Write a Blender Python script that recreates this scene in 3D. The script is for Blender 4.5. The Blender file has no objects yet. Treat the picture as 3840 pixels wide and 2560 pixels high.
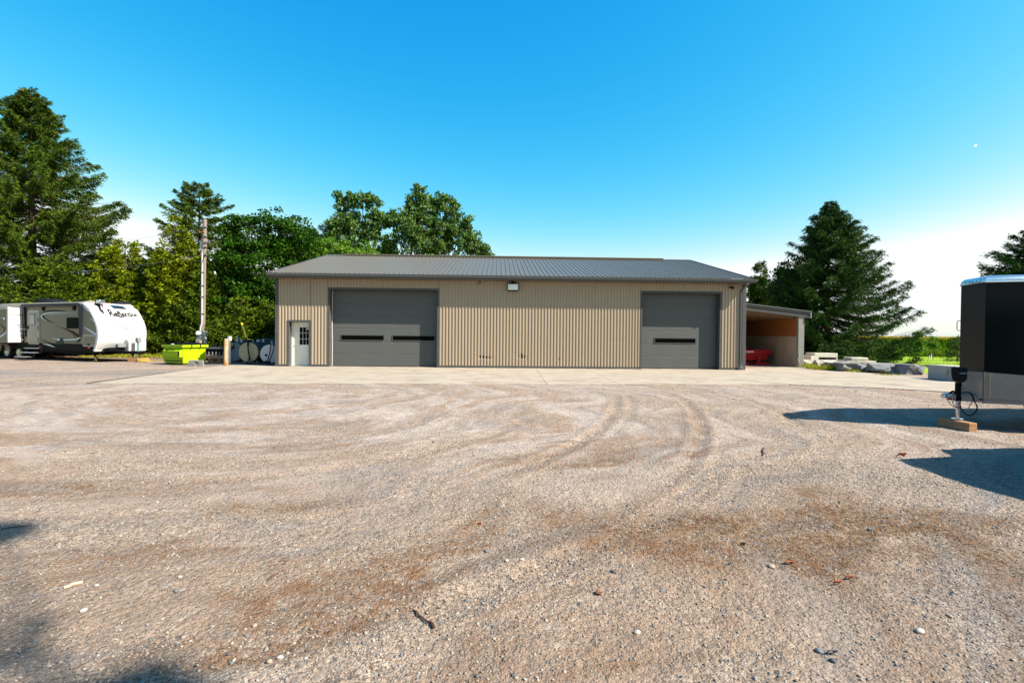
import bpy, bmesh, math, random
import numpy as np
from mathutils import Vector, Matrix
R = math.radians
rng = np.random.default_rng(7)
random.seed(7)
sc = bpy.context.scene
col = sc.collection

# ---------------------------------------------------------------- camera
F_PX = 1900.0; EYE = 1.6
cam_d = bpy.data.cameras.new("camera"); cam = bpy.data.objects.new("camera", cam_d); col.objects.link(cam)
cam_d.sensor_width = 36.0; cam_d.lens = 36.0 * F_PX / 3840.0; cam_d.clip_start = 0.05; cam_d.clip_end = 6000
_roll = R(0.56); _pitch = math.atan(25 / F_PX)
fw = np.array([0, math.cos(_pitch), -math.sin(_pitch)]); rt0 = np.array([1.0, 0, 0]); up0 = np.cross(rt0, fw)
rt = rt0 * math.cos(_roll) + up0 * math.sin(_roll); up = -rt0 * math.sin(_roll) + up0 * math.cos(_roll)
CAM = np.array([0, 0, EYE])
cam.matrix_world = Matrix(((rt[0], up[0], -fw[0], 0), (rt[1], up[1], -fw[1], 0), (rt[2], up[2], -fw[2], EYE), (0, 0, 0, 1)))
sc.camera = cam

# ---------------------------------------------------------------- sky, sun, exposure
SUN_EL = R(42); SUN_XY = (0.932, -0.363)
w = bpy.data.worlds.new("World"); sc.world = w; w.use_nodes = True
nt = w.node_tree; nt.nodes.clear()
_o = nt.nodes.new("ShaderNodeOutputWorld"); _b = nt.nodes.new("ShaderNodeBackground"); _s = nt.nodes.new("ShaderNodeTexSky")
_s.sky_type = 'NISHITA'; _s.sun_disc = False; _s.sun_elevation = SUN_EL
_s.sun_rotation = math.atan2(SUN_XY[0], SUN_XY[1])
_s.air_density = 1.0; _s.dust_density = 0.8; _s.ozone_density = 1.0; _s.altitude = 0
SKY_K = 4.36                                                                    # the photograph's vivid grade of the sky, one curve per channel
_sp = nt.nodes.new("ShaderNodeSeparateColor"); _cb = nt.nodes.new("ShaderNodeCombineColor"); nt.links.new(_s.outputs[0], _sp.inputs[0])
for _i, (_gm, _k) in enumerate(((3.7, 60.0), (1.05, 2.42), (0.42, 1.45))):
    _p = nt.nodes.new("ShaderNodeMath"); _p.operation = 'POWER'; _p.inputs[1].default_value = _gm
    _q = nt.nodes.new("ShaderNodeMath"); _q.operation = 'MULTIPLY'; _q.inputs[1].default_value = _k * SKY_K * 0.1 ** _gm
    _r = nt.nodes.new("ShaderNodeMath"); _r.operation = 'MINIMUM'; _r.inputs[1].default_value = 1.08 * SKY_K
    nt.links.new(_sp.outputs[_i], _p.inputs[0]); nt.links.new(_p.outputs[0], _q.inputs[0]); nt.links.new(_q.outputs[0], _r.inputs[0]); nt.links.new(_r.outputs[0], _cb.inputs[_i])
_cl = nt.nodes.new("ShaderNodeMath"); _cl.operation = 'MINIMUM'; nt.links.new(_cb.inputs[0].links[0].from_socket, _cl.inputs[0]); _c9 = nt.nodes.new("ShaderNodeMath"); _c9.operation = 'MULTIPLY'; _c9.inputs[1].default_value = .95; nt.links.new(_cb.inputs[1].links[0].from_socket, _c9.inputs[0]); nt.links.new(_c9.outputs[0], _cl.inputs[1]); nt.links.new(_cl.outputs[0], _cb.inputs[0])
nt.links.new(_cb.outputs[0], _b.inputs[0]); nt.links.new(_b.outputs[0], _o.inputs[0])
_b.inputs[1].default_value = 0.081
sd = bpy.data.lights.new("sun", 'SUN'); sd.energy = 5.0; sd.angle = R(0.53); sd.color = (1.0, 0.90, 0.76)
sun = bpy.data.objects.new("sun", sd); col.objects.link(sun)
_sv = Vector((SUN_XY[0] * math.cos(SUN_EL), SUN_XY[1] * math.cos(SUN_EL), math.sin(SUN_EL))).normalized()
sun.rotation_euler = _sv.to_track_quat('Z', 'Y').to_euler(); sun.location = (30, -12, 40)
sc.view_settings.view_transform = 'Standard'; sc.view_settings.look = 'None'
sc.view_settings.gamma = 1; sc.view_settings.use_curve_mapping = False
sc.view_settings.exposure = 1.50
sc.render.engine = 'CYCLES'
sc.cycles.max_bounces = 6; sc.cycles.diffuse_bounces = 3; sc.cycles.glossy_bounces = 3; sc.cycles.transparent_max_bounces = 6
sc.cycles.use_denoising = True

# ---------------------------------------------------------------- measuring helpers (photo pixel -> place)
def ray(x, y): return fw + rt * (x - 1920) / F_PX - up * (y - 1280) / F_PX
def G(x, y, z=0.0):
    d = ray(x, y); return CAM + d * ((z - EYE) / d[2])
def AT(x, y, Y):
    d = ray(x, y); return CAM + d * (Y / d[1])
class Plane:                                    # an upright plane through (x,y) at angle th: px -> (u, z)
    def __init__(s, o, th):
        s.o = np.array(o, float); s.th = th; s.du = np.array([math.cos(th), math.sin(th)]); s.dn = np.array([-s.du[1], s.du[0]])
    def __call__(s, x, y, v=0.0):
        d = ray(x, y); o = s.o + s.dn * v
        t = ((o - CAM[:2]) @ s.dn) / (d[:2] @ s.dn); p = CAM + d * t
        return (float((p[:2] - s.o) @ s.du), float(p[2]))

# ---------------------------------------------------------------- mesh helpers
class MB:
    def __init__(s): s.v = []; s.f = []; s.m = []; s.mi = 0
    def add(s, vs, fs):
        n = len(s.v); s.v.extend([tuple(map(float, p)) for p in vs]); s.f.extend([tuple(i + n for i in f) for f in fs]); s.m.extend([s.mi] * len(fs)); return s
    def box(s, x0, x1, y0, y1, z0, z1, T=None):
        vs = [(x0, y0, z0), (x1, y0, z0), (x1, y1, z0), (x0, y1, z0), (x0, y0, z1), (x1, y0, z1), (x1, y1, z1), (x0, y1, z1)]
        if T: vs = [T(p) for p in vs]
        return s.add(vs, [(0, 3, 2, 1), (4, 5, 6, 7), (0, 1, 5, 4), (1, 2, 6, 5), (2, 3, 7, 6), (3, 0, 4, 7)])
    def hexa(s, vs): return s.add(vs, [(0, 3, 2, 1), (4, 5, 6, 7), (0, 1, 5, 4), (1, 2, 6, 5), (2, 3, 7, 6), (3, 0, 4, 7)])
    def tube(s, pts, r, n=8, caps=True):
        pts = [np.array(p, float) for p in pts]
        if not hasattr(r, '__len__'): r = [r] * len(pts)
        rings = []; prev = None
        for i, p in enumerate(pts):
            t = pts[min(i + 1, len(pts) - 1)] - pts[max(i - 1, 0)]; t = t / (np.linalg.norm(t) + 1e-9)
            a = prev if prev is not None else (np.array([0, 0, 1.]) if abs(t[2]) < .9 else np.array([1., 0, 0]))
            b = np.cross(t, a); b /= np.linalg.norm(b) + 1e-9; a = np.cross(b, t); prev = a
            rings.append([p + r[i] * (a * math.cos(k * 2 * math.pi / n) + b * math.sin(k * 2 * math.pi / n)) for k in range(n)])
        vs = [q for g in rings for q in g]; fs = []
        for i in range(len(rings) - 1):
            for k in range(n):
                k2 = (k + 1) % n; fs.append((i * n + k, i * n + k2, (i + 1) * n + k2, (i + 1) * n + k))
        if caps: fs.append(tuple(range(n - 1, -1, -1))); fs.append(tuple((len(rings) - 1) * n + k for k in range(n)))
        return s.add(vs, fs)
    def prism(s, poly, a0, a1, ax='y'):         # poly of (p,q); extruded along ax from a0 to a1
        def P(p, q, a): return (p, a, q) if ax == 'y' else ((a, p, q) if ax == 'x' else (p, q, a))
        n = len(poly); vs = [P(p, q, a0) for p, q in poly] + [P(p, q, a1) for p, q in poly]
        fs = [tuple(range(n)), tuple(range(2 * n - 1, n - 1, -1))] + [(i, i + n, (i + 1) % n + n, (i + 1) % n) for i in range(n)]
        return s.add(vs, fs)
    def grid(s, P, nu, nv):                     # P(i,j) -> point
        vs = [P(i / nu, j / nv) for j in range(nv + 1) for i in range(nu + 1)]
        fs = [(j * (nu + 1) + i, j * (nu + 1) + i + 1, (j + 1) * (nu + 1) + i + 1, (j + 1) * (nu + 1) + i) for j in range(nv) for i in range(nu)]
        return s.add(vs, fs)
    def mesh(s, name, mats, smooth=False):
        me = bpy.data.meshes.new(name); me.from_pydata(s.v, [], s.f)
        if not isinstance(mats, (list, tuple)): mats = [mats]
        for m in mats: me.materials.append(m)
        if len(mats) > 1: me.polygons.foreach_set('material_index', s.m)
        if smooth: me.shade_smooth()
        bm = bmesh.new(); bm.from_mesh(me); bmesh.ops.recalc_face_normals(bm, faces=bm.faces); bm.to_mesh(me); bm.free()
        me.update(); return me
    def build(s, name, mats, parent=None, smooth=False, bevel=0, seg=2, label=None, kind=None):
        return obj(name, s.mesh(name, mats, smooth), parent, bevel, seg, label, kind, smooth)
def obj(name, me, parent=None, bevel=0, seg=2, label=None, kind=None, smooth=False):
    o = bpy.data.objects.new(name, me); col.objects.link(o)
    if parent: o.parent = parent
    if bevel:
        b = o.modifiers.new("bevel", 'BEVEL'); b.width = bevel; b.segments = seg; b.limit_method = 'ANGLE'; b.angle_limit = R(35)
        if seg > 1 and not smooth:
            me.shade_smooth(); me.set_sharp_from_angle(angle=R(32)) if hasattr(me, 'set_sharp_from_angle') else None
    elif smooth and hasattr(me, 'set_sharp_from_angle'): me.set_sharp_from_angle(angle=R(50))
    if label: o['label'] = label
    if kind: o['kind'] = kind
    return o
def thing(name, label, cat, loc=(0, 0, 0), rz=0.0, group=None):
    o = bpy.data.objects.new(name, None); col.objects.link(o); o.empty_display_size = .2
    o.location = tuple(float(c) for c in loc); o.rotation_euler = (0, 0, rz); o['label'] = label; o['category'] = cat
    if group: o['group'] = group
    return o
def tag(o, label, cat, group=None):
    o['label'] = label; o['category'] = cat
    if group: o['group'] = group
    return o
def npmesh(name, verts, faces, mats, attrs=None, smooth=False):      # numpy arrays, all faces same size
    me = bpy.data.meshes.new(name); nv = len(verts); nf, k = faces.shape
    me.vertices.add(nv); me.vertices.foreach_set('co', np.asarray(verts, np.float32).ravel())
    me.loops.add(nf * k); me.loops.foreach_set('vertex_index', faces.astype(np.int32).ravel())
    me.polygons.add(nf); me.polygons.foreach_set('loop_start', np.arange(nf, dtype=np.int32) * k)
    me.polygons.foreach_set('loop_total', np.full(nf, k, np.int32))
    if smooth: me.polygons.foreach_set('use_smooth', np.ones(nf, bool))
    me.update(calc_edges=True)
    if not isinstance(mats, (list, tuple)): mats = [mats]
    for m in mats: me.materials.append(m)
    if attrs is not None:
        a = me.attributes.new('tint', 'FLOAT_COLOR', 'POINT'); a.data.foreach_set('color', np.asarray(attrs, np.float32).ravel())
    return me

# smooth value noise in numpy
def vnoise(x, y, seed=0):
    xi = np.floor(x).astype(np.int64); yi = np.floor(y).astype(np.int64); xf = x - xi; yf = y - yi
    def h(a, b):
        n = (a * 374761393 + b * 668265263 + seed * 1442695040) & 0x7fffffff
        n = ((n ^ (n >> 13)) * 1274126177) & 0x7fffffff
        return ((n ^ (n >> 16)) & 0xffff) / 65535.0
    u = xf * xf * (3 - 2 * xf); v = yf * yf * (3 - 2 * yf)
    return (h(xi, yi) * (1 - u) + h(xi + 1, yi) * u) * (1 - v) + (h(xi, yi + 1) * (1 - u) + h(xi + 1, yi + 1) * u) * v
def fbm(x, y, o=4, seed=0):
    r = 0; a = .5
    for k in range(o): r = r + a * vnoise(x * 2 ** k, y * 2 ** k, seed + k * 17); a *= .5
    return r / (1 - .5 ** o)

# ---------------------------------------------------------------- materials
def _n(nt, t, **kw):
    n = nt.nodes.new(t)
    for k, v in kw.items():
        if k in n.inputs: n.inputs[k].default_value = v
        else: setattr(n, k, v)
    return n
def pm(name, c, rough=.6, metal=0.0, var=.12, vs=2.5, bump=0.0, bs=60, spec=.2, c2=None, c2s=6.0, c2lo=.55, c2hi=.62, stretch=None, coat=0):
    m = bpy.data.materials.new(name); m.use_nodes = True; nt = m.node_tree; b = nt.nodes["Principled BSDF"]
    b.inputs["Roughness"].default_value = rough; b.inputs["Metallic"].default_value = metal; b.inputs["Specular IOR Level"].default_value = spec
    if coat: b.inputs["Coat Weight"].default_value = coat; b.inputs["Coat Roughness"].default_value = .08
    tc = _n(nt, "ShaderNodeTexCoord"); src = tc.outputs["Object"]
    if stretch:
        mp = _n(nt, "ShaderNodeMapping"); mp.inputs["Scale"].default_value = stretch; nt.links.new(src, mp.inputs[0]); src = mp.outputs[0]
    n1 = _n(nt, "ShaderNodeTexNoise", Scale=vs, Detail=6.0, Roughness=.65); nt.links.new(src, n1.inputs["Vector"])
    mr = _n(nt, "ShaderNodeMapRange"); mr.inputs[1].default_value = .25; mr.inputs[2].default_value = .75; mr.inputs[3].default_value = 1 - var; mr.inputs[4].default_value = 1 + var
    nt.links.new(n1.outputs["Fac"], mr.inputs[0])
    mx = _n(nt, "ShaderNodeMix", data_type='RGBA', blend_type='MULTIPLY'); mx.inputs[0].default_value = 1.0
    mx.inputs[6].default_value = (*c, 1); nt.links.new(mr.outputs[0], mx.inputs[7]); out = mx.outputs[2]
    if c2 is not None:
        n2 = _n(nt, "ShaderNodeTexNoise", Scale=c2s, Detail=8.0, Roughness=.7); nt.links.new(src, n2.inputs["Vector"])
        r2 = _n(nt, "ShaderNodeMapRange"); r2.inputs[1].default_value = c2lo; r2.inputs[2].default_value = c2hi; nt.links.new(n2.outputs["Fac"], r2.inputs[0])
        m2 = _n(nt, "ShaderNodeMix", data_type='RGBA'); nt.links.new(r2.outputs[0], m2.inputs[0]); nt.links.new(out, m2.inputs[6]); m2.inputs[7].default_value = (*c2, 1); out = m2.outputs[2]
    nt.links.new(out, b.inputs["Base Color"])
    if bump:
        n3 = _n(nt, "ShaderNodeTexNoise", Scale=bs, Detail=5.0); nt.links.new(src, n3.inputs["Vector"])
        bp = _n(nt, "ShaderNodeBump", Strength=bump, Distance=.01); nt.links.new(n3.outputs["Fac"], bp.inputs["Height"]); nt.links.new(bp.outputs[0], b.inputs["Normal"])
    return m
def leafmat(name, c, c_hi, trans=.3, back=None, ns=.9, rough=.5):
    m = bpy.data.materials.new(name); m.use_nodes = True; nt = m.node_tree; b = nt.nodes["Principled BSDF"]; out = nt.nodes["Material Output"]
    g = _n(nt, "ShaderNodeNewGeometry"); tc = _n(nt, "ShaderNodeTexCoord")
    n1 = _n(nt, "ShaderNodeTexNoise", Scale=ns, Detail=3.0); nt.links.new(tc.outputs["Object"], n1.inputs["Vector"])
    ad = _n(nt, "ShaderNodeMath", operation='MULTIPLY_ADD'); nt.links.new(g.outputs["Random Per Island"], ad.inputs[0]); ad.inputs[1].default_value = .45; nt.links.new(n1.outputs["Fac"], ad.inputs[2])
    mr = _n(nt, "ShaderNodeMapRange"); mr.inputs[1].default_value = .4; mr.inputs[2].default_value = 1.0; nt.links.new(ad.outputs[0], mr.inputs[0])
    mx = _n(nt, "ShaderNodeMix", data_type='RGBA'); nt.links.new(mr.outputs[0], mx.inputs[0]); mx.inputs[6].default_value = (*c, 1); mx.inputs[7].default_value = (*c_hi, 1); cc = mx.outputs[2]
    if back:
        m2 = _n(nt, "ShaderNodeMix", data_type='RGBA'); nt.links.new(g.outputs["Backfacing"], m2.inputs[0]); nt.links.new(cc, m2.inputs[6]); m2.inputs[7].default_value = (*back, 1); cc = m2.outputs[2]
    nt.links.new(cc, b.inputs["Base Color"]); b.inputs["Roughness"].default_value = rough; b.inputs["Specular IOR Level"].default_value = .06
    t = _n(nt, "ShaderNodeBsdfTranslucent"); nt.links.new(cc, t.inputs[0]); ms = _n(nt, "ShaderNodeMixShader"); ms.inputs[0].default_value = trans
    nt.links.new(b.outputs[0], ms.inputs[1]); nt.links.new(t.outputs[0], ms.inputs[2]); nt.links.new(ms.outputs[0], out.inputs[0])
    return m

# ================================================================ GROUND
def attrmat():
    m = bpy.data.materials.new("gravel_dirt"); m.use_nodes = True; nt = m.node_tree; b = nt.nodes["Principled BSDF"]; L = nt.links.new
    b.inputs["Roughness"].default_value = .95; b.inputs["Specular IOR Level"].default_value = .15
    at = _n(nt, "ShaderNodeAttribute", attribute_name='tint'); tc = _n(nt, "ShaderNodeTexCoord"); src = tc.outputs["Object"]
    sp = _n(nt, "ShaderNodeSeparateColor"); L(at.outputs["Color"], sp.inputs[0])
    def rampmix(fac, a, bcol):
        mx = _n(nt, "ShaderNodeMix", data_type='RGBA'); L(fac, mx.inputs[0])
        for i, q in ((6, a), (7, bcol)):
            if isinstance(q, tuple): mx.inputs[i].default_value = (*q, 1)
            else: L(q, mx.inputs[i])
        return mx.outputs[2]
    def mapr(x, a, bb, c=0., d=1.):
        r = _n(nt, "ShaderNodeMapRange"); r.inputs[1].default_value = a; r.inputs[2].default_value = bb; r.inputs[3].default_value = c; r.inputs[4].default_value = d; L(x, r.inputs[0]); return r.outputs[0]
    v1 = _n(nt, "ShaderNodeTexVoronoi", Scale=75.0, Randomness=1.0); L(src, v1.inputs["Vector"])
    v2 = _n(nt, "ShaderNodeTexVoronoi", Scale=28.0, Randomness=1.0); L(src, v2.inputs["Vector"])
    v3 = _n(nt, "ShaderNodeTexVoronoi", Scale=9.0, Randomness=1.0); L(src, v3.inputs["Vector"])
    nz = _n(nt, "ShaderNodeTexNoise", Scale=7.0, Detail=9.0, Roughness=.72); L(src, nz.inputs["Vector"])
    n5 = _n(nt, "ShaderNodeTexNoise", Scale=1.1, Detail=6.0, Roughness=.6); L(src, n5.inputs["Vector"])
    base = rampmix(sp.outputs[0], (0.247, 0.180, 0.133), (0.332, 0.287, 0.258))        # R: pale dust
    grit = rampmix(v1.outputs["Color"], (0.123, 0.093, 0.074), (0.373, 0.301, 0.237)); 
    s1 = _n(nt, "ShaderNodeSeparateColor"); L(v1.outputs["Color"], s1.inputs[0])
    grit = rampmix(s1.outputs[0], (0.105, 0.078, 0.061), (0.411, 0.328, 0.257))
    gmix = _n(nt, "ShaderNodeMath", operation='MULTIPLY_ADD'); L(sp.outputs[2], gmix.inputs[0]); gmix.inputs[1].default_value = .6; gmix.inputs[2].default_value = .2
    base = rampmix(gmix.outputs[0], base, grit)
    s2 = _n(nt, "ShaderNodeSeparateColor"); L(v2.outputs["Color"], s2.inputs[0])
    st = mapr(s2.outputs[0], .86, .88); stf = _n(nt, "ShaderNodeMath", operation='MULTIPLY'); L(st, stf.inputs[0]); L(gmix.outputs[0], stf.inputs[1])
    stc = rampmix(s2.outputs[1], (0.092, 0.083, 0.083), (0.446, 0.386, 0.318)); base = rampmix(stf.outputs[0], base, stc)
    br = rampmix(nz.outputs["Fac"], (0.059, 0.031, 0.017), (0.183, 0.104, 0.058))
    gf = _n(nt, "ShaderNodeMath", operation='MULTIPLY'); L(sp.outputs[1], gf.inputs[0]); L(mapr(nz.outputs["Fac"], .38, .60), gf.inputs[1])
    base = rampmix(gf.outputs[0], base, br)
    gy = rampmix(s1.outputs[0], (0.094, 0.092, 0.093), (0.223, 0.209, 0.203)); ga = _n(nt, "ShaderNodeMath", operation='MULTIPLY'); L(at.outputs["Alpha"], ga.inputs[0]); L(mapr(n5.outputs["Fac"], .3, .6, .4, 1.0), ga.inputs[1]); base = rampmix(ga.outputs[0], base, gy)
    dk = mapr(n5.outputs["Fac"], .3, .7, .86, 1.12); mm = _n(nt, "ShaderNodeMix", data_type='RGBA', blend_type='MULTIPLY'); mm.inputs[0].default_value = 1; L(base, mm.inputs[6]); L(dk, mm.inputs[7])
    dk2 = mapr(nz.outputs["Fac"], .3, .7, .70, 1.22); m2 = _n(nt, "ShaderNodeMix", data_type='RGBA', blend_type='MULTIPLY'); m2.inputs[0].default_value = 1; L(mm.outputs[2], m2.inputs[6]); L(dk2, m2.inputs[7])
    L(m2.outputs[2], b.inputs["Base Color"])
    h1 = _n(nt, "ShaderNodeMath", operation='MULTIPLY'); L(v1.outputs["Distance"], h1.inputs[0]); h1.inputs[1].default_value = -.5
    h2 = _n(nt, "ShaderNodeMath", operation='MULTIPLY_ADD'); L(v2.outputs["Distance"], h2.inputs[0]); h2.inputs[1].default_value = -.8; L(h1.outputs[0], h2.inputs[2])
    h3 = _n(nt, "ShaderNodeMath", operation='MULTIPLY_ADD'); L(nz.outputs["Fac"], h3.inputs[0]); h3.inputs[1].default_value = 2.4; L(h2.outputs[0], h3.inputs[2])
    bp = _n(nt, "ShaderNodeBump", Strength=1.0, Distance=.019); L(h3.outputs[0], bp.inputs["Height"]); L(bp.outputs[0], b.inputs["Normal"])
    return m
M_GRAVEL = attrmat()

def terrain(X, Y):                                  # lawn falls gently away behind the boulders and rises to the corn
    X = np.asarray(X, float); Y = np.asarray(Y, float)
    s = np.clip((X - 14) / 6, 0, 1) * np.clip((Y - 27) / 6, 0, 1)
    d = np.interp(Y, [27, 36, 66, 72, 90, 400], [0, -.12, -.75, -.80, -.42, -.30])
    return s * d
SC = np.array([-7.0, 13.0])                          # vehicles swing round this point
def streak(X, Y, fr, ft, seed, o=4):
    wx = (fbm(X * .35, Y * .35, 3, 91) - .5) * 3.2; X = X + wx; Y = Y + (fbm(X * .3 + 9, Y * .3, 3, 92) - .5) * 2.2
    r = np.hypot(X - SC[0], Y - SC[1]); t = np.arctan2(Y - SC[1], X - SC[0])
    return fbm(r * fr + 50, t * ft * 11 + 50, o, seed)
def masks(X, Y):
    s1 = streak(X, Y, 1.5, .16, 3); s2 = streak(X, Y, 4.0, .5, 9); f = fbm(X * .5, Y * .5, 4, 5)
    s3 = streak(X, Y, 9.0, 1.1, 13); pale = np.clip((s1 * .45 + s2 * .3 + s3 * .25 - .455) * 7 + .25, 0, 1)
    far = np.exp(-((Y - 11) / 4.5) ** 2) * np.exp(-((X + 3) / 9) ** 2)
    pale = np.clip(pale * (.7 + .9 * far) * np.clip((Y - 1) / 6.5, .35, 1), 0, 1)
    def blob(cx, cy, rx, ry): return np.exp(-(((X - cx) / rx) ** 2 + ((Y - cy) / ry) ** 2) * 1.3)
    brown = blob(2.2, 4.05, 1.35, .55) * 1.5 + blob(3.7, 4.5, 1.0, .35) * .7 + blob(1.2, 4.0, .6, .22) * .6 + blob(.1, 4.6, .8, .35) * .35 + blob(3.2, 5.2, .5, .5) * .6 + blob(-5.0, 5.0, .9, .3) * .7 + blob(-2.4, 4.7, .9, .2) * .4
    b2 = np.clip((streak(X, Y, 2.2, .35, 21) * .7 + streak(X, Y, 8, .9, 22) * .3 - .53) * 6, 0, 1) * np.clip(1.5 - Y / 11, .15, 1)
    brown = np.clip(brown * 2.0 * np.clip(.34 + (fbm(X * 2.2, Y * 2.2, 4, 15) - .36) * 2.6, 0, 1.4) + b2 * .95 + .16 * np.clip(1.6 - Y / 6, 0, 1) * np.clip(f * 2.2 - .6, 0, 1), 0, 1)
    leaf = np.clip((X * -1 - 13.5) / 2, 0, 1) * np.clip((Y - 26.5) / 2, 0, 1) + blob(-17.5, 25.6, 2.2, .8) * .6 + blob(-26, 25.6, 3.5, .25)
    brown = np.clip(brown + leaf * .9, 0, 1)
    grit = np.clip(.35 + (fbm(X * .9, Y * .9, 3, 31) - .45) * 3 + np.clip((X - 1) / 6, 0, .5) * np.clip(1.3 - Y / 12, 0, 1) - pale * .5, 0, 1)
    trk = tracks(X, Y); grit = np.clip(grit + trk * .9, 0, 1); pale = pale * (1 - .8 * trk); brown = np.clip(brown + trk * .22 * f, 0, 1)
    return pale, brown, grit
def greyband(X, Y):
    def bl(cx, cy, rx, ry): return np.exp(-((((X - cx) / rx) ** 2 + ((Y - cy) / ry) ** 2)) * 1.5)
    return np.clip((bl(-19, 18.8, 6.5, 1.3) + bl(-13.5, 19.8, 3, 1.5) * .8 + bl(-15, 15.2, 3.5, .5) * .7 + bl(5.5, 5.6, 2.0, 1.0) * .4 + bl(3.6, 3.0, 1.6, .8) * .35) * (.4 + fbm(X * .8, Y * 2.5, 4, 71)) + np.clip((streak(X, Y, 3.0, .5, 55) - .58) * 4, 0, .5), 0, 1)
TR = ((11.35, -.75, .25, .022), (9.7, -.9, .3, .018), (10.0, -.5, .3, .012), (13.1, -.5, .35, .016), (8.2, -1.6, -.2, .010), (11.7, -1.4, -.5, .010))
def tracks(X, Y):
    r = np.hypot(X - SC[0], Y - SC[1]); t = np.arctan2(Y - SC[1], X - SC[0]); m = 0
    for r0, a0, a1, a in TR: m = m + np.exp(-((r - r0 - .25 * np.sin(t * 5)) / .16) ** 2) * np.clip((t - a0) * 3, 0, 1) * np.clip((a1 - t) * 3, 0, 1) * (.35 + a * 30) * np.clip(fbm(r * 6, t * 30, 3, 8) * 1.6, 0, 1)
    return np.clip(m, 0, 1)
def rel(X, Y):
    r = np.hypot(X - SC[0], Y - SC[1]); g = np.clip(1.2 - Y / 22, .1, 1)
    h = (streak(X, Y, 2.6, .5, 41) - .5) * .05 + (fbm(X * 3, Y * 3, 3, 43) - .5) * .02
    tr = 0
    for r0, th0, th1, a in TR:
        t = np.arctan2(Y - SC[1], X - SC[0]); r0 = r0 + .25 * np.sin(t * 5); a = a * 1.4; win = np.clip((t - th0) * 4, 0, 1) * np.clip((th1 - t) * 4, 0, 1)
        tr = tr - a * np.exp(-((r - r0) / .11) ** 2) * win * (1 + .35 * np.sign(np.sin(t * r * 55))) + a * .7 * np.exp(-((np.abs(r - r0) - .2) / .06) ** 2) * win
    return (h + tr) * g - np.interp(Y, [8, 13], [.030, .016])
ny = 560; nx = 560
ys = np.concatenate([np.linspace(-14, .6, 25)[:-1], .6 + (np.geomspace(1, 44.0, ny) - 1) / 43.0 * 41.0])
S = np.linspace(-1, 1, nx)
Yg, Sg = np.meshgrid(ys, S, indexing='ij'); Xg = Sg * (np.clip(Yg, 0, None) * 1.25 + 3.5 + np.clip(-Yg, 0, None))
Zg = rel(Xg, Yg)
deep = np.clip((Xg - 15.5 + (Yg < 27.5) * 1.5) / 3, 0, 1) * np.clip((Yg - 23) / 5, 0, 1); Zg = Zg + terrain(Xg, Yg) - deep * .12
pale, brown, grit = masks(Xg, Yg)
ii = np.arange(len(ys) * nx).reshape(len(ys), nx)
F = np.stack([ii[:-1, :-1], ii[:-1, 1:], ii[1:, 1:], ii[1:, :-1]], -1).reshape(-1, 4)
A = np.stack([pale, brown, grit, greyband(Xg, Yg)], -1).reshape(-1, 4)
me = npmesh('gravel_yard', np.stack([Xg, Yg, Zg], -1).reshape(-1, 3), F, M_GRAVEL, A, smooth=True)
o = obj('gravel_yard', me); o['kind'] = 'structure'

M_GRASS = pm('lawn_grass', (.155, .26, .012), .9, var=.25, vs=.8, bump=.8, bs=18, spec=.1, c2=(.24, .31, .02), c2s=.35, c2lo=.4, c2hi=.7)
M_FIELD = pm('field_soil', (.07, .10, .02), .95, var=.3, vs=.4, bump=.5, bs=6, spec=.1)
b = MB(); 
for i in range(1): b.add([(-2500, -900, -1.4), (2500, -900, -1.4), (2500, 3500, -1.4), (-2500, 3500, -1.4)], [(0, 1, 2, 3)])
o = b.build('ground', M_FIELD); o['kind'] = 'structure'
# field and lawn sheet with its terrain
gy = np.concatenate([np.linspace(20, 90, 60), np.array([110, 150, 250, 500, 1200, 3000])]); gx = np.concatenate([[-1800, -600, -200, -80, -40], np.linspace(-30, 130, 60), [200, 400, 900, 1800]])
YY, XX = np.meshgrid(gy, gx, indexing='ij')
ZZ = terrain(XX, YY) - .055 + (fbm(XX * .2, YY * .2, 3, 61) - .5) * .06
edge = np.clip((XX - 17.2) / 1.2, 0, 1) * 1.0
ZZ = np.where(XX < 17.5, ZZ - .10, ZZ)
i2 = np.arange(YY.size).reshape(YY.shape)
F2 = np.stack([i2[:-1, :-1], i2[:-1, 1:], i2[1:, 1:], i2[1:, :-1]], -1).reshape(-1, 4)
me = npmesh('lawn', np.stack([XX, YY, ZZ], -1).reshape(-1, 3), F2, M_GRASS, smooth=True)
o = obj('lawn', me); o['kind'] = 'structure'

# ---- concrete pad, slab by slab
M_CONC = pm('pad_concrete', (0.282, 0.247, 0.201), .85, var=.10, vs=.7, bump=.25, bs=30, spec=.2, c2=(.17, .135, .10), c2s=1.1, c2lo=.48, c2hi=.74)
M_CRACK = pm('crack_dirt', (.12, .09, .07), .95, spec=.05)
pad = bpy.data.objects.new('concrete_pad', None); col.objects.link(pad); pad['kind'] = 'structure'
def front(x): return float(np.interp(x, [-13, 0, 9.4, 11.5, 13.0, 14.2, 17, 30, 46], [15.45, 16.35, 17.2, 16.6, 15.6, 14.4, 13.4, 12.0, 11.0]))
def back(x): return float(np.interp(x, [-14.2, -11.3, 11.2, 15.5, 16.3, 16.9, 17.0, 19, 30, 46], [24.62, 24.9, 25.4, 28.0, 27.2, 21.0, 20.2, 19.4, 18, 17])) if x > 11.3 else 25.2
xs = [-13.3, -8.6, -6.15, -3.69, -1.26, 1.15, 3.57, 6.05, 9.0, 12.0, 15.0, 18.0, 22.0, 26.0, 30.0, 36.0]
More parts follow.
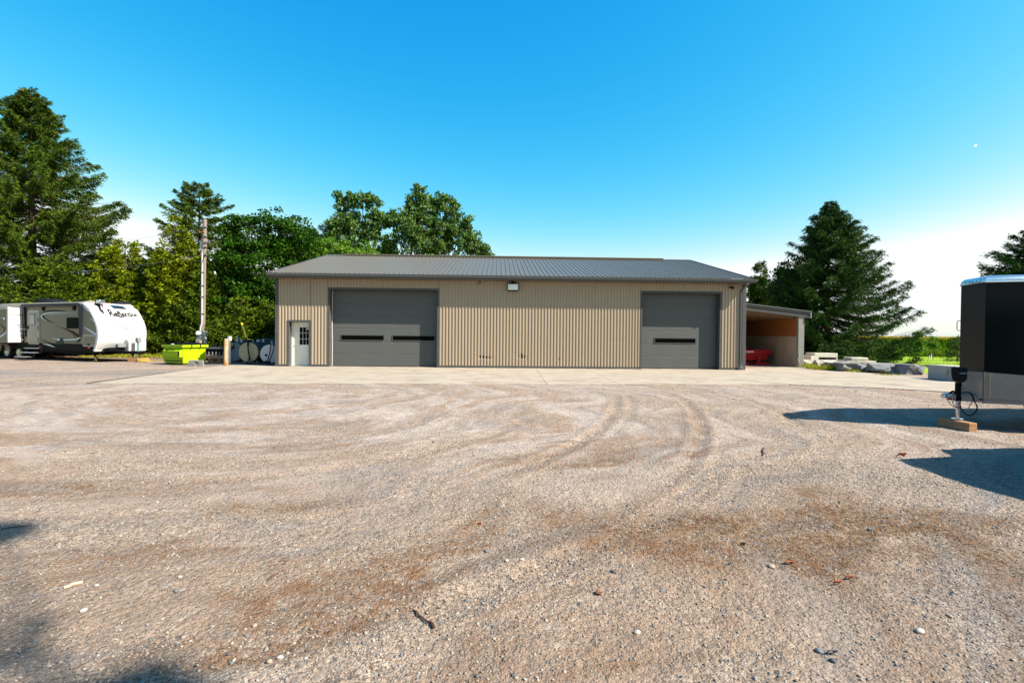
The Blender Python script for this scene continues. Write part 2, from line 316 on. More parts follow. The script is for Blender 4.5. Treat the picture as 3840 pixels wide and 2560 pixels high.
for i in range(len(xs) - 1):
    x0, x1 = xs[i] + .007, xs[i + 1] - .007; n = 14; b = MB(); z = .004
    fx = [x0 + (x1 - x0) * k / n for k in range(n + 1)]
    fpts = [(x, front(x) + .35 * (fbm(np.array(x * 1.3), np.array(7.7), 5, 5) - .5)) for x in fx]; bpts = [(x, back(x)) for x in fx]
    if i == 0:
        bpts = [(x0 - .6 + (x1 - x0 + .6) * k / n, 24.62 + .02 * k) for k in range(n + 1)]; fpts[0] = (x0 + .5, fpts[0][1])
    vs = [(p[0], p[1], z) for p in fpts] + [(p[0], p[1], z) for p in bpts] + [(p[0], p[1], -.12) for p in fpts] + [(p[0], p[1], -.12) for p in bpts]; m_ = n + 1
    fs = []
    for k in range(n): fs += [(k, k + 1, m_ + k + 1, m_ + k), (2 * m_ + k, k + 2 * m_ + 1, k + 1, k)]
    fs += [(0, m_, 3 * m_, 2 * m_), (n, 2 * m_ + n, 3 * m_ + n, m_ + n)]
    b.add(vs, fs); b.build('slab', M_CONC, pad)
# shed floor and wandering cracks
b = MB(); b.box(11.4, 15.9, 28.05, 39.5, -.12, .003); b.build('slab', M_CONC, pad)
def crack(pts, wd=.018):
    b = MB(); P = []
    for (ax, ay), (bx, by) in zip(pts[:-1], pts[1:]):
        for k in range(8):
            t = k / 8; P.append((ax + (bx - ax) * t + random.uniform(-.04, .04), ay + (by - ay) * t + random.uniform(-.05, .05)))
    for (ax, ay), (bx, by) in zip(P[:-1], P[1:]):
        d = np.array([bx - ax, by - ay]); d /= np.linalg.norm(d) + 1e-9; n_ = np.array([-d[1], d[0]]) * wd / 2
        b.add([(ax - n_[0], ay - n_[1], .0085), (bx - n_[0], by - n_[1], .0085), (bx + n_[0], by + n_[1], .0085), (ax + n_[0], ay + n_[1], .0085)], [(0, 1, 2, 3)])
    return b
for pts in ([(4.6, 20.6), (5.2, 18.8), (7.1, 17.6)], [(1.4, 18.3), (3.0, 17.4), (5.2, 17.2)], [(8.0, 19.3), (9.2, 17.9), (9.9, 17.3)], [(-1.0, 17.4), (-.4, 16.6)], [(12.4, 18.9), (13.6, 16.7), (15.4, 15.6)]):
    o = crack(pts).build('crack', M_CRACK, pad)

# ================================================================ BUILDING
TH = math.atan2(.62, 22.48); BO = (-11.18, 24.0)
FAC = Plane(BO, TH)
bl_mats = dict(
    siding=pm('tan_siding', (0.307, 0.248, 0.180), .42, var=.05, vs=.5, spec=.18, c2=(.165, .125, .08), c2s=1.4, c2lo=.62, c2hi=.85, stretch=(1, 1, .35)),
    trim=pm('grey_trim', (0.057, 0.060, 0.063), .4, var=.08, vs=2, spec=.18),
    trimd=pm('dented_grey_trim', (0.062, 0.062, 0.062), .55, var=.2, vs=5, bump=.35, bs=14, spec=.18),
    roof=pm('grey_metal_roof', (0.092, 0.082, 0.062), .33, var=.08, vs=.8, spec=.18),
    door=pm('grey_door_skin', (0.076, 0.081, 0.079), .5, var=.05, vs=1.2, bump=.08, bs=5, spec=.18, c2=(.062, .069, .073), c2s=.9, c2lo=.55, c2hi=.9),
    glass=pm('dark_glass', (.002, .002, .002), .3, var=0, spec=.015),
    white=pm('white_door_paint', (0.706, 0.704, 0.608), .45, var=.06, vs=3, spec=.18, c2=(.5, .52, .46), c2s=1.5, c2lo=.5, c2hi=.8),
    seal=pm('weather_seal', (.5, .5, .5), .5), dark=pm('dark_interior', (.01, .01, .01), .9),
    screw=pm('screw_head', (.2, .17, .13), .4), steel=pm('galvanised_steel', (.42, .45, .46), .38, metal=.8, var=.15, vs=6),
    sticker=pm('sticker_white', (.7, .6, .58), .5), red=pm('sticker_red', (.5, .03, .03), .5))
B = bl_mats
bld = thing('storage_building', 'long tan corrugated steel workshop with grey metal roof and two grey overhead doors', 'building', (BO[0], BO[1], 0), TH)
LEN = 22.50; WZ = 4.16; D = .33; SLOPE = .254; EV = -.5; EZ = 4.37; RV_ = 7.6
RZ = EZ + SLOPE * (RV_ - EV)
PIT = .1524; RW = .056; RD = .030; RS = .010
_pc = {}
def sheet_profile(nr, pitch=PIT, rw=RW, rd=RD, rs=RS, minor=0):
    p = [(0, 0)]
    for k in range(nr):
        c = (k + .5) * pitch
        if minor:
            pass
        p += [(c - rw / 2 - rs, 0), (c - rw / 2, -rd), (c + rw / 2, -rd), (c + rw / 2 + rs, 0)]
    p.append((nr * pitch, 0)); return p
def siding(nr, z0, z1, dents=()):
    key = (nr, round(z0, 3), round(z1, 3))
    if key in _pc and not dents: return _pc[key]
    p = sheet_profile(nr); nz = 2 if not dents else 60; b = MB(); n = len(p)
    for j in range(nz):
        z = z0 + (z1 - z0) * j / (nz - 1)
        for (x, y) in p:
            dx = dy = 0
            for (cx, cz, r, rz_, dep, sh) in dents:
                g = math.exp(-((x - cx) / r) ** 2 - ((z - cz) / rz_) ** 2); dy += dep * .42 * g * (1 + .25 * math.sin(x * 40 + z * 23)); dx += sh * g
            b.v.append((x + dx, y + dy, z))
    for j in range(nz - 1):
        for i in range(n - 1): b.f.append((j * n + i, j * n + i + 1, (j + 1) * n + i + 1, (j + 1) * n + i)); b.m.append(0)
    me = b.mesh('siding_panel', B['siding'])
    if not dents: _pc[key] = me
    return me
# openings along the front: (u0,u1,z1)
OPEN = [(.62, 1.55, 2.11), (2.52, 7.60, 3.66), (17.46, 21.24, 3.68)]
def put_siding(u0, u1, z0, z1):
    u = u0; dent_at = {9.6: [(.36, .62, .10, .30, .035, .05), (.42, .95, .05, .16, .02, .03)], 10.4: [(.2, .55, .2, .05, .018, 0), (.5, .5, .3, .06, .02, .01)], 12.2: [(.3, .58, .12, .10, .035, .02), (.52, .5, .05, .12, .03, -.02)], 12.9: [(.3, 2.1, .03, .09, .02, .01)], 14.0: [(.25, .45, .05, .05, .02, 0), (.55, .4, .05, .04, .02, 0)], 16.6: [(.3, 1.35, .4, .02, .012, 0)]}
    while u < u1 - .02:
        nr = 6 if u + .9144 <= u1 + .01 else max(1, int(round((u1 - u) / PIT)))
        dn = ()
        if z0 < .3:
            for k_, v_ in dent_at.items():
                if u <= k_ < u + nr * PIT: dn = v_
        me = siding(nr, z0, z1, dn); o = obj('siding_panel', me, bld); o.location = (u, 0, 0); w_ = nr * PIT
        if u + w_ > u1: o.scale = ((u1 - u) / w_, 1, 1)
        u += w_
put_siding(.10, .54, .10, WZ); put_siding(1.63, 2.44, .10, WZ); put_siding(7.68, 17.38, .10, WZ); put_siding(21.32, 22.35, .10, WZ)
put_siding(.54, 1.63, 2.19, WZ); put_siding(2.44, 7.68, 3.76, WZ); put_siding(17.38, 21.32, 3.78, WZ)
# screw rows (one mesh of tiny heads, past counting)
b = MB()
for zz in (.22, .95, 1.65, 2.4, 2.95, 3.3, 3.9):
    for k in range(int(LEN / PIT)):
        u = .10 + k * PIT + .004
        if any(a - .1 < u < c + .1 and zz < t + .1 for a, c, t in OPEN): continue
        b.box(u - .006, u + .006, -.006, 0, zz - .006, zz + .006)
b.build('screws', B['screw'], bld, kind='stuff')
# inner wall behind the sheets, gable ends, back wall
b = MB()
segs = [(0.02, .60), (1.57, 2.50), (7.62, 17.44), (21.26, LEN - .02)]
for a, c in segs: b.box(a, c, .004, .30, 0.0, WZ - .01)
for a, c, t in OPEN: b.box(a - .02, c + .02, .004, .30, t + .02, WZ - .01)
b.build('front_wall', B['dark'], bld)
def gable(u0, u1):
    b = MB(); b.prism([(.31, 0), (15.19, 0), (15.19, WZ), (7.6, RZ - .12), (.31, WZ + .08)], u0, u1, 'x'); return b
gable(0.005, .12).build('end_wall', B['siding'], bld); gable(LEN - .12, LEN - .005).build('end_wall', B['siding'], bld)
b = MB(); b.box(.13, LEN - .13, 15.05, 15.18, 0, WZ); b.build('back_wall', B['siding'], bld)
for k in range(int(15.2 / .9144)):                      # end wall sheets
    for uu, fl in ((-.004, 1), (LEN + .004, -1)):
        v0 = k * .9144; zt = WZ + SLOPE * min(v0, 15.2 - v0 - .9144) + .05
        me = siding(6, .10, round(max(zt, WZ), 2)); o = obj('siding_panel', me, bld)
        o.rotation_euler = (0, 0, R(90 if fl < 0 else -90)); o.location = (uu, v0 if fl < 0 else v0 + .9144, 0)
# base trim, in dented lengths
for a, c in [(0.0, .54), (1.63, 2.44), (7.68, 17.38), (21.32, LEN)]:
    u = a
    while u < c - .01:
        e = min(u + 3.05, c); b = MB(); n = 10
        for k in range(n):
            x0 = u + (e - u) * k / n; x1 = u + (e - u) * (k + 1) / n - (.004 if k == n - 1 else 0); q = random.uniform(-.012, .012)
            b.box(x0, x1, -.034 + q * .5, .003, .012, .104 + q * .4)
        b.build('base_trim', B['trimd'], bld); u = e
# corner trims
for u0, u1 in ((-.035, .10), (22.35, LEN + .035)):
    b = MB(); b.box(u0, u1, -.036, -.004, .0, WZ - .01); b.box(u0 if u0 < 1 else u1 - .03, (u0 + .03) if u0 < 1 else u1, -.004, .16, 0, WZ - .01)
    b.build('corner_trim', B['trimd'], bld, bevel=.006, seg=1)
# door opening trims
for a, c, t in OPEN:
    tw = .085
    for s_, (x0, x1) in enumerate(((a - tw, a), (c, c + tw))):
        b = MB(); b.box(x0, x1, -.04, .0, .0, t); xi = (a - .014, a - .001) if s_ == 0 else (c + .001, c + .014); b.box(xi[0], xi[1], 0.001, D + .08, 0, t); b.build('jamb_trim', B['trimd'], bld)
    b = MB(); b.box(a - tw, c + tw, -.042, .0, t + .001, t + tw); b.box(a, c, .001, D + .08, t + .002, t + .014); b.build('head_trim', B['trim'], bld)
# overhead doors
def overhead(a, c, t, nsec, wins, name_lbl):
    dr = bpy.data.objects.new('overhead_door', None); col.objects.link(dr); dr.parent = bld; dr.location = (a, D, 0); W = c - a; hs = t / nsec
    for k in range(nsec):
        b = MB(); z0, z1 = k * hs + (.03 if k == 0 else .0015), (k + 1) * hs - .0015
        if k: z0 += 0
        n = 24; prof = [(z0, .003), (z0 + .02, 0), (z1 - .03, 0), (z1 - .008, .005), (z1, .005)]
        b.grid(lambda i, j: (W * i, float(np.interp(j, [0, .25, .5, .75, 1], [p[1] for p in prof])) + .004 * math.sin(i * 17 + k * 5) * (1 if 0 < j < 1 else 0) * .5, float(np.interp(j, [0, .25, .5, .75, 1], [p[0] for p in prof]))), n, 4)
        b.box(0, W, .012, .045, z0, z1); b.build('door_section', B['door'], dr)
    for (x0, x1, z0, z1) in wins:
        x0 -= a; x1 -= a; f = .035; b = MB()
        b.box(x0, x1, -.022, .001, z1 - f, z1); b.box(x0, x1, -.022, .001, z0, z0 + f); b.box(x0, x0 + f, -.022, .001, z0 + f, z1 - f); b.box(x1 - f, x1, -.022, .001, z0 + f, z1 - f)
        b.build('window_frame', B['trim'] if 0 else pm('grey_window_frame', (.06, .065, .07), .4), dr)
        b = MB(); b.box(x0 + f, x1 - f, -.012, .001, z0 + f, z1 - f); b.build('window_pane', B['glass'], dr)
    b = MB(); b.box(0.0, W, .0, .04, .004, .028); b.build('bottom_seal', B['dark'], dr)
    b = MB(); b.tube([(.02, -.025, 0.02), (.025, -.02, 1.0), (.015, -.03, 1.8), (.02, -.02, t - .02)], .016, 6); b.build('side_seal', B['seal'], dr)
    b = MB(); b.tube([(W - .02, -.02, .02), (W - .03, -.03, t * .5), (W - .02, -.02, t - .02)], .014, 6); b.build('side_seal', B['trim'], dr)
    return dr
overhead(*OPEN[1], 6, [(2.93, 5.03, 1.25, 1.53), (5.40, 7.47, 1.25, 1.53)], '')
overhead(*OPEN[2], 6, [(18.16, 20.23, 1.25, 1.53)], '')
# paint chips on the door skin
M_CHIP = pm('paint_chip', (0.240, 0.248, 0.240), .6)
for (px_, py_, s_) in ((1438, 1280, .05), (1470, 1287, .05), (1357, 1164, .04), (1476, 1187, .03), (1426, 1303, .025), (1274, 1306, .02)):
    u_, z_ = FAC(px_, py_, D); b = MB(); b.box(u_ - s_ * .2, u_ + s_ * .2, D - .0045, D - .001, z_ - s_, z_ + s_, T=lambda p: (p[0] + (p[2] - z_) * .4, p[1], p[2])); b.build('paint_chip', M_CHIP, bld)
# man door
a, c, t = OPEN[0]
md = bpy.data.objects.new('entry_door', None); col.objects.link(md); md.parent = bld; md.location = (0, D - .06, 0)
b = MB(); b.box(a + .002, a + .07, 0, .1, .02, t - .002); b.box(c - .04, c - .002, 0, .1, .02, t - .002); b.box(a + .07, c - .04, 0, .1, t - .06, t - .002); b.build('door_frame', B['white'], md)
b = MB(); b.box(a + .072, c - .042, .03, .075, .03, t - .062); b.build('door_leaf', B['white'], md, bevel=.003)
x0, x1, z0, z1 = .955, 1.50, .985, 1.90
b = MB(); b.box(x0, x1, .012, .029, z1 - .035, z1); b.box(x0, x1, .012, .029, z0, z0 + .035); b.box(x0, x0 + .035, .012, .029, z0 + .035, z1 - .035); b.box(x1 - .035, x1, .012, .029, z0 + .035, z1 - .035); b.build('window_frame', B['white'], md)
for k in (1, 2):
    xx = x0 + .035 + (x1 - x0 - .07) * k / 3; b = MB(); b.box(xx - .008, xx + .008, .010, .0275, z0 + .035, z1 - .035); b.build('glazing_bar', B['white'], md)
    zz = z0 + .035 + (z1 - z0 - .07) * k / 3; b = MB(); b.box(x0 + .035, x1 - .035, .0115, .028, zz - .008, zz + .008); b.build('glazing_bar', B['white'], md)
for i in range(3):
    for j in range(3):
        wx = (x1 - x0 - .07) / 3; wz = (z1 - z0 - .07) / 3; b = MB()
        b.box(x0 + .035 + i * wx + .009, x0 + .035 + (i + 1) * wx - .009, .022, .029, z0 + .035 + j * wz + .009, z0 + .035 + (j + 1) * wz - .009); b.build('window_pane', B['glass'], md)
b = MB(); b.box(x1 - .17, x1 - .055, .019, .0215, z1 - .15, z1 - .055); b.build('sticker', B['sticker'], md)
b = MB(); b.box(x1 - .165, x1 - .06, .0175, .0185, z1 - .085, z1 - .062); b.build('sticker_stripe', B['red'], md)
for (p0, p1, q0, q1) in ((.82, 1.03, .30, .85), (1.17, 1.40, .30, .85)):
    b = MB(); b.box(p0, p1, .024, .0295, q0, q1); b.box(p0 + .03, p1 - .03, .020, .0235, q0 + .03, q1 - .03); b.build('door_panel', B['white'], md, bevel=.006)
b = MB(); b.tube([(a + .14, .03, .98), (a + .14, -.03, .98)], [.015, .028], 10); b.build('door_knob', B['steel'], md)
b = MB(); b.box(a, c, -.08, .10, .008, .024); b.build('threshold', B['steel'], md)
# roof: sheets down both slopes
def roof_sheet(nr=4, pitch=.2286, v0=EV, v1=RV_, name='roof_panel'):
    p = [(0, 0)]
    for k in range(nr):
        c_ = (k + .5) * pitch; p += [(c_ - .032, 0), (c_ - .014, .026), (c_ + .014, .026), (c_ + .032, 0), (c_ + .07, 0), (c_ + .078, .004), (c_ + .086, 0), (c_ + .14, 0), (c_ + .148, .004), (c_ + .156, 0)]
    p.append((nr * pitch, 0)); p = [q for q in p if q[0] <= nr * pitch + 1e-6]; n = len(p); b = MB()
    for v in (v0, v1):
        for x, h in p: b.v.append((x, v, EZ + SLOPE * (v - EV) + h))
    for x, h in p: b.v.append((x, v0, EZ - .012))
    for i in range(n - 1): b.f.append((i, i + 1, n + i + 1, n + i)); b.f.append((2 * n + i, 2 * n + i + 1, i + 1, i)); b.m += [0, 0]
    return b.mesh(name, B['roof'])
rm = roof_sheet(); RL0, RL1 = -.16, LEN + .13
nrs = int(math.ceil((RL1 - RL0) / .9144)); sx = (RL1 - RL0) / (nrs * .9144)
for k in range(nrs):
    o = obj('roof_panel', rm, bld); o.location = (RL0 + k * .9144 * sx, 0, 0); o.scale = (sx, 1, 1)
    o = obj('roof_panel', rm, bld); o.location = (RL0 + (k + 1) * .9144 * sx, 15.2, 0); o.scale = (sx, 1, 1); o.rotation_euler = (0, 0, math.pi)
b = MB(); b.prism([(7.30, RZ - .035), (7.6, RZ + .05), (7.9, RZ - .035), (7.9, RZ - .05), (7.6, RZ + .02), (7.30, RZ - .05)], RL0 - .02, RL1 + .02, 'x'); b.build('ridge_cap', B['roof'], bld)
b = MB(); b.prism([(7.40, RZ + .035), (7.42, RZ + .085), (7.6, RZ + .115), (7.78, RZ + .085), (7.80, RZ + .035), (7.6, RZ + .055)], .95, 20.9, 'x'); b.build('ridge_vent', B['roof'], bld)
for uu in (RL0 - .03, RL1):
    b = MB()
    for (va, vb) in ((EV - .01, 7.6), (15.7, 7.6)):
        za = EZ - .004; zb = RZ + .004; b.hexa([(uu, va, za - .16), (uu + .03, va, za - .16), (uu + .03, vb, zb - .16), (uu, vb, zb - .16), (uu, va, za + .034), (uu + .03, va, za + .034), (uu + .03, vb, zb + .034), (uu, vb, zb + .034)])
    b.build('rake_trim', B['trim'], bld)
# eave: fascia, soffit, gutter
b = MB(); b.box(RL0, RL1, EV + .02, EV + .05, EZ - .20, EZ - .016); b.build('fascia', B['trim'], bld)
b = MB(); b.box(RL0, RL1, EV + .052, -.003, EZ - .20, EZ - .185); b.build('soffit', pm('soffit', (.16, .135, .115), .6), bld)
M_GUT = pm('grey_gutter', (0.063, 0.069, 0.072), .35, var=.06, spec=.18)
b = MB(); g0, g1 = RL0 - .03, RL1 + .16; gz = EZ - .05
b.prism([(EV + .018, gz), (EV + .018, gz - .13), (EV - .06, gz - .13), (EV - .115, gz - .06), (EV - .12, gz + .008), (EV - .128, gz + .008), (EV - .122, gz - .064), (EV - .064, gz - .138), (EV + .019, gz - .138)][::1], g0, g1, 'x'); b.build('gutter', M_GUT, bld)
for g in (g0, g1 - .006):
    b = MB(); b.prism([(EV + .018, gz), (EV + .018, gz - .13), (EV - .06, gz - .13), (EV - .115, gz - .06), (EV - .12, gz)], g, g + .006, 'x'); b.build('gutter_end', M_GUT, bld)
b = MB(); pts = [(22.30, EV - .05, gz - .13), (22.30, EV - .05, gz - .22), (22.27, -.12, gz - .46), (22.255, -.08, gz - .62), (22.255, -.08, .35), (22.275, -.09, .22), (22.31, -.20, .09)]
for p, q in zip(pts[:-1], pts[1:]):
    h_ = .042; b.hexa([(p[0] - h_, p[1] - h_ * .8, p[2]), (p[0] + h_, p[1] - h_ * .8, p[2]), (p[0] + h_, p[1] + h_ * .8, p[2]), (p[0] - h_, p[1] + h_ * .8, p[2])] and [(q[0] - h_, q[1] - .034, q[2]), (q[0] + h_, q[1] - .034, q[2]), (q[0] + h_, q[1] + .034, q[2]), (q[0] - h_, q[1] + .034, q[2]), (p[0] - h_, p[1] - .034, p[2]), (p[0] + h_, p[1] - .034, p[2]), (p[0] + h_, p[1] + .034, p[2]), (p[0] - h_, p[1] + .034, p[2])])
b.build('downspout', M_GUT, bld)
for z_ in (3.2, 1.9, .6):
    b = MB(); b.box(22.20, 22.31, -.118, -.037, z_, z_ + .03); b.build('downspout_strap', B['trim'], bld)
# small conduit stub under the eave
b = MB(); b.tube([(9.63, -.03, 4.16), (9.64, -.05, 4.05), (9.55, -.07, 4.02), (9.50, -.06, 3.98)], .016, 6); b.build('conduit', B['dark'], bld)
def fac_pt(u, v, z): return (BO[0] + u * math.cos(TH) - v * math.sin(TH), BO[1] + u * math.sin(TH) + v * math.cos(TH), z)
fl = thing('flood_light', 'square wall pack flood light with milky lens under the eave between the overhead doors', 'light', fac_pt(11.2, -.03, 3.86), TH)
b = MB(); b.prism([(-.24, .16), (-.20, .19), (.0, .21), (0, -.18), (-.12, -.17), (-.24, -.15)], -.26, .26, 'x'); b.build('housing', B['dark'], fl, bevel=.008)
b = MB(); b.prism([(-.262, .11), (-.236, .15), (-.236, -.14), (-.262, -.12)], -.235, .235, 'x'); b.build('lens', pm('milky_lens', (.62, .66, .62), .25, var=.05), fl)
b = MB(); b.box(-.08, .08, -.06, .0, .20, .27); b.tube([(0, -.03, .26), (-.02, -.05, .30)], .02, 6); b.build('mount', B['dark'], fl)
cm = thing('security_light', 'small round black light fixture high beside the downspout', 'light', fac_pt(21.72, -.03, 4.0), TH)
b = MB(); b.tube([(0, 0, 0), (0, -.06, -.01)], .05, 12); b.build('base', B['dark'], cm)
b = MB(); b.tube([(.0, -.05, -.01), (.06, -.12, -.03), (.12, -.16, -.05)], [.03, .055, .07], 10); b.build('lamp_head', B['dark'], cm)
b = MB(); b.tube([(-.02, -.05, -.01), (-.08, -.12, .0)], [.03, .05], 10); b.build('sensor', B['trim'], cm)

# ================================================================ LEAN-TO SHED
SH = thing('lean_to_shed', 'open lean-to shed with sloping metal roof, grey post and concrete inner wall', 'shed', (BO[0] + .0, BO[1], 0), TH)
V0 = 2.45; SP = Plane((BO[0] - V0 * math.sin(TH), BO[1] + V0 * math.cos(TH)), TH)
ux0, zx0 = SP(2995, 1184); ux1, _ = SP(3017, 1184); zpt = SP(3000, 1184)[1]
ur, zr = SP(3034, 1190); ul = 22.56; zl = SP(2795, 1152)[1]
def zt(u): return zl + (zr - zl) * (u - ul) / (ur - ul)         # underside of roof edge trim
VB = V0 + 11.0
M_OSB = pm('osb_board', (0.262, 0.097, 0.028), .75, var=.25, vs=9, spec=.2, c2=(.42, .26, .13), c2s=26, c2lo=.60, c2hi=.68, stretch=(1, 1, .35))
M_CW = pm('old_concrete', (0.324, 0.270, 0.223), .9, var=.16, vs=1.4, bump=.3, bs=20, spec=.15, c2=(.22, .17, .13), c2s=2.2, c2lo=.58, c2hi=.78)
M_STEEL = pm('painted_steel_post', (0.196, 0.192, 0.184), .45, var=.1, vs=3, bump=.25, bs=4, spec=.18)
b = MB(); b.box(ux0, ux1, V0, V0 + .16, .0, zt(ux0) - .004); b.build('post', M_STEEL, SH, bevel=.01)
n_w = 5; zc = SP(2990, 1080 + 833 / 4.611)[1]
for k in range(n_w):
    v0 = V0 + .165 + k * 2.15; b = MB(); b.box(ux0 + .012, ux1 - .02, v0, v0 + 2.14, 0, zc - .003); b.build('wall_panel', M_CW, SH)
    b = MB(); b.box(ux0 + .03, ux0 + .045, v0, v0 + 2.14, zc, zt(ux0) - .03); b.build('osb_board', M_OSB, SH)
    b = MB(); b.box(ux0 + .046, ux1 - .02, v0, v0 + 2.14, zc, zt(ux1) - .05); b.build('outer_wall', B['roof'], SH)
b = MB(); b.box(ul, ux0, VB, VB + .15, 0, zt(ul) + .1); b.build('back_wall', M_CW, SH)
M_RAFT = pm('weathered_rafter', (.16, .10, .06), .8, var=.3, vs=4)
for k in range(14):
    v0 = V0 + .35 + k * .8; b = MB(); b.hexa([(ul, v0, zt(ul) - .14), (ux0 + .01, v0, zt(ux0) - .14), (ux0 + .01, v0 + .045, zt(ux0) - .14), (ul, v0 + .045, zt(ul) - .14), (ul, v0, zt(ul) + .02), (ux0 + .01, v0, zt(ux0) + .02), (ux0 + .01, v0 + .045, zt(ux0) + .02), (ul, v0 + .045, zt(ul) + .02)]); b.build('rafter', M_RAFT, SH)
b = MB(); b.hexa([(ul, V0 + .05, zt(ul) + .025), (ur, V0 + .05, zt(ur) + .025), (ur, VB + .2, zt(ur) + .025), (ul, VB + .2, zt(ul) + .025), (ul, V0 + .05, zt(ul) + .045), (ur, V0 + .05, zt(ur) + .045), (ur, VB + .2, zt(ur) + .045), (ul, VB + .2, zt(ul) + .045)]); b.build('ceiling_board', pm('plank_ceiling', (0.240, 0.160, 0.104), .8, var=.35, vs=2.2, stretch=(1, 6, 1)), SH)
def strip(z0, z1, v0, v1, name, m, ue=None, u0=None):
    ue = ue or ur; u0 = u0 or ul; b = MB(); b.hexa([(u0, v0, zt(u0) + z0), (ue, v0, zt(ue) + z0), (ue, v1, zt(ue) + z0), (u0, v1, zt(u0) + z0), (u0, v0, zt(u0) + z1), (ue, v0, zt(ue) + z1), (ue, v1, zt(ue) + z1), (u0, v1, zt(u0) + z1)]); b.build(name, m, SH)
strip(-.03, .10, V0 - .02, V0 + .03, 'eave_trim', M_STEEL)
strip(.105, .20, V0 - .05, V0 + .03, 'eave_trim', M_GUT)
strip(.205, .30, V0 - .13, V0 + .03, 'fascia', B['trim'], ur + .02)
strip(.305, .325, V0 - .16, VB + .3, 'roof_panel', pm('pale_roof_edge', (.22, .23, .235), .35, spec=.18), ur + .06)
b = MB(); b.box(ur - .0, ur + .05, V0 - .14, V0 + .3, zt(ur) - .04, zt(ur) + .30); b.build('corner_cap', M_STEEL, SH)
# dents and rubber flap at the post foot
b = MB(); b.grid(lambda i, j: (ux0 - .02 + .10 * i + .03 * math.sin(j * 9), V0 - .012 - .03 * math.sin(j * 3.1) * math.sin(i * 3.1), .02 + .75 * j), 4, 10); b.build('bent_flashing', M_STEEL, SH)
# red hopper bin in the shed
RBV = 4.3; RP = Plane((BO[0] - RBV * math.sin(TH), BO[1] + RBV * math.cos(TH)), TH)
u1_, zt_ = RP(2895, 1304 + 8); _, zb_ = RP(2850, 1366); u_n, _ = RP(2793, 1340)
hop = thing('hopper_bin', 'red steel self-dumping hopper with white lettering, parked inside the lean-to shed', 'bin', fac_pt(u1_ - 2.0, RBV, 0), TH)
M_RED = pm('red_paint', (.30, .008, .010), .4, var=.15, vs=3, spec=.18, c2=(.20, .01, .01), c2s=4, c2lo=.6, c2hi=.75); Wd = 2.0; Ht = zt_
b = MB(); b.hexa([(.15, .1, .28), (Wd - .30, .1, .28), (Wd - .30, 1.2, .28), (.15, 1.2, .28), (0, .03, Ht - .1), (Wd - .02, .03, Ht - .1), (Wd - .02, 1.5, Ht - .1), (0, 1.5, Ht - .1)]); b.build('hopper_body', M_RED, hop, bevel=.01)
b = MB(); b.box(-.02, Wd, .0, .10, Ht - .18, Ht); b.box(-.02, Wd, 1.42, 1.52, Ht - .1, Ht); b.box(Wd - .06, Wd, .101, 1.419, Ht - .1, Ht); b.box(-.02, .04, .101, 1.419, Ht - .1, Ht); b.build('rim', M_RED, hop, bevel=.008)
for x_ in (.35, 1.15):
    b = MB(); b.hexa([(x_, -.02, .05), (x_ + .16, -.02, .05), (x_ + .16, .09, .05), (x_, .09, .05), (x_ + .05, -.02, Ht - .185), (x_ + .25, -.02, Ht - .185), (x_ + .25, .09, Ht - .185), (x_ + .05, .09, Ht - .185)]); b.build('side_rib', M_RED, hop)
b = MB(); b.box(.05, Wd - .15, .0, .14, .02, .17); b.box(.05, Wd - .15, 1.0, 1.14, .02, .17); b.build('fork_base', M_RED, hop)
b = MB(); b.box(.62, 1.05, -.012, .0, .05, .15); b.build('fork_pocket', B['dark'], hop)
for x_ in (.55, 1.62):
    b = MB(); b.tube([(x_, .04, Ht - .02), (x_, .04, Ht + .15)], .022, 8); b.build('lug', M_RED, hop)
def text_mesh(s, size, shear=0.0, bold=0.0, extrude=.002):
    cu = bpy.data.curves.new('txt', 'FONT'); cu.body = s; cu.size = size; cu.shear = shear; cu.extrude = extrude; cu.offset = bold; cu.resolution_u = 3
    ob = bpy.data.objects.new('txt', cu); col.objects.link(ob); dg = bpy.context.evaluated_depsgraph_get(); me = bpy.data.meshes.new_from_object(ob.evaluated_get(dg)); bpy.data.objects.remove(ob); bpy.data.curves.remove(cu)
    return me
M_WT = pm('white_lettering', (.8, .8, .8), .5, var=0)
u_t0, z_t0 = RP(2794, 1080 + 1112 / 4.611); u_t1, _ = RP(2760 + 296 / 4.611, 1320)
me = text_mesh('Tornado', .22, .25, .004); xs_ = [v.co.x for v in me.vertices]; wd_ = max(xs_) - min(xs_); Tg = (u_t1 - u_t0) * 7 / 5.6
me.materials.clear(); me.materials.append(M_WT); o = obj('lettering', me, hop); o.rotation_euler = (R(90), 0, 0); o.scale = (Tg / wd_, Tg / wd_ * .95, 1)
o.location = (Wd - (u1_ - u_t1) - Tg - .0, -.004, z_t0)

# ================================================================ TREES
M_BARK = pm('bark', (.12, .085, .06), .9, var=.35, vs=6, bump=.6, bs=25, spec=.1)
M_BARKG = pm('grey_bark', (.20, .18, .155), .9, var=.3, vs=5, bump=.5, bs=20, spec=.1)
L_SPR = leafmat('spruce_needles', (.010, .028, .005), (.085, .135, .012), .12, rough=.6, ns=.7)
L_SPRD = leafmat('dark_spruce_needles', (.007, .022, .006), (.052, .115, .018), .09, rough=.6, ns=.7)
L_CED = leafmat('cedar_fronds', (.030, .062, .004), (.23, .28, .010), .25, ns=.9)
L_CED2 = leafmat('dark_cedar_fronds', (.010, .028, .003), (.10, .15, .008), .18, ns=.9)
L_MAP = leafmat('maple_leaves', (.006, .026, .002), (.038, .105, .006), .2, ns=.7)
L_POP = leafmat('poplar_leaves', (.014, .045, .005), (.085, .19, .016), .24, back=(.11, .17, .06), ns=.8)
L_SAP = leafmat('sapling_leaves', (.05, .12, .012), (.13, .24, .02), .35)
L_CONE = pm('spruce_cones', (.16, .075, .025), .8, var=.2)

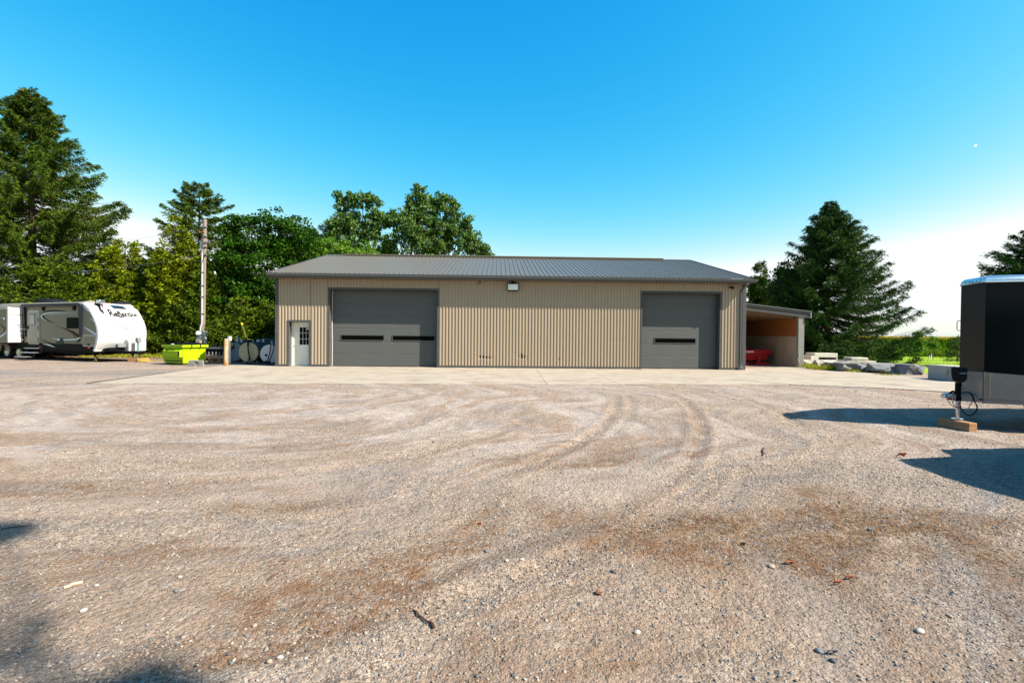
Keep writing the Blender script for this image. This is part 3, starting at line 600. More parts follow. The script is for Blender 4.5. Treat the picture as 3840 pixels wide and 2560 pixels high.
def cards(P, Dv, length, width, jit=.5, curl=0.0):
    """one narrow triangle-pair (diamond) per point P pointing along Dv"""
    n = len(P); Dv = Dv + rng.normal(0, jit, (n, 3)); Dv /= np.linalg.norm(Dv, axis=1, keepdims=True) + 1e-9
    r = rng.normal(0, 1, (n, 3)); S_ = np.cross(Dv, r); S_ /= np.linalg.norm(S_, axis=1, keepdims=True) + 1e-9
    L_ = (length * rng.uniform(.6, 1.3, n))[:, None]; W_ = (width * rng.uniform(.7, 1.3, n))[:, None]
    a = P; b_ = P + Dv * L_ * .5 + S_ * W_ * .5; c = P + Dv * L_; d = P + Dv * L_ * .5 - S_ * W_ * .5
    V = np.stack([a, b_, c, d], 1).reshape(-1, 3); F_ = np.arange(n * 4).reshape(n, 4)
    return V, F_
def leaves(P, size, upbias=.35, aspect=.75):
    n = len(P); N = rng.normal(0, 1, (n, 3)); N[:, 2] += upbias * 2; N /= np.linalg.norm(N, axis=1, keepdims=True) + 1e-9
    r = rng.normal(0, 1, (n, 3)); S_ = np.cross(N, r); S_ /= np.linalg.norm(S_, axis=1, keepdims=True) + 1e-9; T_ = np.cross(N, S_)
    s = (size * rng.uniform(.6, 1.35, n))[:, None]
    V = np.stack([P - T_ * s * .5, P + S_ * s * .5 * aspect, P + T_ * s * .5, P - S_ * s * .5 * aspect], 1).reshape(-1, 3)
    return V, np.arange(n * 4).reshape(n, 4)
class Cloud:
    def __init__(s): s.V = []; s.F = []; s.n = 0
    def add(s, VF): V, F_ = VF; s.V.append(V); s.F.append(F_ + s.n); s.n += len(V)
    def build(s, name, mat, parent): return obj(name, npmesh(name, np.concatenate(s.V), np.concatenate(s.F), mat), parent)

def spruce(px, py_top, Y, rfun, label, mat=L_SPR, base_z=0.0, zlow=.8, dens=1.0, step=.34, nb=7, card=.13, cones=0, droop=.35, wind=0.0, group=None, name='spruce_tree', seed=0, cut=None, side=(1, 1)):
    rg = np.random.default_rng(100 + seed); p = AT(px, py_top, Y); H = p[2] - base_z
    root = thing(name, label, 'tree', (p[0], Y, base_z), 0, group)
    b = MB(); r0 = .018 * H + .04; b.tube([(0, 0, -.1), (.02, 0, H * .3), (-.02, .03, H * .6), (0, 0, H * .985)], [r0, r0 * .75, r0 * .42, .012], 8); 
    C_ = Cloud(); cn = Cloud(); z = zlow; sticks = b
    while z < H - .15:
        fr = z / H; R_ = rfun(fr); k = max(4, int(nb * min(1, .5 + R_ / 2)))
        a0 = rg.uniform(0, 6.28)
        for q in range(k):
            a = a0 + q * 6.283 / k + rg.normal(0, .25); L_ = R_ * rg.uniform(.60, 1.12) * (side[0] if math.cos(a) < 0 else side[1])
            if rg.random() < .08: L_ *= 1.2
            dz0 = rg.normal(0, step * .16); ns_ = max(5, int(L_ / .22)); t = np.linspace(0, 1, ns_)
            rise = .30 * max(0, fr - .62) * 2 + .05
            zz = z + dz0 + L_ * (rise * t - droop * (1 - fr) * np.sin(t * 2.6) * .55 + .16 * np.clip(t - .7, 0, 1) ** 1.0 * 1.8)
            ax = np.array([math.cos(a), math.sin(a)]); bx = np.stack([ax[0] * L_ * t + wind * t * t, ax[1] * L_ * t, zz], 1)
            if L_ > .5 and rg.random() < .8: sticks.tube([bx[0], bx[ns_ // 2], bx[-1]], [.010 + .008 * L_, .008 + .003 * L_, .004], 4, caps=False)
            # side twigs
            nt_ = max(4, int(L_ / .085 * dens)); u = rg.uniform(.12, 1, nt_) ** .8; sd_ = rg.choice([-1, 1], nt_)
            base = np.stack([np.interp(u, t, bx[:, 0]), np.interp(u, t, bx[:, 1]), np.interp(u, t, bx[:, 2])], 1)
            tl = (.16 + .34 * L_ * (1.05 - u) * .55 + .12) * rg.uniform(.6, 1.2, nt_); tl = np.minimum(tl, .58) * (1 if fr < .75 else max(.45, 1 - (fr - .75) * 2.4))
            perp = np.array([-ax[1], ax[0]]); fwd = .55 + .5 * u
            tw = np.stack([perp[0] * sd_ + ax[0] * fwd, perp[1] * sd_ + ax[1] * fwd, -.12 - 1.3 * droop * (1 - u * .6) * rg.uniform(.2, 1.6, nt_) + rg.normal(0, .06, nt_)], 1)
            tw /= np.linalg.norm(tw, axis=1, keepdims=True)
            m = 8; uu = (np.arange(m) + .3) / m
            P = base[:, None, :] + tw[:, None, :] * (tl[:, None] * uu[None, :])[:, :, None] + np.array([0, 0, -1.0]) * (tl[:, None] * uu[None, :] ** 2 * droop * .5)[:, :, None]
            Dv = np.repeat(tw, m, axis=0); P = P.reshape(-1, 3) + rg.normal(0, .02, (nt_ * m, 3))
            C_.add(cards(P, Dv, card * 1.25, card * .30, .42))
            # tip shoot
            tp = np.repeat(bx[-1:], 5, 0) ; C_.add(cards(tp - np.outer(np.linspace(0, .3, 5), [ax[0], ax[1], .2]), np.repeat([[ax[0], ax[1], .45]], 5, 0), card * 1.3, card * .35, .25))
            if cones and fr > .45 and rg.random() < cones:
                kk = rg.integers(1, 5); ci = rg.integers(ns_ // 2, ns_, kk); cp = bx[ci] + rg.normal(0, .08, (kk, 3)); cn.add(cards(cp, np.repeat([[0, 0, -1.]], kk, 0), .17, .07, .1))
        z += step * rg.uniform(.75, 1.2) * (1.2 - .75 * fr)
    # leader
    zl_ = np.linspace(H - .9, H, 26); C_.add(cards(np.stack([zl_ * 0, zl_ * 0, zl_], 1), np.repeat([[0, 0, 1.0]], 26, 0), card, card * .35, .7))
    sticks.build('trunk', M_BARK, root); C_.build('crown', mat, root)
    if cn.n: cn.build('cones', L_CONE, root)['kind'] = 'stuff'
    return root

def broad(px, py_top, Y, lobes, label, mat, leaf=.16, nclump=260, per=110, csize=.62, name='maple_tree', base_z=0.0, trunk_r=.22, up=.35, surf=.75, tfork=.35, cat='tree', group=None, seed=0, bark=None, stretch=1.0, spread=0.0, wpow=.75):
    """lobes: (px, py, radius_x, radius_z) measured in the photo at distance Y"""
    rg = np.random.default_rng(500 + seed); p = AT(px, py_top, Y); root = thing(name, label, cat, (p[0], Y, base_z), 0, group)
    LB = []
    for (lx, ly, rx, rz_, *dy) in lobes:
        q = AT(lx, ly, Y); s = Y / F_PX; LB.append((q[0] - p[0], (dy[0] if dy else 0.0), q[2] - base_z, rx * s, rz_ * s))
    vol = np.array([l[3] ** 2 * l[4] for l in LB]); vol = vol ** wpow; vol /= vol.sum()
    C_ = Cloud(); st = MB(); top = max(l[2] for l in LB)
    st.tube([(0, 0, -.1), (.05, .0, top * tfork * .5), (-.03, .02, top * tfork)], [trunk_r, trunk_r * .8, trunk_r * .62], 8)
    for li, l in enumerate(LB):
        m_ = np.array([l[0] * .55, l[1] * .5, (top * tfork + l[2]) * .5]); st.tube([(0, 0, top * tfork - .1), m_, (l[0], l[1], l[2])], [trunk_r * .5, trunk_r * .3, trunk_r * .12], 6)
        for _ in range(5):
            d = rg.normal(0, 1, 3); d /= np.linalg.norm(d); st.tube([(l[0], l[1], l[2] - l[4] * .3), (l[0] + d[0] * l[3] * .5, l[1] + d[1] * l[3] * .5, l[2] + d[2] * l[4] * .4), (l[0] + d[0] * l[3] * .9, l[1] + d[1] * l[3] * .9, l[2] + d[2] * l[4] * .85)], [trunk_r * .14, trunk_r * .09, .008], 4, caps=False)
    for i in range(nclump):
        l = LB[rg.choice(len(LB), p=vol)]; d = rg.normal(0, 1, 3); d /= np.linalg.norm(d)
        rr = 1 - (rg.random() ** 1.6) * (1 - .15) * (1 - surf) - (rg.random() < .25) * rg.uniform(0, .5)
        rr *= rg.uniform(.74, 1.16 + spread)
        c = np.array([l[0] + d[0] * l[3] * rr, l[1] + d[1] * l[3] * rr, l[2] + d[2] * l[4] * rr])
        if c[2] < .3: continue
        cs = csize * rg.uniform(.55, 1.35); n = int(per * rg.uniform(.6, 1.3) * (cs / csize) ** 1.5)
        q = rg.normal(0, 1, (n, 3)); q /= np.linalg.norm(q, axis=1, keepdims=True); q *= (rg.random((n, 1)) ** .5)
        q = q * np.array([cs, cs, cs * .55 * stretch]) + np.outer(q[:, 0] * 0 + 1, [0, 0, 0]); q[:, 2] -= .12 * (q[:, 0] ** 2 + q[:, 1] ** 2) / cs
        C_.add(leaves(c + q, leaf, up))
    st.build('trunk', bark or M_BARK, root); C_.build('crown', mat, root); return root

def cedar(px, py_top, Y, wpx, label, mat=L_CED, seed=0, dens=1.0, base_z=0, top_pow=.8, card=.19, group=None, name='cedar_tree', gap=.0, zlow=.15):
    """arborvitae: upswept flat sprays from many ascending branchlets in a cone"""
    rg = np.random.default_rng(900 + seed); p = AT(px, py_top, Y); H = p[2] - base_z; Rm = wpx * Y / F_PX / 2
    root = thing(name, label, 'tree', (p[0], Y, base_z), 0, group); C_ = Cloud(); st = MB()
    st.tube([(0, 0, -.1), (0, .03, H * .5), (0, 0, H * .95)], [.03 + .016 * H, .02 + .009 * H, .01], 7)
    n = int(210 * H * Rm * dens)
    LD = [(0, 0, 1.0, .8)] + [(math.cos(q) * Rm * rg.uniform(.35, .6), math.sin(q) * Rm * rg.uniform(.35, .6), rg.uniform(.62, .93), rg.uniform(.52, .75)) for q in np.linspace(0, 6.28, 7)[:-1] + rg.uniform(0, 1)]
    for i in range(n // 4):
        ld = LD[rg.integers(0, 7)]; fr = rg.random() ** .85; z = zlow * H * .5 + fr * H * .96; f2 = z / H
        if f2 > .99: continue
        prof = min(1.0, ((1 - f2) / .62)) ** top_pow * (.82 + .18 * math.sin(f2 * 9 + seed)); a = rg.uniform(0, 6.283)
        lob = 1 + .18 * math.sin(a * 3 + f2 * 7 + seed) + .12 * math.sin(a * 7 - f2 * 19)
        z *= ld[2]; rr = Rm * ld[3] * prof * lob * (1 - .5 * rg.random() ** 2.2) * rg.uniform(.85, 1.12)
        L_ = .30 + .45 * rg.random(); ax = np.array([math.cos(a), math.sin(a)])
        kx = 1 - .3 * f2; c0 = np.array([ax[0] * rr + ld[0] * kx, ax[1] * rr + ld[1] * kx, z + rg.normal(0, .12)]); d0 = np.array([ax[0] * .8, ax[1] * .8, .55 + rg.normal(0, .3)]); d0 /= np.linalg.norm(d0)
        m = 46; u = rg.random(m) ** .7; side = rg.normal(0, 1, m) * .20 * (1 - u * .5)
        per_ = np.array([-ax[1], ax[0], 0]); nrm = np.cross(d0, per_)
        P = c0 - d0 * L_ * .5 + np.outer(u * L_, d0) + np.outer(side, per_) + np.outer(rg.normal(0, .05, m), nrm); P[:, 2] -= .12 * (np.abs(side) / .2) * .5
        Dv = np.outer(np.ones(m), d0) + np.outer(np.sign(side) * .7, per_); Dv[:, 2] -= .35
        C_.add(cards(P, Dv, card, card * .42, .35))
        if rg.random() < .15: st.tube([(0, 0, z - .3), c0], [.015, .006], 3, caps=False)
    st.build('trunk', M_BARK, root); C_.build('crown', mat, root); return root

HG = 'trees behind the parked travel trailer and fuel tanks'
# the tall spruce behind the travel trailer
def r_big(f): return float(np.interp(f, [0, .3, .45, .56, .64, .70, .83, .93, 1], [4.6, 4.8, 5.2, 5.3, 4.6, 3.7, 2.2, 1.15, .1]))
spruce(118, 330, 33, r_big, 'tallest spruce of all with hanging brown cones, standing behind the travel trailer', L_SPR, dens=3.2, step=.62, nb=10, card=.15, cones=.5, droop=.55, seed=1, name='spruce_tree', side=(1, .92))
spruce(372, 852, 44, lambda f: float(np.interp(f, [0, .5, .8, 1], [4.0, 2.8, 1.6, .1])), 'small dark spruce whose tip shows between the tallest spruce and the cedars', L_SPRD, dens=.9, step=.5, nb=6, card=.19, seed=2, droop=.3, zlow=4)
cedar(190, 960, 31.0, 330, 'yellow-green cedar low behind the travel trailer roof beside the tallest spruce', L_CED2, seed=3, dens=.8, group=HG, top_pow=.5)
cedar(470, 900, 34.5, 330, 'broad bright cedar behind the white nose of the travel trailer', L_CED, seed=4, dens=.9, group=HG, top_pow=.55)
cedar(575, 935, 34.5, 220, 'short dark cedar between the broad bright cedar and the pointed one', L_CED2, seed=5, dens=.9, group=HG)
cedar(655, 822, 34, 230, 'pointed yellow-green cedar just beside the utility pole', L_CED, seed=6, dens=.85, group=HG, top_pow=.75)
cedar(765, 960, 34, 200, 'dark low cedar directly behind the meter box of the pole', L_CED2, seed=7, dens=.9, group=HG)
spruce(748, 682, 40, lambda f: float(np.interp(f, [0, .4, .55, .7, .84, .94, 1], [3.4, 3.6, 3.3, 2.6, 2.0, 1.05, .5])), 'narrow spruce with upcurved arms rising above the utility pole', L_SPR, dens=2.6, step=.80, nb=8, card=.16, cones=.3, seed=8, droop=.25, zlow=2)
cedar(880, 842, 37, 230, 'yellowish cedar half hidden between the utility pole and the round maple', L_CED, seed=9, dens=.75, group=HG)
broad(1005, 775, 37, [(930, 905, 105, 85), (1030, 880, 125, 90), (1110, 930, 90, 80), (960, 1010, 135, 110, -.8), (1080, 1050, 120, 110, -.6), (960, 1150, 140, 110, -1.0), (1090, 1190, 110, 90, -1.0), (870, 1080, 85, 110, -.5), (880, 1210, 100, 70, -1)],
      'large round deep-green maple beside the storage building, behind the fuel tanks', L_MAP, leaf=.17, nclump=560, per=105, csize=.62, name='maple_tree', trunk_r=.26, seed=1)
broad(1150, 850, 42, [(1150, 905, 60, 55), (1190, 950, 60, 60), (1120, 960, 60, 60), (1160, 1020, 90, 80)], 'small maple crown showing between the round maple and the roof', L_MAP, leaf=.17, nclump=150, per=90, csize=.6, trunk_r=.18, seed=2)
spruce(1238, 812, 50, lambda f: float(np.interp(f, [0, .6, .8, 1], [3.8, 3.3, 1.8, .2])), 'dark spruce half hidden behind the poplar above the roof corner', L_SPRD, dens=.8, step=.6, nb=6, card=.2, seed=3, zlow=6)
broad(1250, 905, 40, [(1240, 945, 60, 40), (1330, 955, 90, 35), (1180, 960, 60, 45)], 'low bright green bush line showing just above the roof corner', L_SAP, leaf=.17, nclump=110, per=90, csize=.55, name='broadleaf_tree', seed=4, trunk_r=.1)
broad(1345, 722, 48, [(1285, 785, 26, 45), (1325, 775, 26, 48), (1362, 765, 24, 42), (1405, 780, 24, 48), (1440, 815, 22, 30), (1320, 840, 55, 40), (1390, 850, 50, 45), (1262, 850, 30, 30), (1290, 880, 60, 70), (1425, 835, 35, 45), (1400, 920, 70, 60), (1272, 745, 16, 28), (1320, 735, 16, 22), (1390, 745, 18, 22)],
      'silvery-leaved poplar, first above the roof next to the maple', L_POP, leaf=.22, nclump=400, per=40, csize=.36, spread=.04, wpow=.5, name='poplar_tree', trunk_r=.22, up=.1, seed=5, stretch=1.6, bark=M_BARKG)
broad(1555, 695, 48, [(1562, 725, 10, 40), (1585, 745, 14, 42), (1535, 780, 18, 40), (1560, 800, 24, 40), (1478, 815, 14, 32), (1500, 830, 42, 50), (1555, 850, 75, 70), (1590, 810, 28, 70), (1520, 910, 70, 50), (1600, 920, 60, 50), (1562, 705, 9, 20), (1535, 755, 12, 25)],
      'poplar with a thin spike at its top, second above the roof', L_POP, leaf=.21, nclump=400, per=40, csize=.36, spread=.04, wpow=.5, name='poplar_tree', trunk_r=.22, up=.1, seed=6, stretch=1.6, bark=M_BARKG)
broad(1665, 722, 49, [(1650, 755, 20, 36), (1672, 765, 22, 40), (1700, 790, 22, 45), (1728, 825, 16, 42), (1748, 850, 14, 38), (1625, 790, 12, 40), (1665, 850, 60, 70), (1725, 900, 65, 55), (1770, 925, 35, 35), (1640, 920, 60, 50), (1620, 755, 12, 22), (1755, 835, 16, 40)],
      'poplar with a round shoulder, third above the roof', L_POP, leaf=.21, nclump=400, per=40, csize=.36, spread=.04, wpow=.5, name='poplar_tree', trunk_r=.22, up=.1, seed=7, stretch=1.6, bark=M_BARKG)
broad(1825, 908, 49, [(1822, 940, 28, 28), (1800, 960, 30, 25)], 'small poplar tip just clearing the roof ridge beyond the other poplars', L_POP, leaf=.2, nclump=46, per=60, csize=.5, name='poplar_tree', trunk_r=.12, seed=8, stretch=1.5, bark=M_BARKG)
# dark understorey that closes the foot of the row
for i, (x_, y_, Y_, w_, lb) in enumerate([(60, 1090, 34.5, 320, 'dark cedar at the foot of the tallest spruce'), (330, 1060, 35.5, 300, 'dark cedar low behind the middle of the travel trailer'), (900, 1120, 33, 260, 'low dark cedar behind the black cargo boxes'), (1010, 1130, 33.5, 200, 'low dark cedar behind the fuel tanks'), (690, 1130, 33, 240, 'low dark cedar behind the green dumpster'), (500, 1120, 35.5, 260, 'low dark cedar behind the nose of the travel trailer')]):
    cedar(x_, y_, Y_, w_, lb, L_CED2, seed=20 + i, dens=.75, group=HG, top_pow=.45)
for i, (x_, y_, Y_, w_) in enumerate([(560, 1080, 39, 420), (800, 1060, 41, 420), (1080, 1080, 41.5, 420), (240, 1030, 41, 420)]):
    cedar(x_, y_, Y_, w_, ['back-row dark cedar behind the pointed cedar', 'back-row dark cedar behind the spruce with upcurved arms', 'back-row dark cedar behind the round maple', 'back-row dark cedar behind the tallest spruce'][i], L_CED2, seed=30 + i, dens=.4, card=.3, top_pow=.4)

# right-hand trees
def r_r(f): return float(np.interp(f, [0, .12, .3, .45, .6, .75, .88, .95, 1], [4.4, 4.8, 4.6, 3.9, 2.9, 2.0, 1.0, .45, .06]))
spruce(3112, 752, 33, r_r, 'big dense dark spruce behind the boulders, next to the lean-to shed', L_SPRD, dens=3.0, step=.38, nb=13, card=.12, droop=.30, seed=11, side=(.86, 1.0), zlow=.3, base_z=-.1)
cedar(2852, 982, 40, 120, 'narrow upright cedar showing above the lean-to roof', L_CED2, seed=12, dens=1.3)
cedar(2905, 1075, 38, 100, 'short cedar between the narrow cedar and the big dark spruce', L_CED2, seed=13, dens=1.1)
broad(2945, 985, 34.5, [(2960, 1010, 45, 40), (2935, 1070, 50, 55), (2985, 1060, 50, 60), (2960, 1130, 60, 70), (3000, 1180, 60, 70), (3040, 1240, 60, 60)], 'leafy dark tree tangled into the big spruce above the shed roof', L_MAP, leaf=.15, nclump=190, per=90, csize=.5, seed=9, trunk_r=.15, name='broadleaf_tree')
spruce(3178, 1268, 29.5, lambda f: float(np.interp(f, [0, 1], [.42, .05])), 'knee-high young spruce in front of the big dark spruce', L_SPRD, dens=1.2, step=.13, nb=8, card=.09, seed=14, zlow=.1, droop=.1, base_z=.1)
spruce(3935, 835, 30, lambda f: float(np.interp(f, [0, .5, .7, .85, 1], [2.6, 2.9, 3.0, 1.9, .1])), 'dark spruce rising behind the black cargo trailer', L_SPRD, dens=2.2, step=.45, nb=11, card=.14, seed=15, droop=.2, base_z=-.1)
spruce(3700, 1019, 36, lambda f: float(np.interp(f, [0, .6, 1], [1.2, .9, .1])), 'slim young spruce whose tip peeks over the cargo trailer roof', L_SPRD, dens=1.0, step=.3, nb=6, card=.13, seed=16, base_z=-.2)
spruce(3592, 1255, 44, lambda f: float(np.interp(f, [0, .6, 1], [.95, .8, .08])), 'small dark conifer on the lawn beside the cargo trailer', L_SPRD, dens=1.2, step=.22, nb=7, card=.11, seed=17, base_z=-.3, zlow=.2)
broad(3350, 1268, 36.5, [(3338, 1312, 16, 20), (3320, 1335, 22, 18), (3362, 1342, 12, 12)], 'bushy green shrub at the edge of the lawn below the big spruce', L_CED2, leaf=.12, nclump=50, per=60, csize=.25, seed=10, trunk_r=.04, name='shrub', cat='shrub', base_z=-.15)
broad(3436, 1240, 41, [(3437, 1256, 12, 14), (3440, 1275, 20, 16), (3425, 1290, 18, 16), (3444, 1305, 20, 18), (3430, 1322, 14, 14)], 'young lawn tree with a stake, the nearer and taller sapling', L_SAP, leaf=.13, nclump=75, per=36, csize=.28, seed=11, trunk_r=.035, name='sapling', base_z=-.35, tfork=.55)
q_ = AT(3424, 1320, 41); b = MB(); b.tube([(q_[0], 41, -.4), (q_[0], 41, .75)], .025, 6); tag(b.build('tree_stake', M_BARK), 'dark wooden stake beside the taller sapling on the lawn', 'stake')
broad(3500, 1256, 50, [(3502, 1270, 12, 10), (3495, 1285, 14, 12), (3505, 1300, 14, 12)], 'young lawn tree on a bare pale stem, the farther sapling', L_SAP, leaf=.13, nclump=50, per=30, csize=.27, seed=12, trunk_r=.03, name='sapling', base_z=-.5, tfork=.6)
for x_, l_ in ((3485, 'short pale stake beside the farther sapling'), (3493, 'tall white guard tube beside the farther sapling')):
    q_ = AT(x_, 1330, 50); b = MB(); b.tube([(q_[0], 50, -.6), (q_[0], 50, .0 if x_ == 3485 else .15)], .04, 6); tag(b.build('tree_guard', pm('pale_guard', (.6, .6, .55), .6)), l_, 'stake')
broad(3410, 1290, 46, [(3400, 1300, 8, 10), (3412, 1312, 10, 10)], 'thin wispy sapling at the corner of the lawn by the shrub', L_SAP, leaf=.12, nclump=22, per=24, csize=.25, seed=13, trunk_r=.02, name='sapling', base_z=-.4, tfork=.6)

# ---- corn field, verge and grass (nobody could count them)
M_CORN = leafmat('corn_leaves', (.05, .12, .008), (.15, .26, .012), .3, ns=.25)
M_TASS = leafmat('corn_tassels', (.38, .30, .03), (.52, .40, .06), .3, ns=.2)
def cornfield():
    n = 26000; X = rng.uniform(52, 135, n); t = rng.random(n) ** 1.8; Y = 92 + t * 60; X = X * (Y / 92); z0 = np.interp(Y, [92, 160], [-.40, -.30])
    C_ = Cloud(); hgt = 2.05 + rng.normal(0, .08, n) + .25 * (fbm(X * .05, Y * .05, 3, 3) - .5)
    for k in range(9):
        zz = z0 + hgt * (.10 + .095 * k) + rng.normal(0, .08, n); a = rng.uniform(0, 6.283, n)
        P = np.stack([X, Y, zz], 1); Dv = np.stack([np.cos(a), np.sin(a), .7 + 0 * a], 1); C_.add(cards(P, Dv, .62, .12, .3))
    o = C_.build('corn_leaves', M_CORN, None); o['kind'] = 'stuff'
    C2 = Cloud(); 
    for k in range(7): 
        P = np.stack([X + rng.normal(0, .06, n), Y, z0 + hgt * .93 + rng.normal(0, .05, n)], 1); C2.add(cards(P, np.repeat([[0, 0, 1.0]], n, 0), .40, .09, .35))
    o = C2.build('corn_tassels', M_TASS, None); o['kind'] = 'stuff'
cornfield()
b = MB(); b.add([(40, 96, 1.3), (900, 96, 1.3), (1500, 1500, 2.0), (300, 1500, 2.0)], [(0, 1, 2, 3)]); o = b.build('corn_canopy', pm('corn_canopy', (.20, .22, .03), .9, var=.3, vs=.3)); o['kind'] = 'stuff'
M_VERGE = leafmat('tall_grass', (.025, .06, .004), (.16, .25, .012), .35, ns=.3)
n = 30000; X = rng.uniform(38, 110, n); Y = 68 + rng.random(n) * 7; X = X * Y / 70; zz = terrain(X, Y) + np.clip((Y - 68) / 7, 0, 1) * .35
C_ = Cloud(); C_.add(cards(np.stack([X, Y, zz - .1], 1), np.repeat([[-.1, 0, 1.0]], n, 0), .85, .09, .25)); C_.build('tall_grass', M_VERGE, None)['kind'] = 'stuff'
# weeds along the boulders and short lawn tufts
def weeds(poly, n, h, wd, mat, name='weeds', z=0.0, jit=.35):
    P = []
    for _ in range(n):
        i = random.randrange(len(poly) - 1); t = random.random(); a, c = poly[i], poly[i + 1]; P.append((a[0] + (c[0] - a[0]) * t + random.gauss(0, .14), a[1] + (c[1] - a[1]) * t + random.gauss(0, .14), z - .01))
    C_ = Cloud(); C_.add(cards(np.array(P), np.repeat([[0, 0, 1.0]], n, 0), h, wd, jit)); o = C_.build(name, mat, None); o['kind'] = 'stuff'; return o
M_WEED = leafmat('weed_leaves', (.11, .15, .012), (.34, .34, .03), .3, ns=2)
wp = [G(x, y)[:2] for x, y in ((3016, 1378), (3060, 1386), (3110, 1388), (3160, 1390), (3220, 1396))]
weeds(wp[:4], 900, .30, .018, M_WEED); weeds(wp[2:], 500, .16, .02, M_WEED); weeds([G(3290, 1405)[:2], G(3370, 1408)[:2]], 120, .10, .02, M_WEED)
n = 9000; X = rng.uniform(16, 70, n); Y = rng.uniform(34, 66, n); k_ = X / Y > .72; X, Y = X[k_], Y[k_]
C_ = Cloud(); C_.add(cards(np.stack([X, Y, terrain(X, Y) - .06], 1), np.repeat([[0, 0, 1.0]], len(X), 0), .06, .05, .5)); C_.build('lawn_tufts', leafmat('tuft', (.10, .19, .01), (.20, .30, .02), .3), None)['kind'] = 'stuff'
weeds([(-26, 30.5), (-20, 30.5), (-13, 31)], 1500, .3, .03, M_WEED, jit=.5)
COVER_TXT = "KOHHRU"

# ================================================================ TRAVEL TRAILER
# local frame: +x towards the nose along the near wall (x=0 at the front edge of the wall), +y away from the camera, z up
RVO = (-21.10, 25.85); RVT = R(-20)
RVP = Plane(RVO, RVT)
rv = thing('travel_trailer', 'long beige and white travel trailer with black swooshes, awning, slide-out and bulging white nose', 'travel trailer', (RVO[0], RVO[1], 0), RVT)
M_BEI = pm('beige_fibreglass', (.20, .165, .118), .4, var=.03, spec=.15); M_WHT = pm('white_gelcoat', (.50, .50, .50), .22, var=.02, spec=.15, coat=.3)
M_BLK = pm('black_skirt', (.005, .0055, .007), .5, spec=.05); M_NAVY = pm('dark_awning_metal', (.010, .013, .022), .35, spec=.15); M_SILV = pm('silver_swoosh', (.52, .55, .58), .3, var=.02)
M_TRIM = pm('cream_trim', (.42, .38, .32), .4, var=.04); M_DKGL = pm('black_window', (.003, .003, .003), .3, var=0, spec=.02); M_GLS = pm('frosted_window', (.30, .33, .30), .15, var=.03)
M_CHR = pm('chrome', (.6, .62, .65), .2, metal=.9, var=.05); M_TYRE = pm('tyre_rubber', (.015, .015, .016), .85, var=.1); M_MAR = pm('maroon_decal', (.10, .012, .02), .3); M_GRY = pm('grey_plastic', (.16, .17, .18), .5)
S1 = 6.532
def q1(x, y): return RVP(x / S1, 1120 + y / S1)
def q2(x, y): return RVP(300 + x / 6.533, 1120 + y / 6.533)
ROOF = 3.03; ZB = q1(1500, 1262)[1]; ZS = q1(1500, 1092)[1]; XB = -9.4; W_ = 2.44
edge_px = [(78, 128), (150, 165), (200, 215), (250, 290), (300, 380), (345, 470), (385, 570), (420, 680), (435, 780), (440, 880), (430, 1000), (410, 1100), (380, 1190), (350, 1262)]
edge = [q2(x, y) for x, y in edge_px]; edge_z = [e[1] for e in edge][::-1]; edge_x = [e[0] for e in edge][::-1]
ROOF = edge[0][1] + .02
def ex(z): return float(np.interp(z, edge_z, edge_x))
zs_ = sorted(set([ZS + .0] + [z for z in edge_z if z > ZS]))
b = MB(); poly = [(XB, ZS)] + [(ex(z) - .045, z) for z in zs_] + [(XB, ROOF)]
b.prism(poly, 0, W_, 'y'); b.build('body', M_BEI, rv)
b = MB(); zk = sorted([z for z in edge_z if z < ZS]); b.prism([(XB, ZB)] + [(ex(z) - .05, z) for z in [ZB] + zk + [ZS - .002]] + [(XB, ZS - .002)], .012, W_ - .012, 'y'); b.build('skirt', M_BLK, rv)
b = MB(); b.box(XB - .02, edge_x[-1] + .02, -.03, W_ + .03, ROOF, ROOF + .035); b.box(XB - .02, edge_x[-1] + .02, .1, W_ - .1, ROOF + .036, ROOF + .09); b.build('roof', M_TRIM, rv, bevel=.015)
b = MB(); b.box(XB, edge_x[-1] - .05, -.02, -.001, ROOF - .09, ROOF - .002); b.build('roof_rail', M_TRIM, rv)
# nose cap
ZT = ROOF + .02; Z0 = ZB - .0
def bulge(z):
    t = (z - Z0) / (ZT - Z0); return float(np.interp(t, [0, .06, .2, .35, .55, .75, .9, 1], [.26, .34, .42, .43, .40, .30, .14, .0]))
def cap(s, z, off=0.0):
    prof = 1 - abs(2 * s - 1) ** 2.6; x = ex(min(max(z, edge_z[0]), edge_z[-1])) + (bulge(z) + off) * prof + off * .3
    if z > edge_z[-1] - .3: x -= 0
    keel = .05 * math.exp(-((s - .5) / .16) ** 2) * (1 if z < 1.6 else math.exp(-(z - 1.6) * 2)); t_ = (z - Z0) / (ZT - Z0); return (x + keel + off * .7, s * W_, z + .05 * (1 - (2 * s - 1) ** 2) * max(0, t_ - .8) / .2 + off * .5 * max(0, t_ - .7))
b = MB()
def capsurf(i, j):
    z = Z0 + (ZT - Z0) * j; x, y, zz = cap(i, z)
    return (x, y, zz)
b.grid(capsurf, 36, 40)
n0 = len(b.v); # top closing sheet to the roof edge and bottom
b.grid(lambda i, j: tuple(np.array(capsurf(i, 1)) * (1 - j) + np.array((edge_x[-1] - .35, i * W_, ROOF + .06)) * j), 36, 3)
b.grid(lambda i, j: tuple(np.array(capsurf(i, 0)) * (1 - j) + np.array((ex(Z0) - .1, i * W_, Z0 + .03)) * j), 36, 2)
b.build('nose_cap', M_WHT, rv, smooth=True)
b = MB(); P_ = [(ex(z) - .005, -.022, z) for z in np.linspace(Z0, ROOF, 30)]
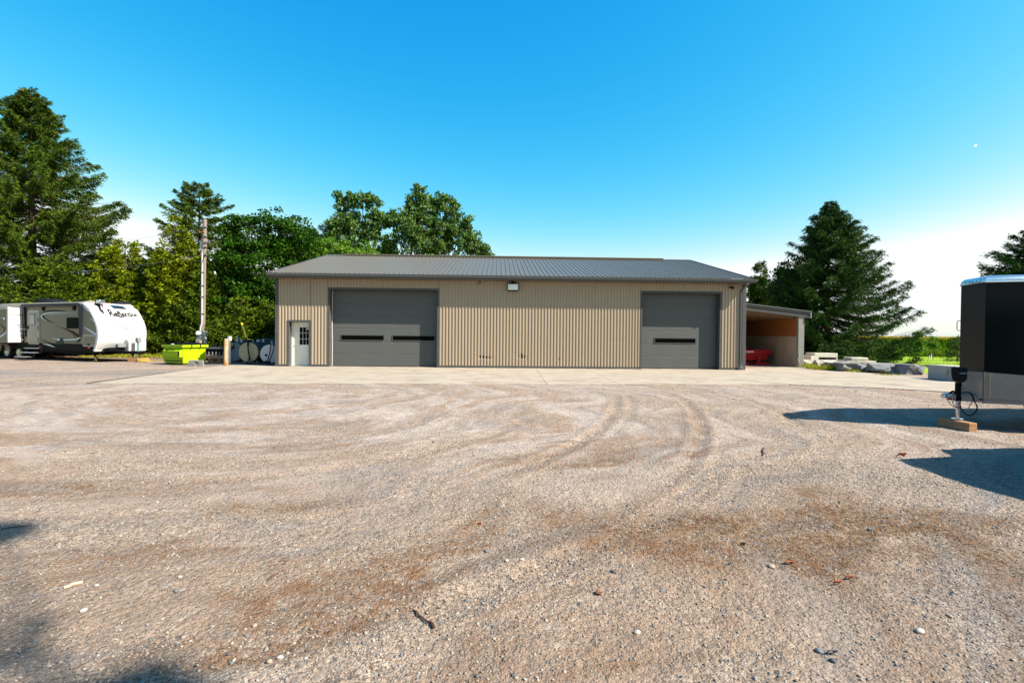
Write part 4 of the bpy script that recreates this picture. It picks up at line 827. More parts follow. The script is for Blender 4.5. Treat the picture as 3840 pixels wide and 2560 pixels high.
for p, q in zip(P_[:-1], P_[1:]): b.hexa([(p[0] - .05, -.028, p[2]), (p[0] + .07, -.02, p[2]), (p[0] + .075, .03, p[2]), (p[0] - .05, .01, p[2]), (q[0] - .05, -.028, q[2]), (q[0] + .07, -.02, q[2]), (q[0] + .075, .03, q[2]), (q[0] - .05, .01, q[2])])
b.build('nose_trim', M_SILV, rv)
def cap_px(px_, py_):      # photo pixel -> (s, z) on the nose by search
    best = None
    for s in np.linspace(0, 1, 61):
        lo, hi = Z0, ZT
        for _ in range(14):
            zm = (lo + hi) / 2; x, y, z = cap(s, zm); X = RVO[0] + x * math.cos(RVT) - y * math.sin(RVT); Y = RVO[1] + x * math.sin(RVT) + y * math.cos(RVT)
            d = np.array([X, Y, z]) - CAM; yy = 1280 - F_PX * (d @ up) / (d @ fw); xx = 1920 + F_PX * (d @ rt) / (d @ fw)
            if yy > py_: lo = zm
            else: hi = zm
        if best is None or abs(xx - px_) < best[0]: best = (abs(xx - px_), s, zm)
    return best[1], best[2]
def cap_decal(pts, name, mat, off=.02):
    P = [cap_px(300 + x / 6.533, 1120 + y / 6.533) for x, y in pts]; s0 = np.mean([p[0] for p in P]); z0 = np.mean([p[1] for p in P]); b = MB()
    from mathutils.geometry import tessellate_polygon
    # subdivide edges so that the decal follows the curve
    Q = []
    for a_, c_ in zip(P, P[1:] + P[:1]):
        for k in range(4): Q.append((a_[0] + (c_[0] - a_[0]) * k / 4, a_[1] + (c_[1] - a_[1]) * k / 4))
    tri = tessellate_polygon([[Vector((p[0], p[1], 0)) for p in Q]]); b.add([cap(p[0], p[1], off) for p in Q], tri); b.build(name, mat, rv)
cap_decal([(270, 125), (450, 125), (500, 240), (560, 350), (600, 400), (480, 280), (410, 180)], 'nose_decal', M_BLK)
cap_decal([(462, 125), (590, 125), (550, 165), (545, 260), (600, 400), (530, 280)], 'nose_decal', M_MAR)
cap_decal([(1190, 178), (1380, 212), (1440, 270), (1490, 350), (1508, 430), (1470, 350), (1400, 270), (1300, 215)], 'nose_decal', M_BLK)
cap_decal([(812, 508), (980, 640), (1228, 785), (1372, 610), (1320, 720), (1228, 800), (1080, 720), (940, 620)], 'nose_decal', pm('grey_decal', (.22, .22, .23), .3))
# lettering on the nose
me = text_mesh('Reflection', 1.0, .28, .018, 0.0); sA, zA = cap_px(300 + 745 / 6.533, 1120 + 425 / 6.533); sB, zB_ = cap_px(300 + 1430 / 6.533, 1120 + 440 / 6.533)
xs_ = [v.co.x for v in me.vertices]; x0_, x1_ = min(xs_), max(xs_); zs2 = [v.co.y for v in me.vertices]; h1_ = max(zs2)
for v in me.vertices:
    t = (v.co.x - x0_) / (x1_ - x0_); z = zA + (zB_ - zA) * t + v.co.y / h1_ * .31 * (1 - .22 * t); s_ = sA + (sB - sA) * t
    if v.co.x < x0_ + (x1_ - x0_) * .16: z += (v.co.y / h1_) * .05
    v.co = cap(s_, z, .055 if v.co.z > 0 else .02)
me.materials.clear(); me.materials.append(M_BLK); me.update(); obj('nose_lettering', me, rv)
sw = [cap_px(300 + x / 6.533, 1120 + y / 6.533) for x, y in ((800, 375), (860, 400), (930, 430), (1010, 445), (1080, 435), (1120, 415))]
b = MB(); b.tube([cap(s, z, .03) for s, z in sw], [.006, .014, .02, .022, .016, .004], 5); b.build('lettering_swash', M_BLK, rv)
# battery/tank shroud and lower recess
s0, z0 = cap_px(300 + 1100 / 6.533, 1120 + 1000 / 6.533); s1, z1 = cap_px(300 + 1320 / 6.533, 1120 + 1250 / 6.533)
b = MB(); xq = cap(.6, 1.0)[0]; sa, sb_ = s0 * W_, min(s1 * W_ + .12, W_ - .3)
b.prism([(ex(1.0) + .2, Z0 - .0), (xq + .38, Z0), (xq + .40, z0 - .12), (xq + .30, z0), (xq - .1, z0 + .05)], sa, sb_, 'y'); b.build('tank_cover', M_WHT, rv, bevel=.03, seg=3)
for k in range(6):
    b = MB(); zz = Z0 + .10 + k * (z0 - Z0 - .2) / 6; b.box(xq + .30, xq + .37, sa - .006, sa - .001, zz, zz + .02); b.build('cover_slot', M_GRY, rv)
b = MB(); b.prism([(ex(Z0) + .1, Z0 + .02), (xq + .1, Z0 + .02), (xq + .1, Z0 + .20), (ex(Z0) + .3, Z0 + .14)], sa - .75, sa - .01, 'y'); b.build('nose_recess', M_BLK, rv)
b = MB(); b.box(xq + .0, xq + .22, sa - .42, sa - .02, Z0 + .20, Z0 + .38); b.build('battery_box', M_GRY, rv, bevel=.02)
# A-frame tongue, jack, coupler, chain
yc = W_ / 2; b = MB()
XT = 1.32; ZF = Z0 - .14
for y0 in (.45, W_ - .45):
    b.hexa([(-.6, y0 - .04, ZF), (-.6, y0 + .04, ZF), (XT, yc + .04 * (1 if y0 > 1 else -1) + .03, ZF), (XT, yc + .04 * (1 if y0 > 1 else -1) - .03, ZF), (-.6, y0 - .04, ZF + .12), (-.6, y0 + .04, ZF + .12), (XT, yc + .04 * (1 if y0 > 1 else -1) + .03, ZF + .12), (XT, yc + .04 * (1 if y0 > 1 else -1) - .03, ZF + .12)])
b.box(XB + .3, -.1, .35, .45, ZF, ZF + .13); b.box(XB + .3, -.1, W_ - .45, W_ - .35, ZF, ZF + .13); b.box(-.4, -.1, .451, W_ - .451, ZF + .01, ZF + .12)
b.build('chassis', M_BLK, rv)
b = MB(); b.box(XT - .1, XT + .28, yc - .045, yc + .045, ZF + .02, ZF + .12); b.build('coupler', M_BLK, rv, bevel=.02)
xj = XT - .22; b = MB(); b.tube([(xj, yc, .22), (xj, yc, ZF)], .03, 8); b.build('jack_leg', M_CHR, rv)
b = MB(); b.tube([(xj, yc, ZF), (xj, yc, ZF + .62)], .042, 10); b.build('jack_tube', pm('teal_grey', (.08, .16, .17), .4), rv)
b = MB(); b.box(xj - .09, xj + .13, yc - .10, yc + .10, ZF + .60, ZF + .86); b.build('jack_motor', M_GRY, rv, bevel=.03, seg=3)
b = MB(); b.tube([(xj + .0, yc - .1, ZF + .05), (xj - .05, yc - .18, ZF - .15), (xj + .0, yc - .1, ZF - .32), (xj + .1, yc + .0, ZF - .3), (xj + .2, yc + .1, ZF - .1)], .016, 5); b.build('chain', M_CHR, rv)
# stabiliser legs
for (x_, y_) in ((-.85, .30), (.0, 1.6)):
    b = MB(); b.tube([(x_ - .05, y_, ZF), (x_ + .42, y_, .03)], .028, 6); b.build('stabiliser', M_BLK, rv)
b = MB(); b.tube([(-.35, .3, ZF), (-.85, .3, .03)], .025, 6); b.tube([(-.95, .28, ZF), (-.62, .28, .04)], .018, 5); b.build('stabiliser', pm('yellow_brown_metal', (.35, .24, .03), .5), rv)
b = MB(); b.box(-.70, -.48, .2, .42, -.03, .03); b.box(.30, .55, 1.5, 1.72, -.03, .03); b.build('stabiliser_foot', M_BLK, rv)
# holding tanks hanging under the floor
xa, xb = q1(1310, 1400)[0], q1(1840, 1400)[0]; b = MB(); b.box(xa, xb, .5, 1.9, .28, ZF + .02); b.build('tank', M_BLK, rv, bevel=.04)
# door
def rbox(b, x0, x1, z0, z1, y0, y1, r=.07, n=4):
    P = []
    for cx, cz, a0 in ((x1 - r, z1 - r, 0), (x0 + r, z1 - r, 90), (x0 + r, z0 + r, 180), (x1 - r, z0 + r, 270)):
        for k in range(n + 1): a = R(a0 + 90 * k / n); P.append((cx + r * math.cos(a), cz + r * math.sin(a)))
    b.prism(P, y0, y1, 'y'); return b
dx0, dz1 = q1(682, 290); dx1, dz0 = q1(972, 1118)
dr = bpy.data.objects.new('door', None); col.objects.link(dr); dr.parent = rv
rbox(MB(), dx0, dx1, dz0, dz1, -.018, -.001, .16).build('door_frame', M_TRIM, dr)
rbox(MB(), dx0 + .04, dx1 - .07, dz0 + .03, dz1 - .12, -.035, -.0185, .03).build('door_leaf', pm('door_beige', (.27, .24, .19), .4, var=.03), dr, bevel=.004)
rbox(MB(), dx1 - .055, dx1 - .02, dz0 + .02, dz1 - .20, -.04, -.019, .01).build('hinge_strip', M_WHT, dr)
for zz in (520, 440 + 270, 1000):
    _, z_ = q1(950, zz); MB().box(dx1 - .06, dx1 - .02, -.052, -.041, z_ - .14, z_ + .12).build('hinge', M_BLK, dr)
wx0, wz1 = q1(745, 362); wx1, wz0 = q1(880, 642); rbox(MB(), wx0, wx1, wz0, wz1, -.05, -.0355, .05).build('window_frame', M_GRY, dr); rbox(MB(), wx0 + .045, wx1 - .045, wz0 + .045, wz1 - .045, -.055, -.0505, .03).build('window_pane', M_GLS, dr)
hx, hz = q1(708, 705); MB().box(hx - .06, hx + .06, -.06, -.036, hz - .09, hz + .09).build('latch', M_BLK, dr, bevel=.01)
hx, hz = q1(700, 1083); MB().box(hx - .03, hx + .03, -.05, -.036, hz - .04, hz + .04).build('latch', M_BLK, dr)
# grab rails
for pts, m_ in (([(680, 632), (560, 640), (455, 710), (450, 880), (500, 905), (600, 905)], M_NAVY), ([(680, 745), (520, 745), (400, 800), (395, 960), (440, 1005), (600, 1005)], M_CHR)):
    b = MB(); P = []
    for i, (x, y) in enumerate(pts):
        u_, z_ = q1(x, y); P.append((u_, -.05 - (.28 if 1 <= i <= 4 else 0), z_))
    # swing the rail out: the x shift is mostly depth
    x_hinge = q1(640, 700)[0]; P = [(x_hinge - (x_hinge - p[0]) * .75, p[1] * .8, p[2]) for p in P]; b.tube(P, .016, 6); b.build('grab_rail', m_, rv)
# steps
b_ = bpy.data.objects.new('entry_steps', None); col.objects.link(b_); b_.parent = rv
for (xl, xr, yy, out) in ((580, 925, 1205, -.20), (470, 820, 1312, -.50), (345, 640, 1418, -.80)):
    u0, z0 = q1(xl, yy); u1, _ = q1(xr, yy); sft = -out * .0
    k = (26.6 + out * .94) / 26.6; uu0 = q1(xl, yy)[0]; 
    pl = Plane((RVO[0] - out * -math.sin(RVT) * -1, RVO[1] + out * math.cos(RVT)), RVT); u0, z0 = pl(xl / S1, 1120 + yy / S1); u1, _ = pl(xr / S1, 1120 + yy / S1)
    MB().box(u0, u1, out, out + .22, z0 - .03, z0 + .02).build('step', pm('step_tread', (.30, .31, .32), .5, metal=.3), b_)
    MB().tube([(u1 + .03, out, z0 - .01), (u1 + .03, out + .3, z0 - .01), (u1 + .1, out + .32, z0 + .22)], .02, 5).build('step_bracket', M_NAVY, b_)
    MB().tube([(u0 - .02, out, z0 - .01), (u0 - .02, out + .3, z0 - .01), (u0 + .1, out + .32, z0 + .22)], .02, 5).build('step_bracket', M_NAVY, b_)
# window, panels, hatch
wx0, wz1 = q1(1638, 460); wx1, wz0 = q1(1925, 728); wn = rbox(MB(), wx0, wx1, wz0, wz1, -.022, -.001, .09).build('window', M_BLK, rv); rbox(MB(), wx0 + .03, wx1 - .03, wz0 + .03, wz1 - .03, -.027, -.0225, .07).build('pane', M_DKGL, wn)
x0, z1 = q1(1388, 960); x1, z0 = q1(1553, 1118); hp = rbox(MB(), x0, x1, z0, z1, -.025, -.001, .03).build('heater_panel', M_NAVY, rv); x0, z1 = q1(1405, 968); x1, z0 = q1(1475, 1028); rbox(MB(), x0, x1, z0, z1, -.032, -.0255, .02).build('vent_cover', M_SILV, hp)
x0, z1 = q2(80, 890); x1, z0 = q2(388, 1172); ht = rbox(MB(), x0, x1, z0, z1, -.02, -.001, .06).build('storage_hatch', M_WHT, rv); rbox(MB(), x0 + .035, x1 - .035, z0 + .035, z1 - .035, -.026, -.0205, .05).build('hatch_door', M_BEI, ht)
x0, z1 = q2(203, 1098); x1, z0 = q2(246, 1150); rbox(MB(), x0, x1, z0, z1, -.04, -.0265, .02).build('latch', M_BLK, ht)
for (x, y, c_) in ((225, 1200, 0),): 
    u_, z_ = q2(x, y); MB().tube([(u_ - .09, -.008, z_), (u_, -.014, z_ + .0), (u_ + .09, -.008, z_)], [.02, .035, .02], 8).build('marker_light', pm('amber_red_lens', (.55, .05, .02), .3), rv)
u_, z_ = q1(995, 1172); MB().tube([(u_ - .09, -.008, z_), (u_, -.014, z_), (u_ + .09, -.008, z_)], [.02, .035, .02], 8).build('marker_light', pm('amber_red_lens', (.55, .05, .02), .3), rv)
for (x, y) in ((1070, 243), (1828, 232)):
    u_, z_ = q1(x, y); MB().tube([(u_, 0, z_), (u_, -.06, z_)], [.13, .10], 12).build('speaker', M_BLK, rv)
# awning roller and arms
u0, za_ = q1(600, 172); u1, _ = q1(1965, 150); MB().tube([(u0, -.10, za_), (u1, -.10, za_ + .02)], .085, 10).build('awning_roller', M_NAVY, rv)
MB().box(u0 + .1, u1 - .1, -.09, -.001, ROOF - .02, ROOF + .03).build('awning_cloth', M_TRIM, rv)
for (xa_, ya, xb_, yb) in ((625, 175, 635, 930), (1998, 165, 1990, 940)):
    u0, z1 = q1(xa_, ya); u1, z0 = q1(xb_, yb); MB().hexa([(u1 - .06, -.07, z0), (u1 + .06, -.07, z0), (u1 + .06, -.001, z0), (u1 - .06, -.001, z0), (u0 - .075, -.11, z1), (u0 + .075, -.11, z1), (u0 + .075, -.001, z1), (u0 - .075, -.001, z1)]).build('awning_arm', M_NAVY, rv)
# swooshes on the wall: polylines with widths, in photo zoom pixels
def swoosh(pts, mat, off=-.004, f=q1):
    P = np.array([p[:2] for p in pts], float); W = np.array([p[2] for p in pts], float); t = np.linspace(0, 1, len(P)); tt = np.linspace(0, 1, len(P) * 6)
    from numpy import interp
    def sm(c):
        y = interp(tt, t, c); k = np.ones(7) / 7; yp = np.pad(y, 3, mode='edge'); return np.convolve(yp, k, 'valid')
    X, Y, Wd_ = sm(P[:, 0]), sm(P[:, 1]), sm(W); b = MB(); V = []
    for i in range(len(tt)):
        a = max(i - 1, 0); c = min(i + 1, len(tt) - 1); d = np.array([X[c] - X[a], Y[c] - Y[a]]); d /= np.linalg.norm(d) + 1e-9; n_ = np.array([-d[1], d[0]]) * Wd_[i] / 2
        for s_ in (1, -1): u_, z_ = f(X[i] + n_[0] * s_, Y[i] + n_[1] * s_); V.append((u_, off, z_))
    b.add(V, [(2 * i, 2 * i + 1, 2 * i + 3, 2 * i + 2) for i in range(len(tt) - 1)]); b.build('swoosh_decal', mat, rv)
swoosh([(1000, 370, 6), (1090, 315, 24), (1250, 290, 34), (1420, 293, 30), (1560, 300, 18), (1650, 312, 3)], M_BLK)
swoosh([(1760, 338, 2), (1500, 332, 14), (1300, 338, 22), (1120, 355, 30), (1020, 400, 36), (1010, 450, 34), (1080, 510, 16), (1180, 545, 6)], M_SILV, -.006)
swoosh([(1060, 385, 10), (1050, 430, 40), (1110, 500, 34), (1230, 560, 18), (1380, 605, 3)], M_BLK, -.008)
swoosh([(1290, 640, 3), (1420, 672, 10), (1600, 735, 34), (1760, 830, 42), (1860, 930, 44), (1860, 985, 20)], M_MAR, -.005)
swoosh([(1540, 705, 6), (1700, 765, 24), (1840, 840, 40), (1930, 920, 52), (1960, 990, 52), (1930, 1050, 32), (1830, 1073, 4)], M_BLK, -.007)
swoosh([(1240, 962, 3), (1400, 985, 22), (1560, 1005, 30), (1760, 1008, 34), (1900, 985, 34), (1985, 940, 28)], M_SILV, -.009)
swoosh([(980, 965, 3), (1080, 1030, 20), (1200, 1075, 22), (1290, 1092, 3)], M_BLK, -.005)
swoosh([(1560, 1035, 3), (1700, 1050, 10), (1850, 1050, 6)], M_BLK, -.011)
swoosh([(1025, 1100, 3), (1110, 1112, 22), (1210, 1130, 40), (1290, 1165, 22), (1362, 1188, 3)], M_SILV, -.003 + .012 - .013)
swoosh([(0, 0, 3), (0, 1, 3)], M_BEI) if 0 else None
swoosh([(68, 160, 40), (150, 230, 60), (230, 300, 40), (270, 345, 10)], M_SILV, -.005, q2)
swoosh([(70, 683, 4), (180, 740, 30), (300, 815, 46), (410, 885, 50)], M_SILV, -.005, q2)
swoosh([(232, 475, 3), (300, 505, 18), (350, 555, 30), (372, 590, 10)], M_SILV, -.006, q2)
swoosh([(1130, 372, 90), (1400, 372, 60), (1700, 372, 40), (1870, 360, 50)], pm('taupe_decal', (.22, .20, .16), .4), -.0025)
# slide-out
u_s = q1(575, 700)[0]; PRO = .66; zt_s = q1(400, 222)[1]; zb_s = ZS + .01
sl = bpy.data.objects.new('slide_out', None); col.objects.link(sl); sl.parent = rv
MB().box(u_s - 3.4, u_s, -PRO, -.001, zb_s, zt_s).build('slide_wall', M_WHT, sl, bevel=.01)
MB().box(u_s - 3.4, u_s - .10, -PRO - .012, -PRO - .001, zb_s + .02, zt_s - .02).build('slide_face', M_BEI, sl)
MB().box(u_s - 3.42, u_s + .02, -PRO - .03, -PRO + .04, zt_s - .12, zt_s + .02).build('slide_trim', M_TRIM, sl)
MB().box(u_s - .10, u_s + .012, -PRO - .02, -PRO + .02, zb_s, zt_s - .125).build('slide_trim', M_TRIM, sl)
MB().box(u_s - 3.4, u_s + .006, -PRO + .05, -.03, zt_s - .42, zt_s - .36).build('slide_seal', M_GRY, sl)
MB().box(u_s + .001, u_s + .07, -.05, -.001, zb_s - .0, zt_s + .05).build('slide_flange', M_BLK, sl)
SLP = Plane((RVO[0] + PRO * math.sin(RVT), RVO[1] - PRO * math.cos(RVT)), RVT)
def q1s(x, y): return SLP(x / S1, 1120 + y / S1)
x0, z1 = q1s(22, 465); x1, z0 = q1s(127, 522); MB().box(x0, x1, -PRO - .08, -PRO - .013, z0, z1).build('vent_hood', M_GRY, sl, bevel=.015)
swoosh([(-60, 600, 10), (20, 630, 40), (100, 700, 74), (135, 780, 68), (90, 850, 40), (-20, 890, 10)], M_MAR, -PRO - .016, q1s)
swoosh([(-80, 950, 30), (40, 915, 40), (130, 850, 40), (180, 770, 6)], M_SILV, -PRO - .018, q1s)
# wheels, fender
wz = .35
for k, xw in enumerate((68, 168 + 293, )):
    u_ = RVP((170 if k == 0 else 462) / S1, 1325)[0]
    wh = bpy.data.objects.new('wheel', None); col.objects.link(wh); wh.parent = rv; wh.location = (u_, .14, wz)
    b = MB(); b.tube([(0, -.11, 0), (0, -.13, 0), (0, .10, 0), (0, .11, 0)], [.31, .35, .35, .31], 28); b.build('tyre', M_TYRE, wh, smooth=True)
    b = MB(); b.tube([(0, -.150, 0), (0, -.12, 0)], [.215, .225], 24)
    b.build('rim', pm('dull_rim', (.22, .23, .24), .4, metal=.6), wh)
    for j in range(6):
        a = j * math.pi / 3; MB().hexa([(.04 * math.cos(a + 1.2), -.165, .04 * math.sin(a + 1.2)), (.04 * math.cos(a - 1.2), -.165, .04 * math.sin(a - 1.2)), (.21 * math.cos(a - .16), -.158, .21 * math.sin(a - .16)), (.21 * math.cos(a + .16), -.158, .21 * math.sin(a + .16)), (.04 * math.cos(a + 1.2), -.151, .04 * math.sin(a + 1.2)), (.04 * math.cos(a - 1.2), -.151, .04 * math.sin(a - 1.2)), (.21 * math.cos(a - .16), -.151, .21 * math.sin(a - .16)), (.21 * math.cos(a + .16), -.151, .21 * math.sin(a + .16))]).build('spoke', M_CHR, wh)
    MB().tube([(0, -.19, 0), (0, -.15, 0)], [.03, .05], 10).build('hub_cap', M_CHR, wh)
u_ = RVP(170 / S1, 1325)[0]; b = MB()
b.grid(lambda i, j: (u_ + (.46 - .02 * j) * math.cos(math.pi * i) * 1.0, -.06 - .22 * (1 - j), wz + .08 + .44 * math.sin(math.pi * i)), 16, 2)
b.build('fender', M_TRIM, rv, smooth=True)
# rooftop units
x0 = q1(390, 100)[0]; x1 = q1(930, 100)[0]; b = MB(); b.prism([(x0, ROOF + .091), (x0 + .02, ROOF + .34), (x0 + .5, ROOF + .42), (x1 - .5, ROOF + .36), (x1, ROOF + .091)], .8, 1.5, 'y'); b.build('air_conditioner', M_NAVY, rv, bevel=.05, seg=3)
x0 = q1(1310, 100)[0]; b = MB(); b.prism([(x0, ROOF + .091), (x0 + .08, ROOF + .22), (x0 + .5, ROOF + .24), (x0 + .62, ROOF + .091)], .9, 1.5, 'y'); b.build('roof_vent', M_NAVY, rv, bevel=.03)
x0 = q1(1900, 80)[0]; MB().tube([(x0 - .6, .6, ROOF + .12), (x0, .6, ROOF + .16), (x0 + .3, .6, ROOF + .13)], [.03, .06, .03], 6).build('antenna', M_TRIM, rv)
x0 = q1(2120, 90)[0]; MB().box(x0 - .12, x0 + .15, .5, .8, ROOF + .05, ROOF + .22).build('solar_bracket', M_CHR, rv, bevel=.02)
MB().box(-.9, -.3, 1.1, 1.8, ROOF + .05, ROOF + .17).build('roof_vent', M_NAVY, rv, bevel=.03)
def rvw(x, y, z=0): return (RVO[0] + x * math.cos(RVT) - y * math.sin(RVT), RVO[1] + x * math.sin(RVT) + y * math.cos(RVT), z)
M_WOOD = pm('sawn_timber', (.30, .16, .08), .8, var=.25, vs=3, stretch=(1, 1, 8), spec=.15)
jx, jy, _ = rvw(xj, yc); p0 = G(493, 1362)
blk = MB().box(-.45, .55, -.15, .15, -.02, .19).build('timber_block', M_WOOD, None, bevel=.008); blk.location = (jx, jy, 0); tag(blk, 'orange-brown timber block under the tongue jack of the travel trailer', 'timber block'); blk.rotation_euler = (0, 0, R(-4))
b = MB(); P = [(jx + .35 + .22 * math.cos(a) * (1 + .2 * math.sin(3 * a)), jy - .2 + .16 * math.sin(a * 1.0), .20 - .012 * a) for a in np.linspace(0, 15, 50)]; e0 = P[-1]
P += [(e0[0] + (-16.4 - e0[0]) * t, e0[1] - .5 * t + .12 * math.sin(t * 9), .02) for t in np.linspace(.05, 1, 14)]
tag(b.tube(P, .014, 5).build('rope', pm('yellow_rope', (.72, .50, .06), .7)), 'yellow rope coiled on the timber block and trailing to the dumpster', 'rope')

# ================================================================ GREEN DUMPSTER
a0 = G(616, 1366); a1 = G(686, 1368); a2 = G(771, 1361)
DT = math.atan2(a1[1] - a0[1], a1[0] - a0[0]); DT = R(-22)
dmp = thing('dumpster', 'lime green steel dumpster with black lid and fork pocket, beside the utility pole', 'dumpster', (a1[0], a1[1], 0), DT)
M_LIME = pm('lime_paint', (.25, .40, .003), .5, var=.05, vs=2, spec=.15, c2=(.25, .16, .03), c2s=5, c2lo=.70, c2hi=.76); LX = -1.12; LY = 1.95; HT = 1.08
tmp = Plane((a1[0], a1[1]), DT + R(90))
# corner at (0,0); short side runs to x=LX, long side runs away along y
LX = -abs(Plane((a1[0], a1[1]), DT)(616, 1340)[0]); LY = tmp(771, 1340)[0]; HT = Plane((a1[0], a1[1]), DT)(640, 1292)[1]
b = MB(); t_ = .03; b.box(LX, 0, 0, t_, .08, HT); b.box(-t_, 0, t_, LY, .08, HT); b.box(LX, LX + t_, t_, LY, .08, HT); b.box(LX + t_, -t_, LY - t_, LY, .08, HT); b.box(LX + t_, -t_, t_, LY - t_, .08, .12)
b.build('bin_body', M_LIME, dmp, bevel=.006)
b = MB(); b.box(LX - .09, .09, -.09, .0, HT - .13, HT - .005); b.box(.0, .09, .001, LY + .09, HT - .13, HT - .005); b.box(LX - .09, LX, .001, LY + .09, HT - .13, HT - .005); b.box(LX, 0, LY, LY + .09, HT - .13, HT - .005); b.build('rim', M_LIME, dmp, bevel=.012)
for k in range(4):
    b = MB(); y_ = .35 + k * .45; b.box(.08, .10, y_, y_ + .05, HT - .15, HT + .02); b.build('lid_hook', M_BLK, dmp)
for k in range(2):
    y0 = k * LY / 2; b = MB(); b.prism([(LX - .06, HT + .0), (.07, HT + .0), (.07, HT + .03), (LX * .5, HT + .10), (LX - .06, HT + .04)], y0 - (.07 if k == 0 else -.01), y0 + LY / 2 - .01 + (.07 if k else 0), 'y'); b.build('lid', M_BLK, dmp, bevel=.012)
zp = HT * .80; b = MB(); x0, x1 = LX + .12, -.02
b.hexa([(x0, -.16, zp - .40), (x1, -.16, zp - .40), (x1, -.001, zp - .40), (x0, -.001, zp - .40), (x0, -.16, zp - .10), (x1, -.16, zp - .10), (x1, -.001, zp), (x0, -.001, zp)]); b.build('fork_pocket', M_LIME, dmp, bevel=.008)
b = MB(); b.box(x1 - .10, x1 - .01, -.163, -.1605, zp - .36, zp - .12); b.build('pocket_opening', M_BLK, dmp)
MB().box(LX + .25, LX + .95, -.132, -.130, zp - .085, zp - .055, T=lambda p: (p[0], p[1] + .0, p[2])).build('rust_smear', pm('rust', (.22, .06, .01), .9, var=.4, vs=20), dmp)
b = MB(); b.box(x0 - .16, x0 - .001, -.02, -.001, zp - .62, zp - .02); b.build('gusset', M_LIME, dmp)
b = MB(); b.box(LX, 0, -.015, -.001, zp - .62, zp - .56); b.box(LX + .05, -.05, .05, LY - .05, .0, .079); b.build('stiffener', pm('dark_base', (.05, .06, .01), .8), dmp)
b = MB(); b.tube([(LX * .45, -.06, HT + .02), (LX * .45, -.06, HT + .05)], [.12, .05], 8); b.build('crushed_cup', M_WHT, dmp)
# ---- paver stack
pc = G(739, 1372); PW, PH, PD = .20, .072, .10
M_PAV = pm('grey_paver', (.20, .19, .18), .9, var=.2, vs=8, bump=.3, bs=60, spec=.1)
pme = MB().box(-PW / 2, PW / 2, -PD / 2, PD / 2, 0, PH).mesh('paver', M_PAV); pmd = MB().box(-PD / 2, PD / 2, -PW / 2, PW / 2, 0, PH).mesh('paver', M_PAV)
pt = DT + R(8); cnt = 0
for lay in range(4):
    for i in range(5):
        x_ = (i - 2) * .105 if lay < 3 else None
        if i < 3: lx, mm_ = -.31 + i * .105, pmd
        else: lx, mm_ = -.31 + .29 + (i - 3) * .205 + .02, pme
        if lay == 3: lx = -.26 + i * .135 if i < 4 else None; mm_ = pme if i % 2 else pmd
        if lx is None: continue
        o = obj('paver', mm_); cnt += 1; j = random.uniform(-.008, .008); X = lx + j; Yp = random.uniform(-.012, .012)
        if lay == 3: X = -.27 + i * .155; o.scale = (.74 if mm_ is pme else 1.4, 1, 1)
        o.location = (pc[0] + X * math.cos(R(4)), pc[1] + Yp, -.02 + lay * (PH + .003)); o.rotation_euler = (0, 0, R(4) + random.uniform(-.03, .03))
        rown = ['bottom layer', 'second layer', 'third layer', 'top layer'][lay]; sp_ = ['at the dumpster-nose end', 'second from the nose end', 'middle one', 'fourth along', 'at the pole end'][i]
        tag(o, f'grey concrete paver in the {rown} of the small stack, {sp_}', 'paver', 'concrete pavers stacked beside the dumpster')

# ================================================================ UTILITY POLE
PY = 31.0; pb = AT(757, 1330, PY); ptp = AT(768, 822, PY); PX = pb[0]; LEAN = (ptp[0] - pb[0]); PHt = ptp[2]
pole = thing('utility_pole', 'tall grey weathered wooden utility pole with white conduit, transformer and guy wire', 'utility pole', (PX, PY, 0))
def pl_(z): return PX * 0 + LEAN * z / PHt
M_POLE = pm('weathered_pole', (.18, .15, .125), .9, var=.35, vs=5, bump=.5, bs=30, stretch=(3, 3, .25), spec=.1, c2=(.15, .09, .06), c2s=2, c2lo=.5, c2hi=.7)
b = MB(); b.tube([(pl_(z), 0, z) for z in np.linspace(-.2, PHt, 8)], np.linspace(.155, .115, 8), 14); b.build('mast', M_POLE, pole, smooth=True)
M_PVC = pm('pale_conduit', (.38, .41, .43), .5, var=.08)
def ax(px_, py_, d=0): q = AT(px_, py_, PY + d); return (q[0] - PX, d, q[2])
cp = [ax(757.5, 945, -.12), ax(758, 1000, -.14), ax(757, 1150, -.14), ax(757, 1212, -.14), ax(751.5, 1226, -.14), ax(751, 1240, -.14)]
b = MB(); b.tube(cp, .045, 8); b.build('conduit', M_PVC, pole, smooth=True)
b = MB(); b.tube([cp[0], (cp[0][0] - .0, -.14, cp[0][2] + .12), (cp[0][0] - .08, -.18, cp[0][2] + .15), (cp[0][0] - .14, -.2, cp[0][2] + .05)], .06, 8); b.build('weatherhead', M_GRY, pole)
for y_ in (1020, 1070, 1112, 1175): q = ax(758, y_, -.14); MB().box(q[0] - .08, q[0] + .12, -.20, -.06, q[2] - .015, q[2] + .015).build('strap', M_GRY, pole)
x0, _, z1 = ax(736.5, 1240, -.35); x1, _, z0 = ax(772, 1293, -.35); MB().box(x0, x1 - .16, -.42, -.15, z0 - .6, z1).build('meter_box', pm('meter_box_grey', (.19, .22, .22), .5, var=.05), pole, bevel=.012)
MB().box(x1 - .155, x1, -.36, -.15, z0 - .6, z1).build('riser_box', pm('riser_grey', (.33, .37, .37), .5, var=.05), pole, bevel=.01)
q = ax(746, 1250, -.42); MB().tube([(q[0], -.42, q[2]), (q[0], -.56, q[2]), (q[0], -.62, q[2])], [.13, .12, .07], 14).build('meter', pm('meter_glass', (.62, .66, .66), .2), pole, smooth=True)
MB().box(x0 + .02, x1 - .18, -.432, -.421, q[2] - .26, q[2] - .25).build('box_seam', M_BLK, pole)
